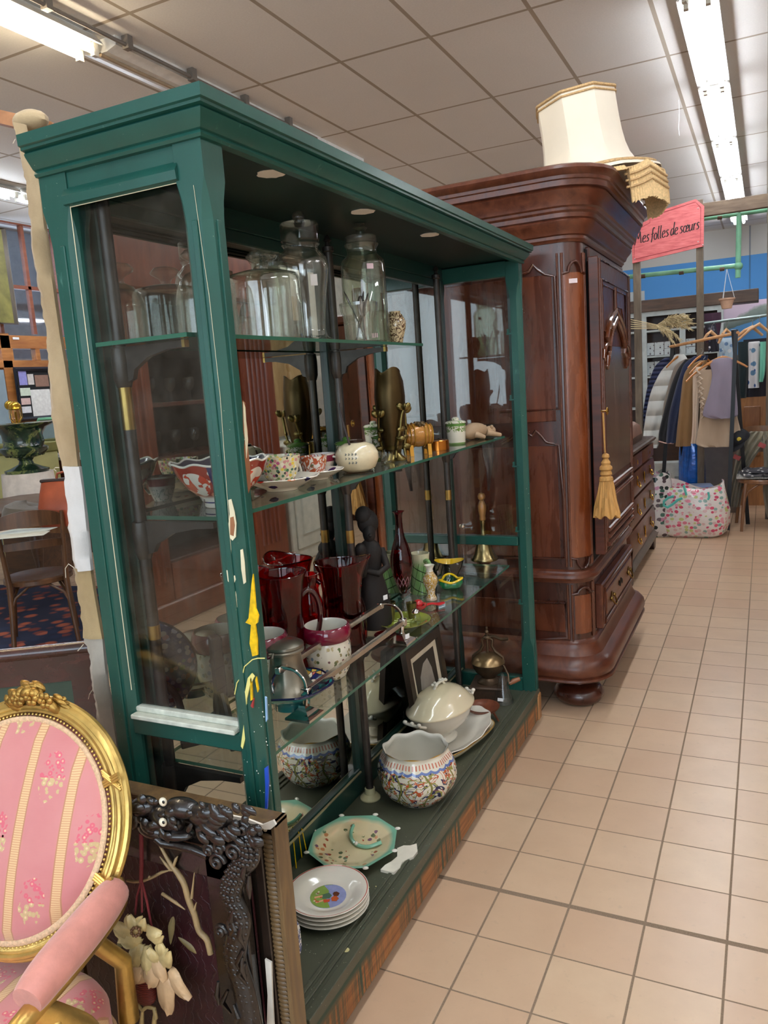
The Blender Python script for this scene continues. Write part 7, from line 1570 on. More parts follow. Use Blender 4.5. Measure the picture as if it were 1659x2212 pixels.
b = B(); b.lathe([(0, 0), (.028, 0), (.038, .008), (.043, .022), (.040, .034)], 44, mod=k2); b.to('outside', plain('bottle_glaze', '0f6b3f', .12, coat=.8), t, smooth=60)
b = B(); b.lathe([(.039, .034), (.036, .020), (.025, .010), (0, .008)], 44, mod=k2); b.to('inside', plain('dark_green_glaze', '0b4026', .1, coat=.8), t, smooth=60)
b = B(); b.tube([(lambda q: Vector((q[0]*cos(a), q[0]*sin(a), q[1])))(k2(a, 0, .040, .035)) for a in [2*pi*k/44 for k in range(44)]], .0045, 8, closed=True); b.to('rim', plain('yellow_glaze', 'e8c21c', .15, coat=.6), t)
t = thing('spoon_rest', 'red ceramic spoon rest lying in front of the small vase', 'spoon rest', tuple(away(905, 1318, Z3, .01)), radians(38))
rdg = plain('red_glaze', 'b8282c', .14, coat=.7)
b = B(); b.lathe([(0, .0), (.018, 0), (.028, .010), (.030, .018), (.026, .018), (.016, .008), (0, .006)], 36); b.ball((0, .004, .020), .018, sz=.8, n=14); b.to('bowl', rdg, t, smooth=60)
b = B(); b.tube([Vector(p) for p in smoothp([(.02, 0, .012), (.045, 0, .015), (.07, 0, .010), (.092, 0, .013)], 4)], [.014, .012, .010, .009, .009, .009, .010, .011, .012, .012, .010, .009, .006], 10, flat=((0, 0, 1), .45)); b.to('handle', rdg, t)
# green plate with shot cups and salt
gpm = glass('vaseline_glass', (.70, .80, .20), (.42, .52, .08), 1.5, .04, (1, 1, 1), .35)
pG = away(872, 1358, Z3, .055)
t = potm('uranium_plate', 'flat yellow green plate carrying little metal cups', 'plate', tuple(pG), [(0, .002), (.065, .002), (.078, .006), (.088, .012), (.090, .014), (.086, .014), (.076, .009), (.062, .006), (0, .006)], plain('lime_glaze', '828c2c', .15, 0, .1, 9, coat=.6))
b = B()
for k in range(8): a = k*pi/4; b.tube([pG-Vector(t.location)+Vector((.01*cos(a), .01*sin(a), .0075)), Vector((.03*cos(a), .03*sin(a), .0075)), Vector((.036*cos(a+.25), .036*sin(a+.25), .0075))], .0014, 5)
b.to('painted_daisy', plain('pale_lime', 'cfd79a', .3), t)
cupp = [(0, 0), (.011, 0), (.012, .004), (.015, .030), (.018, .052), (.0165, .052), (.013, .03), (.01, .006), (0, .005)]
for dx, dy, lb, k_ in ((-.045, -.005, 'tarnished brass cup at the back of the lime green plate', 1.25), (.012, .045, 'tarnished brass cup in the middle of the lime green plate', 1.0)):
    potm('metal_cup', lb, 'cup', (pG.x+dx, pG.y+dy, Z3+.006), [(r*k_, z*k_) for r, z in cupp], plain('tarnished_brass', '7d7448', .3, .9, .25, 30), group='brass cups on the green plate', n=28)
t = potm('salt_shaker', 'tiny glass salt shaker with a silver top on the lime green plate', 'salt shaker', (pG.x+.045, pG.y+.0, Z3+.0065), [(0, 0), (.015, 0), (.017, .004), (.016, .022), (.012, .030)], clr, n=24, part='glass_body')
b = B(); b.lathe([(.013, .030), (.014, .034), (.010, .042), (.005, .046), (0, .047)], 20); b.to('silver_top', chm, t)
# bell, glass cylinders
be = thing('hand_bell', 'brass hand bell with a turned wooden handle at the far end of the shelf', 'bell', tuple(away(1047, 1214, Z3, .045)))
bb = plain('bell_brass', '8c7d58', .26, 1, .22, 14)
b = B(); b.lathe([(.058, 0), (.060, .004), (.054, .014), (.044, .030), (.036, .055), (.032, .078), (.030, .090), (.022, .098), (.012, .101)]+[(.010, .098), (.028, .09), (.034, .05), (.05, .012), (.056, 0)], 44); b.to('bell_cup', bb, be, smooth=60)
b = B(); b.lathe([(.014, .099), (.016, .104), (.011, .112), (.011, .15), (.0145, .168), (.0145, .172), (0, .173)], 24); b.to('ferrule', bb, be)
b = B(); b.lathe([(.0125, .172), (.015, .178), (.013, .19), (.017, .215), (.018, .235), (.012, .252), (.009, .258), (.015, .266), (.017, .276), (.012, .288), (0, .292)], 28); b.to('wooden_handle', wood('handle_oak', '9a6632', 'c99658', .35, 2, 2, .3), be)
b = B(); b.tube([(0, 0, .09), (0, 0, .02)], .003, 6); b.ball((0, 0, .016), .009, n=10); b.to('clapper', bb, be)
for (x, y, h, r, lb) in ((1003, 1224, .17, .013, 'tall narrow glass cylinder with a silver lid beside the bell'), (977, 1212, .062, .021, 'short glass jar with a silver lid behind the black bowl')):
    p = away(x, y, Z3, r); t = potm('glass_tube', lb, 'glass jar', tuple(p), [(0, .002), (r, .002), (r, h*.95), (r*.9, h)], clr, n=28, part='glass_wall')
    b = B(); b.lathe([(r*1.03, h-.004), (r*1.05, h+.004), (r*.8, h+.008), (0, h+.009)], 28); b.to('silver_lid', chm, t)
t = thing('mirror_shard', 'small diamond shaped glass piece lying near the shelf edge', 'glass', tuple(away(955, 1310, Z3, 0)))
b = B(); b.prism([(-.012, 0, .001), (0, -.03, .001), (.012, 0, .001), (0, .03, .001)], (0, 0, .002)); b.to('shard', plain('pale_blue_card', 'bcd6e0', .2), t, smooth=0)
# --- middle glass shelf
im = NT('imari_porcelain'); v = im.co(); s = im.sep(v); an = im.n('TexGradient', Vector=v, _gradient_type='RADIAL').outputs[1]
seg = im.mth('FRACT', im.mth('ADD', im.mth('MULTIPLY', an, 4), im.mth('MULTIPLY', s[2], .8)))
white_ = H('e2dccf'); redp = flowers(im, v, H('982a1c'), 34, ('e2dccf', '982a1c', 'd98a6c', 'e2dccf'), .34); bluep = flowers(im, v, H('18215c'), 30, ('18215c', 'e2dccf', 'b23220'), .16)
med = im.mth('LESS_THAN', im.mth('ADD', im.mth('POWER', im.mth('MULTIPLY', im.mth('SUBTRACT', im.mth('FRACT', im.mth('MULTIPLY', an, 4)), .30), 4.2), 2), im.mth('POWER', im.mth('MULTIPLY', im.mth('SUBTRACT', s[2], .055), 38), 2)), 1)
col = im.mix(im.mth('GREATER_THAN', seg, .62), redp, bluep); mv = im.mix(im.mth('GREATER_THAN', im.noise(22, v, 3), .53), white_, H('c9452c')); col = im.mix(med, col, mv)
col = im.mix(im.rng(s[2], .022, .03, 1, 0), col, white_); col = im.mix(im.mth('LESS_THAN', im.mth('ABSOLUTE', im.mth('SUBTRACT', s[2], .012)), .0015), col, H('2a3570'))
imm = im.bsdf(Base__Color=col, Roughness=.12, Coat__Weight=.6)
imi = porcelain('imari_inside', '12183c', [('flower', 22, ('12183c', 'b23220', 'e2dccf', '12183c'), .2, None)])
scl = lambda a, i, r, z: (r*(1+.022*cos(10*a)*min(1, z/.06)), z+.003*cos(10*a)*(z > .07))
t = thing('imari_bowl', 'large scalloped red, blue and white bowl at the near end of the shelf', 'bowl', (-1.045, 1.335, Z2), 1.1, 'red and blue bowls')
b = B(); b.lathe([(0, .002), (.036, .002), (.037, 0), (.040, .003), (.040, .018), (.052, .026), (.074, .044), (.092, .070), (.103, .096)], 80, mod=scl); b.to('painted_outside', imm, t, smooth=60)
b = B(); b.lathe([(.1025, .0965), (.090, .072), (.072, .048), (.05, .032), (0, .026)], 80, mod=scl); b.to('blue_inside', imi, t, smooth=60)
b = B(); b.tube([(lambda q: Vector((q[0]*cos(a), q[0]*sin(a), q[1])))(scl(a, 0, .103, .0965)) for a in [2*pi*k/80 for k in range(80)]], .0024, 8, closed=True); b.to('white_rim', white, t)
imp = porcelain('imari_saucer', 'e2dccc', [('flower', 26, ('b23220', '18215c', 'e2dccc', 'd98a5c'), .28, (.008, 1))])
sauc = [(0, .0), (.038, 0), (.040, .004), (.055, .010), (.075, .020), (.092, .030), (.090, .032), (.072, .023), (.05, .013), (0, .009)]
mf = porcelain('mille_fiori_cup', 'd8cfae', [('flower', 120, ('c98a8a', '3f6b4c', 'e0c24a', '2c2c2c', 'e8e0cc', 'b4567a', '7d9a5c'), .5, None)])
cupf = [(0, 0), (.022, 0), (.024, .006), (.034, .020), (.041, .042), (.044, .064), (.041, .064), (.036, .03), (.02, .010), (0, .008)]
for (x, y, k, lb) in ((-1.045, 1.565, 1.0, 'scalloped red and blue saucer under the flowered cup'), (-1.06, 1.755, .8, 'smaller scalloped saucer under the red painted cup')):
    potm('saucer', lb, 'saucer', (x, y, Z2), [(r*k, z*k) for r, z in sauc], imp, group='red and blue saucers', mod=lambda a, i, r, z: (r*(1+.03*cos(8*a)*(r > .06)), z))
potm('flowered_cup', 'wide cup covered all over with small flowers on the nearer saucer', 'cup', (-1.045, 1.565, Z2+.012), [(r*1.15, z*1.1) for r, z in cupf], mf, mod=lambda a, i, r, z: (r*(1+.03*cos(6*a)*(z > .02)), z))
t = potm('painted_cup', 'white cup with red and gold painted panels on the smaller saucer', 'cup', (-1.065, 1.75, Z2+.010), [(0, 0), (.020, 0), (.022, .004), (.030, .012), (.034, .03), (.037, .052), (.035, .052), (.031, .02), (0, .008)], porcelain('canton_cup', 'e0d8cc', [('flower', 48, ('b0452c', 'e0d8cc', '4c6b4c', 'c98a4c'), .3, None), ('vine', 26, 'b0552f', .05, 2, None)]))
mc = porcelain('maroon_scallop_cup', 'ddd4cc', [('vine', 40, '8a8f8a', .03, 2, (0, .03))], ((.036, .054, '8a2440'), (.0535, 1, 'ddd4cc')))
for (x, y, lb) in ((-1.13, 1.40, 'maroon rimmed cup behind the near post'), (-1.125, 1.70, 'maroon rimmed cup behind the flowered cup'), (-1.10, 1.86, 'maroon rimmed cup behind the cream round pot')):
    t = potm('coffee_cup', lb, 'cup', (x, y, Z2), [(0, 0), (.020, 0), (.024, .01), (.030, .03), (.035, .058), (.033, .058), (.027, .02), (0, .01)], mc, group='maroon rimmed cups', n=32)
    b = B(); b.tube([(.03, 0, .048), (.048, 0, .046), (.052, 0, .030), (.040, 0, .016), (.027, 0, .018)], .0035, 8); b.to('handle', white, t)
# cream round pot with calligraphy, lily vase, barrel, ring box, lidded pots, sleeping figure
ck = plain('crackled_cream', 'd8c9a6', .2, 0, .12, 40, .1, 90, .5); dbr = plain('dark_bronze_brown', '2c1810', .3, .3)
t = thing('round_pot', 'round crackled cream pot with dark bands and an incense stick', 'pot', (-1.012, 1.895, Z2), radians(35)); t.scale = (1.1, 1.1, 1.04)
b = B(); b.lathe([(0, .002), (.03, .002), (.046, .012), (.055, .034), (.054, .052), (.044, .070), (.028, .078), (.018, .079), (0, .079)], 48); b.to('pot_body', ck, t, smooth=60)
b = B(); b.tube([(.0555*cos(a)*.98*abs(1), 0+.018, .041+.0385*sin(a)) for a in [2*pi*k/40 for k in range(40)]], .0022, 6, closed=True); b.lathe([(.033, .0015), (.040, .0035), (.036, 0)], 40); b.to('dark_band', dbr, t)
b = B(); b.lathe([(.020, .079), (.021, .084), (.016, .086), (0, .086)], 28); b.to('dark_lid', dbr, t)
b = B()
for k in range(4):
    for j in range(3 if k else 2): a = radians(-128+k*9); z = .052-.011*j; r_ = .0545; b.tube([(r_*cos(a), r_*sin(a), z+.003), (r_*cos(a+.05), r_*sin(a+.05), z+.002), (r_*cos(a+.02), r_*sin(a+.02), z-.003)], .0007, 4); b.tube([(r_*cos(a-.02), r_*sin(a-.02), z-.001), (r_*cos(a+.07), r_*sin(a+.07), z)], .0006, 4)
b.to('brush_characters', plain('ink_grey', '55606a', .5), t)
t = thing('incense_stick', 'thin dark curved stick leaning out of the round cream pot', 'stick', tuple(Vector((-1.012, 1.895, Z2+.07))))
pl_ = [aty(x, y, 1.86)-Vector(t.location) for x, y in ((759, 972), (752, 950), (742, 915), (735, 885), (733, 870))]
b = B(); b.tube([Vector(p) for p in smoothp([tuple(p) for p in pl_], 4)], [.0032]*12+[.002]*5, 7); b.to('stick', dbr, t)
ow = plain('dark_dull_brass', '4a3a20', .36, .85, .2, 8); obr = plain('olive_brass', '6e6038', .3, .95, .3, 20, .2, 40)
vc = Vector((-1.035, 2.18, Z2))
t = thing('lily_vase', 'tall bronze vase with brass lily flowers in relief round its foot', 'vase', tuple(vc), radians(-20)); t.scale = (1.05, 1.05, .93)
b = B(); b.lathe([(0, .02), (.022, .02), (.028, .05), (.036, .10), (.043, .16), (.045, .21), (.042, .26), (.036, .292), (.036, .298), (.033, .297), (.036, .25), (0, .1)], 56, mod=lambda a, i, r, z: (r*(1+.06*cos(3*a)*(z > .27)), z+.008*cos(3*a+1)*(z > .28))); b.to('bronze_body', ow, t, smooth=60)
b = B(); b.lathe([(0, 0), (.038, 0), (.040, .004), (.028, .014), (.022, .028), (.03, .05)], 40, mod=lambda a, i, r, z: (r*(1+.22*cos(4*a)*(i < 4)), z)); b.to('lobed_foot', obr, t, smooth=50)
for a0, ph_ in ((-2.1, 0), (-.6, .6), (.9, .2), (2.4, .5)):
    q = [Vector((r*cos(a0+k*.12), r*sin(a0+k*.12), z)) for k, (r, z) in enumerate(((.036, .012), (.034, .04), (.040, .07), (.046, .10), (.050, .13+ph_*.03), (.054, .15+ph_*.03)))]
    b = B(); b.tube([Vector(p) for p in smoothp([tuple(p) for p in q], 4)], .0042, 8); e_ = q[-1]
    for j in range(4): aa = j*1.57+a0; b.ball(e_+Vector((.010*cos(aa), .010*sin(aa), .008)), .011, sx=.9, sy=.5, sz=1.3, n=8, rot=Matrix.Rotation(aa, 4, 'Z') @ Matrix.Rotation(.6, 4, 'Y'))
    for k in range(3): b.ball(q[1+k]+Vector((.006*cos(a0+k), .006*sin(a0+k), .004)), .012, sx=1.2, sy=.5, sz=.8, n=8, rot=Matrix.Rotation(a0+k, 4, 'Z'))
    b.to('lily_stem', obr, t, smooth=50)
ba = thing('barrel', 'small golden ceramic barrel on a cradle beside the lily vase', 'barrel', (-1.015, 2.33, Z2), radians(-52))
bw_ = plain('barrel_glaze', 'a8712c', .22, .15, .25, 40, .4, 90, .5); bh = plain('gold_hoop', 'c8933a', .25, .6, .15, 30); bfc = wood('barrel_face', '6b4320', 'a8743c', .4, 0, 3, .2)
b = B()
rb = Matrix.Rotation(radians(90), 4, 'X')
pts = [(.030, -.045), (.034, -.03), (.039, 0), (.034, .03), (.030, .045)]
for (r0_, z0_), (r1_, z1_) in zip(pts, pts[1:]): pass
b.lathe([(.026, -.040), (.030, -.045), (.035, -.03), (.040, 0), (.035, .03), (.030, .045), (.026, .040)], 36); bmesh.ops.transform(b.b, matrix=Matrix.Translation((0, 0, .066)) @ rb, verts=b.b.verts); b.to('staves', bw_, ba)
b = B()
for z_, r_ in ((-.043, .032), (-.030, .036), (-.018, .039), (.018, .039), (.030, .036), (.043, .032)): b.tube([(r_*cos(a), z_, .066+r_*sin(a)) for a in [2*pi*k/36 for k in range(36)]], .0025, 6, closed=True)
b.to('hoops', bh, ba)
b = B(); b.tube([(0, -.0415, .066), (0, -.039, .066)], .027, 28); b.tube([(-.026, -.042, .068), (.026, -.042, .068)], .002, 5); b.to('barrel_head', bfc, ba)
B().obox((0, -.0430, .082), (1, 0, .1), (0, 1, 0), (0, 0, 1), .006, .0006, .008).to('price_label', plain('white_label', 'eeeeee', .6), ba, smooth=0)
b = B()
for y_ in (-.03, .03):
    for s_ in (-1, 1): b.prism([(s_*.012, y_-.006, .026), (s_*.03, y_-.006, .036), (s_*.034, y_-.006, 0), (s_*.022, y_-.006, 0)], (0, .012, 0))
    b.box(-.02, .02, y_-.006, y_+.006, .018, .030)
b.to('cradle', bh, ba, smooth=0)
b = B()
for k in range(22): b.ball((R.uniform(-.03, .03), R.uniform(-.01, .03), .104-abs(R.uniform(0, .008))), .0055, n=7)
b.to('grape_relief', plain('grape_bronze', '5a4a30', .35, .4), ba)
t = thing('round_tin', 'low round copper coloured box beside the little barrel', 'box', tuple(away(946, 974, Z2, .038)))
b = B(); b.lathe([(0, 0), (.040, 0), (.040, .032), (.038, .034), (.034, .034), (.030, .032), (0, .032)], 44); b.to('tin_body', plain('copper_lacquer', 'b8702a', .18, .9, .1, 6, stretch=(1, 1, 8)), t, smooth=30)
gpp = porcelain('green_scroll_pot', 'ddd8c6', [('vine', 40, '5c7a2c', .05, 2.5, (.045, .075))], ((.066, .078, '5c8a3c'), (-1, .006, '6b8f4c')))
gpl_ = plain('green_lid_glaze', '5c8a3c', .15, coat=.6)
for (x, y, lb, k) in ((-1.03, 2.72, 'white lidded pot with green scrolls next to the copper round box', 1), (-1.115, 2.03, 'white and green lidded pot half hidden behind the round cream pot', .9), (-1.10, 2.24, 'white and green lidded pot hidden behind the lily vase', .9)):
    t = potm('lidded_pot', lb, 'pot', (x, y, Z2), [(0, 0), (.032*k, 0), (.034*k, .006), (.036*k, .05), (.037*k, .076*k), (0, .076*k)], gpp, group='white and green lidded pots', n=40, smooth=35)
    b = B(); b.lathe([(.039*k, .076*k), (.040*k, .079*k), (.034*k, .084*k), (.02*k, .087*k), (.012*k, .088*k), (.014*k, .094*k), (.008*k, .099*k), (0, .1*k)], 36); b.to('lid', gpl_ if k != 1 else porcelain('green_white_lid', '7fa060', [('vine', 30, 'e0dcc8', .08, 2, None)]), t)
t = potm('brass_tin', 'small cylindrical polished brass tin behind the lily vase', 'tin', (-1.13, 2.10, Z2), [(0, 0), (.022, 0), (.022, .065), (.024, .067), (.024, .074), (0, .076)], brass, n=32, smooth=30)
potm('glass_cup', 'small clear pressed glass cup before the lily vase', 'cup', tuple(away(835, 1004, Z2, .015)), [(0, 0), (.014, 0), (.016, .006), (.020, .02), (.022, .035), (.020, .035), (.014, .008), (0, .006)], clr, n=24)
fgm = plain('terracotta_pale', 'a58a6c', .7, 0, .15, 14, .3, 60)
fg = thing('clay_figure', 'pale clay figure of a sleeping animal lying at the far end of the shelf', 'figurine', tuple(away(1028, 950, Z2, .03)), radians(70))
b = B(); q = [(-.07, 0, .016), (-.05, 0, .026), (-.02, 0, .034), (.02, 0, .034), (.05, 0, .028), (.072, 0, .024)]; b.tube([Vector(p) for p in smoothp(q, 4)], [.008, .012, .016, .020, .024, .027, .029, .030, .031, .031, .030, .029, .028, .027, .025, .023, .021, .020, .019, .016, .010], 16); b.to('body', fgm, fg, smooth=60)
b = B(); b.ball((.082, -.006, .026), .023, sx=1.25, sy=.9, sz=.85, n=16); b.ball((.098, -.008, .022), .012, n=10)
for s_ in (-1, 1): b.ball((.074, s_*.017-.006, .042), .008, sx=.6, n=8)
b.to('head', fgm, fg)
for (x0, y0, x1, y1) in ((.045, -.02, .10, -.045), (.045, .02, .09, .035), (-.03, -.022, .0, -.045), (-.03, .022, .0, .045)): b = B(); b.tube([(x0, y0, .022), ((x0+x1)/2, (y0+y1)/2*1.15, .014), (x1, y1, .008)], [.013, .010, .007], 10); b.to('leg', fgm, fg, smooth=60)
b = B(); b.tube([Vector(p) for p in smoothp([(-.065, 0, .016), (-.09, .02, .010), (-.07, .045, .007), (-.03, .05, .006)], 4)], [.007]*10+[.003]*3, 8); b.to('tail', fgm, fg)
# --- top glass shelf: jars and domes
cj = glass('jar_glass', (.965, .97, .955), (.60, .63, .60), 1.65, .02, dirt=.05); cjg = glass('greenish_jar_glass', (.93, .955, .90), (.52, .58, .50), 1.65, .03, dirt=.06)
def dome(loc, r, h, label, knob=1, straight=True):
    t = thing('glass_dome', label, 'glass dome', tuple(loc), 0, 'clear glass cake domes')
    if straight: pr = [(r, .002), (r*1.01, .006), (r, .012), (r, h*.78), (r*.985, h*.86), (r*.93, h*.92), (r*.6, h*.965), (r*.2, h*.985), (.012, h*.99)]
    else: pr = [(r, .002), (r*1.01, .006), (r, .012), (r, h*.55), (r*.95, h*.68), (r*.82, h*.82), (r*.6, h*.92), (r*.3, h*.975), (.012, h*.99)]
    b = B(); b.lathe(pr, 64); b.to('dome_wall', cj, t, smooth=60)
    b = B(); b.lathe([(q_[0]-.003, q_[1]) for q_ in pr[:-1]]+[(0, h*.975)], 64); b.to('inner_wall', cj, t, smooth=60)
    b = B(); b.lathe([(.014, h*.985), (.012, h+.004), (.016, h+.012), (.034, h+.022), (.037, h+.028), (.028, h+.038), (.012, h+.042), (0, h+.042)], 40); b.to('knob', cj, t, smooth=60)
dome((-1.055, 1.58, Z1), .085, .165, 'wide straight glass dome with a flat knob behind the near post')
dome((-1.085, 1.385, Z1), .055, .150, 'narrow round topped glass dome seen through the side pane', straight=False)
t = thing('apothecary_jar', 'tall shouldered glass jar with a ball topped lid on the top shelf', 'jar', (-1.04, 1.735, Z1)); t.scale = (1.03, 1.03, .96)
b = B(); b.lathe([(.062, .0), (.063, .004), (.050, .012), (.045, .03), (.046, .06), (.052, .12), (.061, .165), (.064, .19), (.060, .212), (.048, .226), (.042, .234), (.042, .240), (.046, .246), (.042, .252)], 56); b.to('jar_wall', cj, t, smooth=60)
b = B(); b.lathe([(0, .008), (.042, .014), (.042, .05), (.049, .12), (.058, .165), (.060, .19), (.056, .21), (.044, .224), (.039, .25)], 56); b.to('inner_wall', cj, t, smooth=60)
b = B(); b.lathe([(.044, .252), (.047, .256), (.047, .296), (.044, .300), (.01, .301)], 44); b.to('lid', glass('amber_lid_glass', (.92, .90, .85), (.5, .47, .42), 1.5, .03), t, smooth=35)
b = B(); b.ball((0, 0, .316), .0155, n=20); b.to('ball_knob', glass('frosted_knob', (.72, .74, .70), (.4, .42, .4), 1.5, .1, (1, 1, 1), .3), t)
b = B(); b.obox((.050, -.035, .150), (.8, .6, 0), (0, 0, 1), (.6, -.8, 0), .008, .014, .0006); b.to('diamond_label', plain('paper_label', 'd8d2cc', .6), t, smooth=0)
aj = thing('sweet_jar', 'tall greenish glass jar with ground stopper and small crystal ball knob', 'jar', (-1.035, 2.06, Z1)); aj.scale = (1.2, 1.2, 1.02)
b = B(); b.lathe([(.052, 0), (.053, .004), (.053, .215), (.051, .228), (.040, .240), (.036, .246), (.036, .262), (.040, .268), (.041, .272), (.036, .276)], 56); b.to('jar_wall', cjg, aj, smooth=60)
b = B(); b.lathe([(0, .006), (.050, .008), (.050, .212), (.038, .236), (.033, .25), (.033, .27)], 56); b.to('inner_wall', cjg, aj, smooth=60)
fro = glass('ground_glass', (.68, .72, .66), (.42, .46, .42), 1.5, .2, (1, 1, 1), .5)
b = B(); b.lathe([(.032, .25), (.034, .276), (.037, .280), (.036, .294), (.020, .298), (.012, .302), (.011, .310), (.017, .316), (.012, .322), (0, .322)], 44); b.to('stopper', fro, aj, smooth=50)
b = B(); b.obox((.038, -.038, .205), (.7, .7, 0), (0, 0, 1), (.7, -.7, 0), .008, .007, .0006); b.obox((.038, -.038, .020), (.7, .7, 0), (0, 0, 1), (.7, -.7, 0), .007, .006, .0006); b.to('price_label', plain('pink_label', 'dcc0c8', .6), aj, smooth=0)
b = B(); b.ball((0, 0, .334), .0135, n=20); b.to('ball_knob', cj, aj)
t = thing('tumbler', 'ribbed pressed glass tumbler holding old spoons and servers', 'glass', (-.996, 1.942, Z1)); t.scale = (1.12, 1.12, 1.03)
b = B(); b.lathe([(0, .004), (.034, .004), (.036, 0), (.038, .01), (.040, .065), (.046, .085), (.047, .10)], 72, mod=lambda a, i, r, z: (r*(1+.025*cos(18*a)*(z < .075)), z)); b.lathe([(.034, .012), (.036, .06), (.043, .085), (.044, .10)], 48); b.to('glass_wall', cj, t, smooth=60)
b = B(); b.tube([(.0455*cos(a), .0455*sin(a), .10) for a in [2*pi*k/48 for k in range(48)]], .0022, 6, closed=True); b.to('rim', cj, t)
slv = plain('tarnished_silver', '6b6660', .3, .95, .25, 24)
for k, (dx, dy, ex_, ey, lb) in enumerate(((.012, .01, -.05, -.02, 'dark handled spoon leaning left in the ribbed tumbler'), (-.014, 0, .026, .01, 'pierced serving spoon in the ribbed tumbler'), (-.01, -.012, .034, .022, 'broad bladed server leaning right in the ribbed tumbler'), (.018, -.01, -.012, .012, 'plain spoon standing upright in the ribbed tumbler'))):
    s_ = thing('serving_spoon', lb, 'spoon', (-.996+dx, 1.942+dy, Z1+.006), 0, 'spoons in the tumbler'); L_ = .135-.008*k
    e = Vector((ex_*1.0, ey*1.0, L_)); b = B(); b.tube([(0, 0, 0), tuple(e*.6)], [.0016, .0022], 6); b.to('handle', slv, s_)
    b = B(); b.ball(tuple(e*.8), 1, sx=.011+.002*(k == 2), sy=.003, sz=.030, n=14, rot=(e.to_track_quat('Z', 'Y').to_matrix().to_4x4())); b.to('spoon_bowl', slv, s_)
potm('milk_glass_jar', 'greenish white glass jar behind the ribbed tumbler', 'jar', (-1.05, 2.165, Z1), [(0, 0), (.034, 0), (.036, .01), (.036, .09), (.030, .10), (0, .10)], glass('milky_green', (.62, .70, .55), (.4, .46, .36), 1.5, .1, (1, 1, 1), .5))
potm('ginger_jar', 'cream ceramic jar with brown drawing at the end of the top shelf', 'jar', (-1.02, 2.225, Z1), [(0, 0), (.018, 0), (.022, .02), (.031, .05), (.032, .07), (.022, .09), (.016, .095), (.018, .10), (0, .10)], porcelain('sepia_drawn', 'd3bf98', [('vine', 45, '5a3f2c', .035, 1.5, None)]))
potm('stopper_jar', 'frosted glass stoppered jar behind the wide glass dome', 'jar', (-1.115, 1.72, Z1), [(0, 0), (.038, 0), (.038, .17), (.032, .18), (.036, .188), (.036, .20), (.02, .206), (.012, .212), (.018, .226), (0, .23)], fro)
# price tag and pinned strip of cloth hanging at the far pane
t = thing('plastic_bag', 'crumpled clear plastic strip hanging below the clay figure', 'plastic', tuple(aty(1060, 968, 3.06)))
c = Vector(t.location); b = B(); rows = []
for (x0, x1, y) in ((1040, 1066, 955), (1044, 1067, 985), (1050, 1064, 1010), (1052, 1060, 1035), (1053, 1058, 1060)): rows.append([aty(lerp(x0, x1, k/6), y, 3.05+.006*sin(k*2+y))-c for k in range(7)]+[aty(lerp(x0, x1, k/6), y, 3.053+.006*sin(k*2+y))-c for k in range(6, -1, -1)])
b.loft(rows); b.to('film', glass('plastic_film', (.75, .76, .78), (.5, .5, .52), 1.6, .15, (1, 1, 1), .25), t, smooth=60)
# ------------------------------------------------------------ furniture across the aisle, seen in the old mirrors
red = wood('red_cabinet_wood', '5c2413', '9a4f2e', .35, 2, .8, .4)
vb = thing('glass_cabinet', 'red-brown pillared cabinet with dark shelves of glasses across the aisle, reflected in the mirror', 'cabinet', (1.45, 4.55, 0))
WV = dict(parent=vb, world=True); VX = 1.2
B().box(VX+.38, VX+.42, 3.55, 5.5, 0, 2.25).to('back', plain('black_cabinet_inside', '14110f', .7), smooth=0, **WV)
for y0, y1 in ((3.58, 3.98), (4.98, 5.42)):
    B().box(VX, VX+.4, y0, y1, 0, 2.2, .01).to('pilaster', red, smooth=0, **WV)
    b = B()
    for k in range(5): b.tube([(VX-.002, y0+.08+k*.06, .3), (VX-.002, y0+.08+k*.06, 2.0)], .012, 8)
    b.to('fluting', red, **WV)
B().box(VX-.05, VX+.42, 3.5, 5.5, 2.2, 2.9, .02).to('cornice', red, smooth=0, **WV)  # made extra tall to keep the bright wall out of the mirror
B().box(VX-.03, VX+.42, 3.52, 5.48, 0, .16, .01).to('plinth', red, smooth=0, **WV)
for z in (.42, .78, 1.12, 1.48, 1.86): B().box(VX+.02, VX+.38, 3.98, 4.98, z-.02, z+.01, .004).to('shelf', W2x, smooth=0, **WV)
for z in (.16,): B().box(VX+.0, VX+.38, 3.98, 4.98, z, z+.25).to('drawer', red, smooth=0, **WV)
wg = potm('wine_glass', 'clear wine glass on a shelf of the red-brown cabinet', 'glass', (VX+.12, 4.1, 1.49), [(0, 0), (.03, 0), (.03, .003), (.005, .008), (.004, .07), (.02, .085), (.032, .11), (.034, .14), (.030, .165)], clr, group='glasses in the red-brown cabinet', n=20)
for z in (.79, 1.13, 1.49):
    for k in range(9):
        if z == 1.49 and k == 0: continue
        dup(wg, (VX+.10+.1*(k % 2), 4.08+k*.1, z), 0)
wc = thing('white_cupboard', 'white painted cupboard with panelled door across the aisle, reflected in the mirror', 'cupboard', (1.5, 6.0, 0))
B().box(VX+.1, VX+.6, 5.62, 6.45, 0, 1.05, .01).to('carcass', plain('cream_white_paint', 'c9c8bc', .6), parent=wc, world=True, smooth=0)
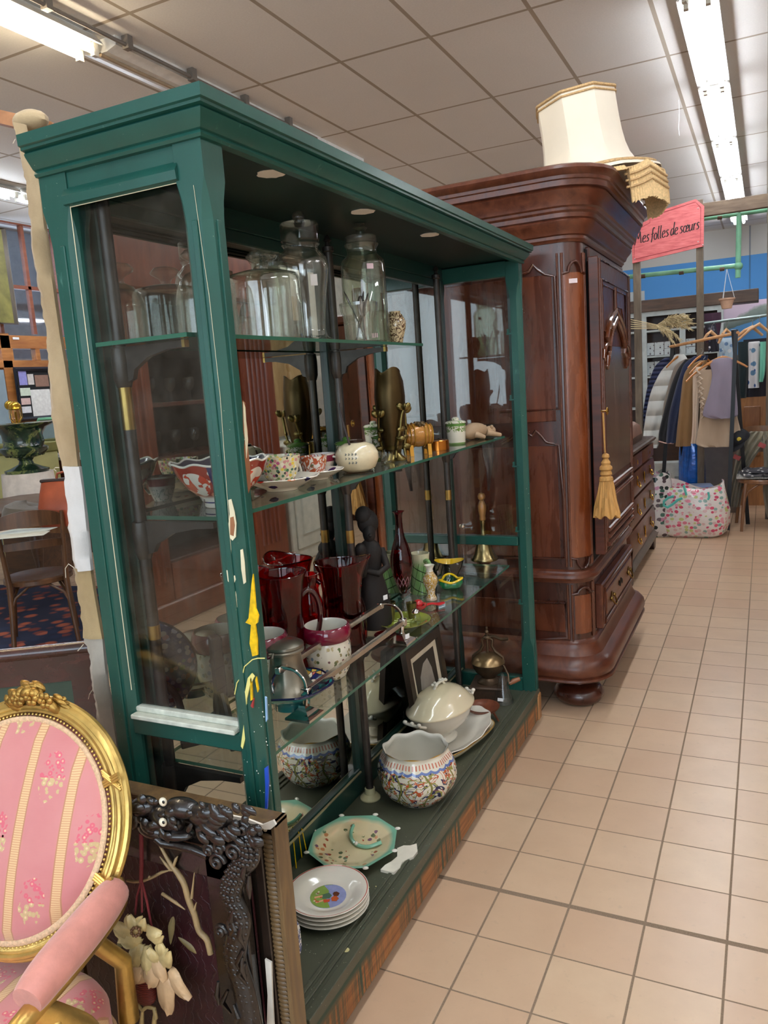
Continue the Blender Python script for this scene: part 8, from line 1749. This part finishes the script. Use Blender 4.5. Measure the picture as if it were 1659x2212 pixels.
B().box(VX+.085, VX+.1, 5.70, 6.36, .12, .95, .01).to('door', plain('cream_white_paint', 'c9c8bc', .6), parent=wc, world=True, smooth=0)
b = B(); b.tube([(VX+.082, 5.8, .25), (VX+.082, 6.26, .25), (VX+.082, 6.26, .82), (VX+.082, 5.8, .82)], .014, 6, closed=True); b.to('panel_moulding', plain('cream_white_paint', 'c9c8bc', .6), parent=wc, world=True)
sb = thing('shelf_stand', 'pale open shelf stand with turned spindles across the aisle, reflected in the mirror', 'shelf stand', (1.7, 7.0, 0))
pal = wood('pale_yellow_wood', 'a8865a', 'd9bd8c', .5, 2)
B().box(VX+.9, VX+.94, 5.55, 7.6, 1.06, 2.5).to('back_board', pal, parent=sb, world=True, smooth=0)
for y in (5.7, 5.9, 6.1, 6.5, 6.9):
    pr = [(.0, 1.06)]; z = 1.06
    while z < 2.3: pr += [(.022, z+.01), (.030, z+.05), (.018, z+.09), (.012, z+.10)]; z += .11
    b = B(); b.lathe(pr+[(0, z)], 14, (VX+.8, y, 0)); b.to('spindle', pal, parent=sb, world=True)
B().box(VX+.68, VX+.95, 5.5, 7.6, 0, 1.05, .01).to('lower_case', plain('grey_green_case', '8f9690', .6), parent=sb, world=True, smooth=0)
dk = thing('dark_wardrobe', 'very dark wardrobe further along the aisle, reflected in the mirror', 'wardrobe', (1.5, 8.6, 0))
B().box(VX+.1, VX+.7, 7.75, 9.6, 0, 2.2, .02).to('carcass', W2, parent=dk, world=True, smooth=0)
B().box(VX+.05, VX+.75, 7.7, 9.65, 2.2, 2.3, .02).to('cornice', W2x, parent=dk, world=True, smooth=0)
# ------------------------------------------------------------ render settings
sc.view_settings.view_transform = 'Standard'; sc.view_settings.look = 'None'
sc.view_settings.exposure = EXPO; sc.view_settings.gamma = 1; sc.view_settings.use_curve_mapping = False
cy = sc.cycles
cy.max_bounces = 14; cy.diffuse_bounces = 4; cy.glossy_bounces = 6; cy.transmission_bounces = 8; cy.transparent_max_bounces = 40
cy.use_denoising = True; cy.sample_clamp_indirect = 6; cy.caustics_reflective = False; cy.caustics_refractive = False
cy.use_light_tree = True
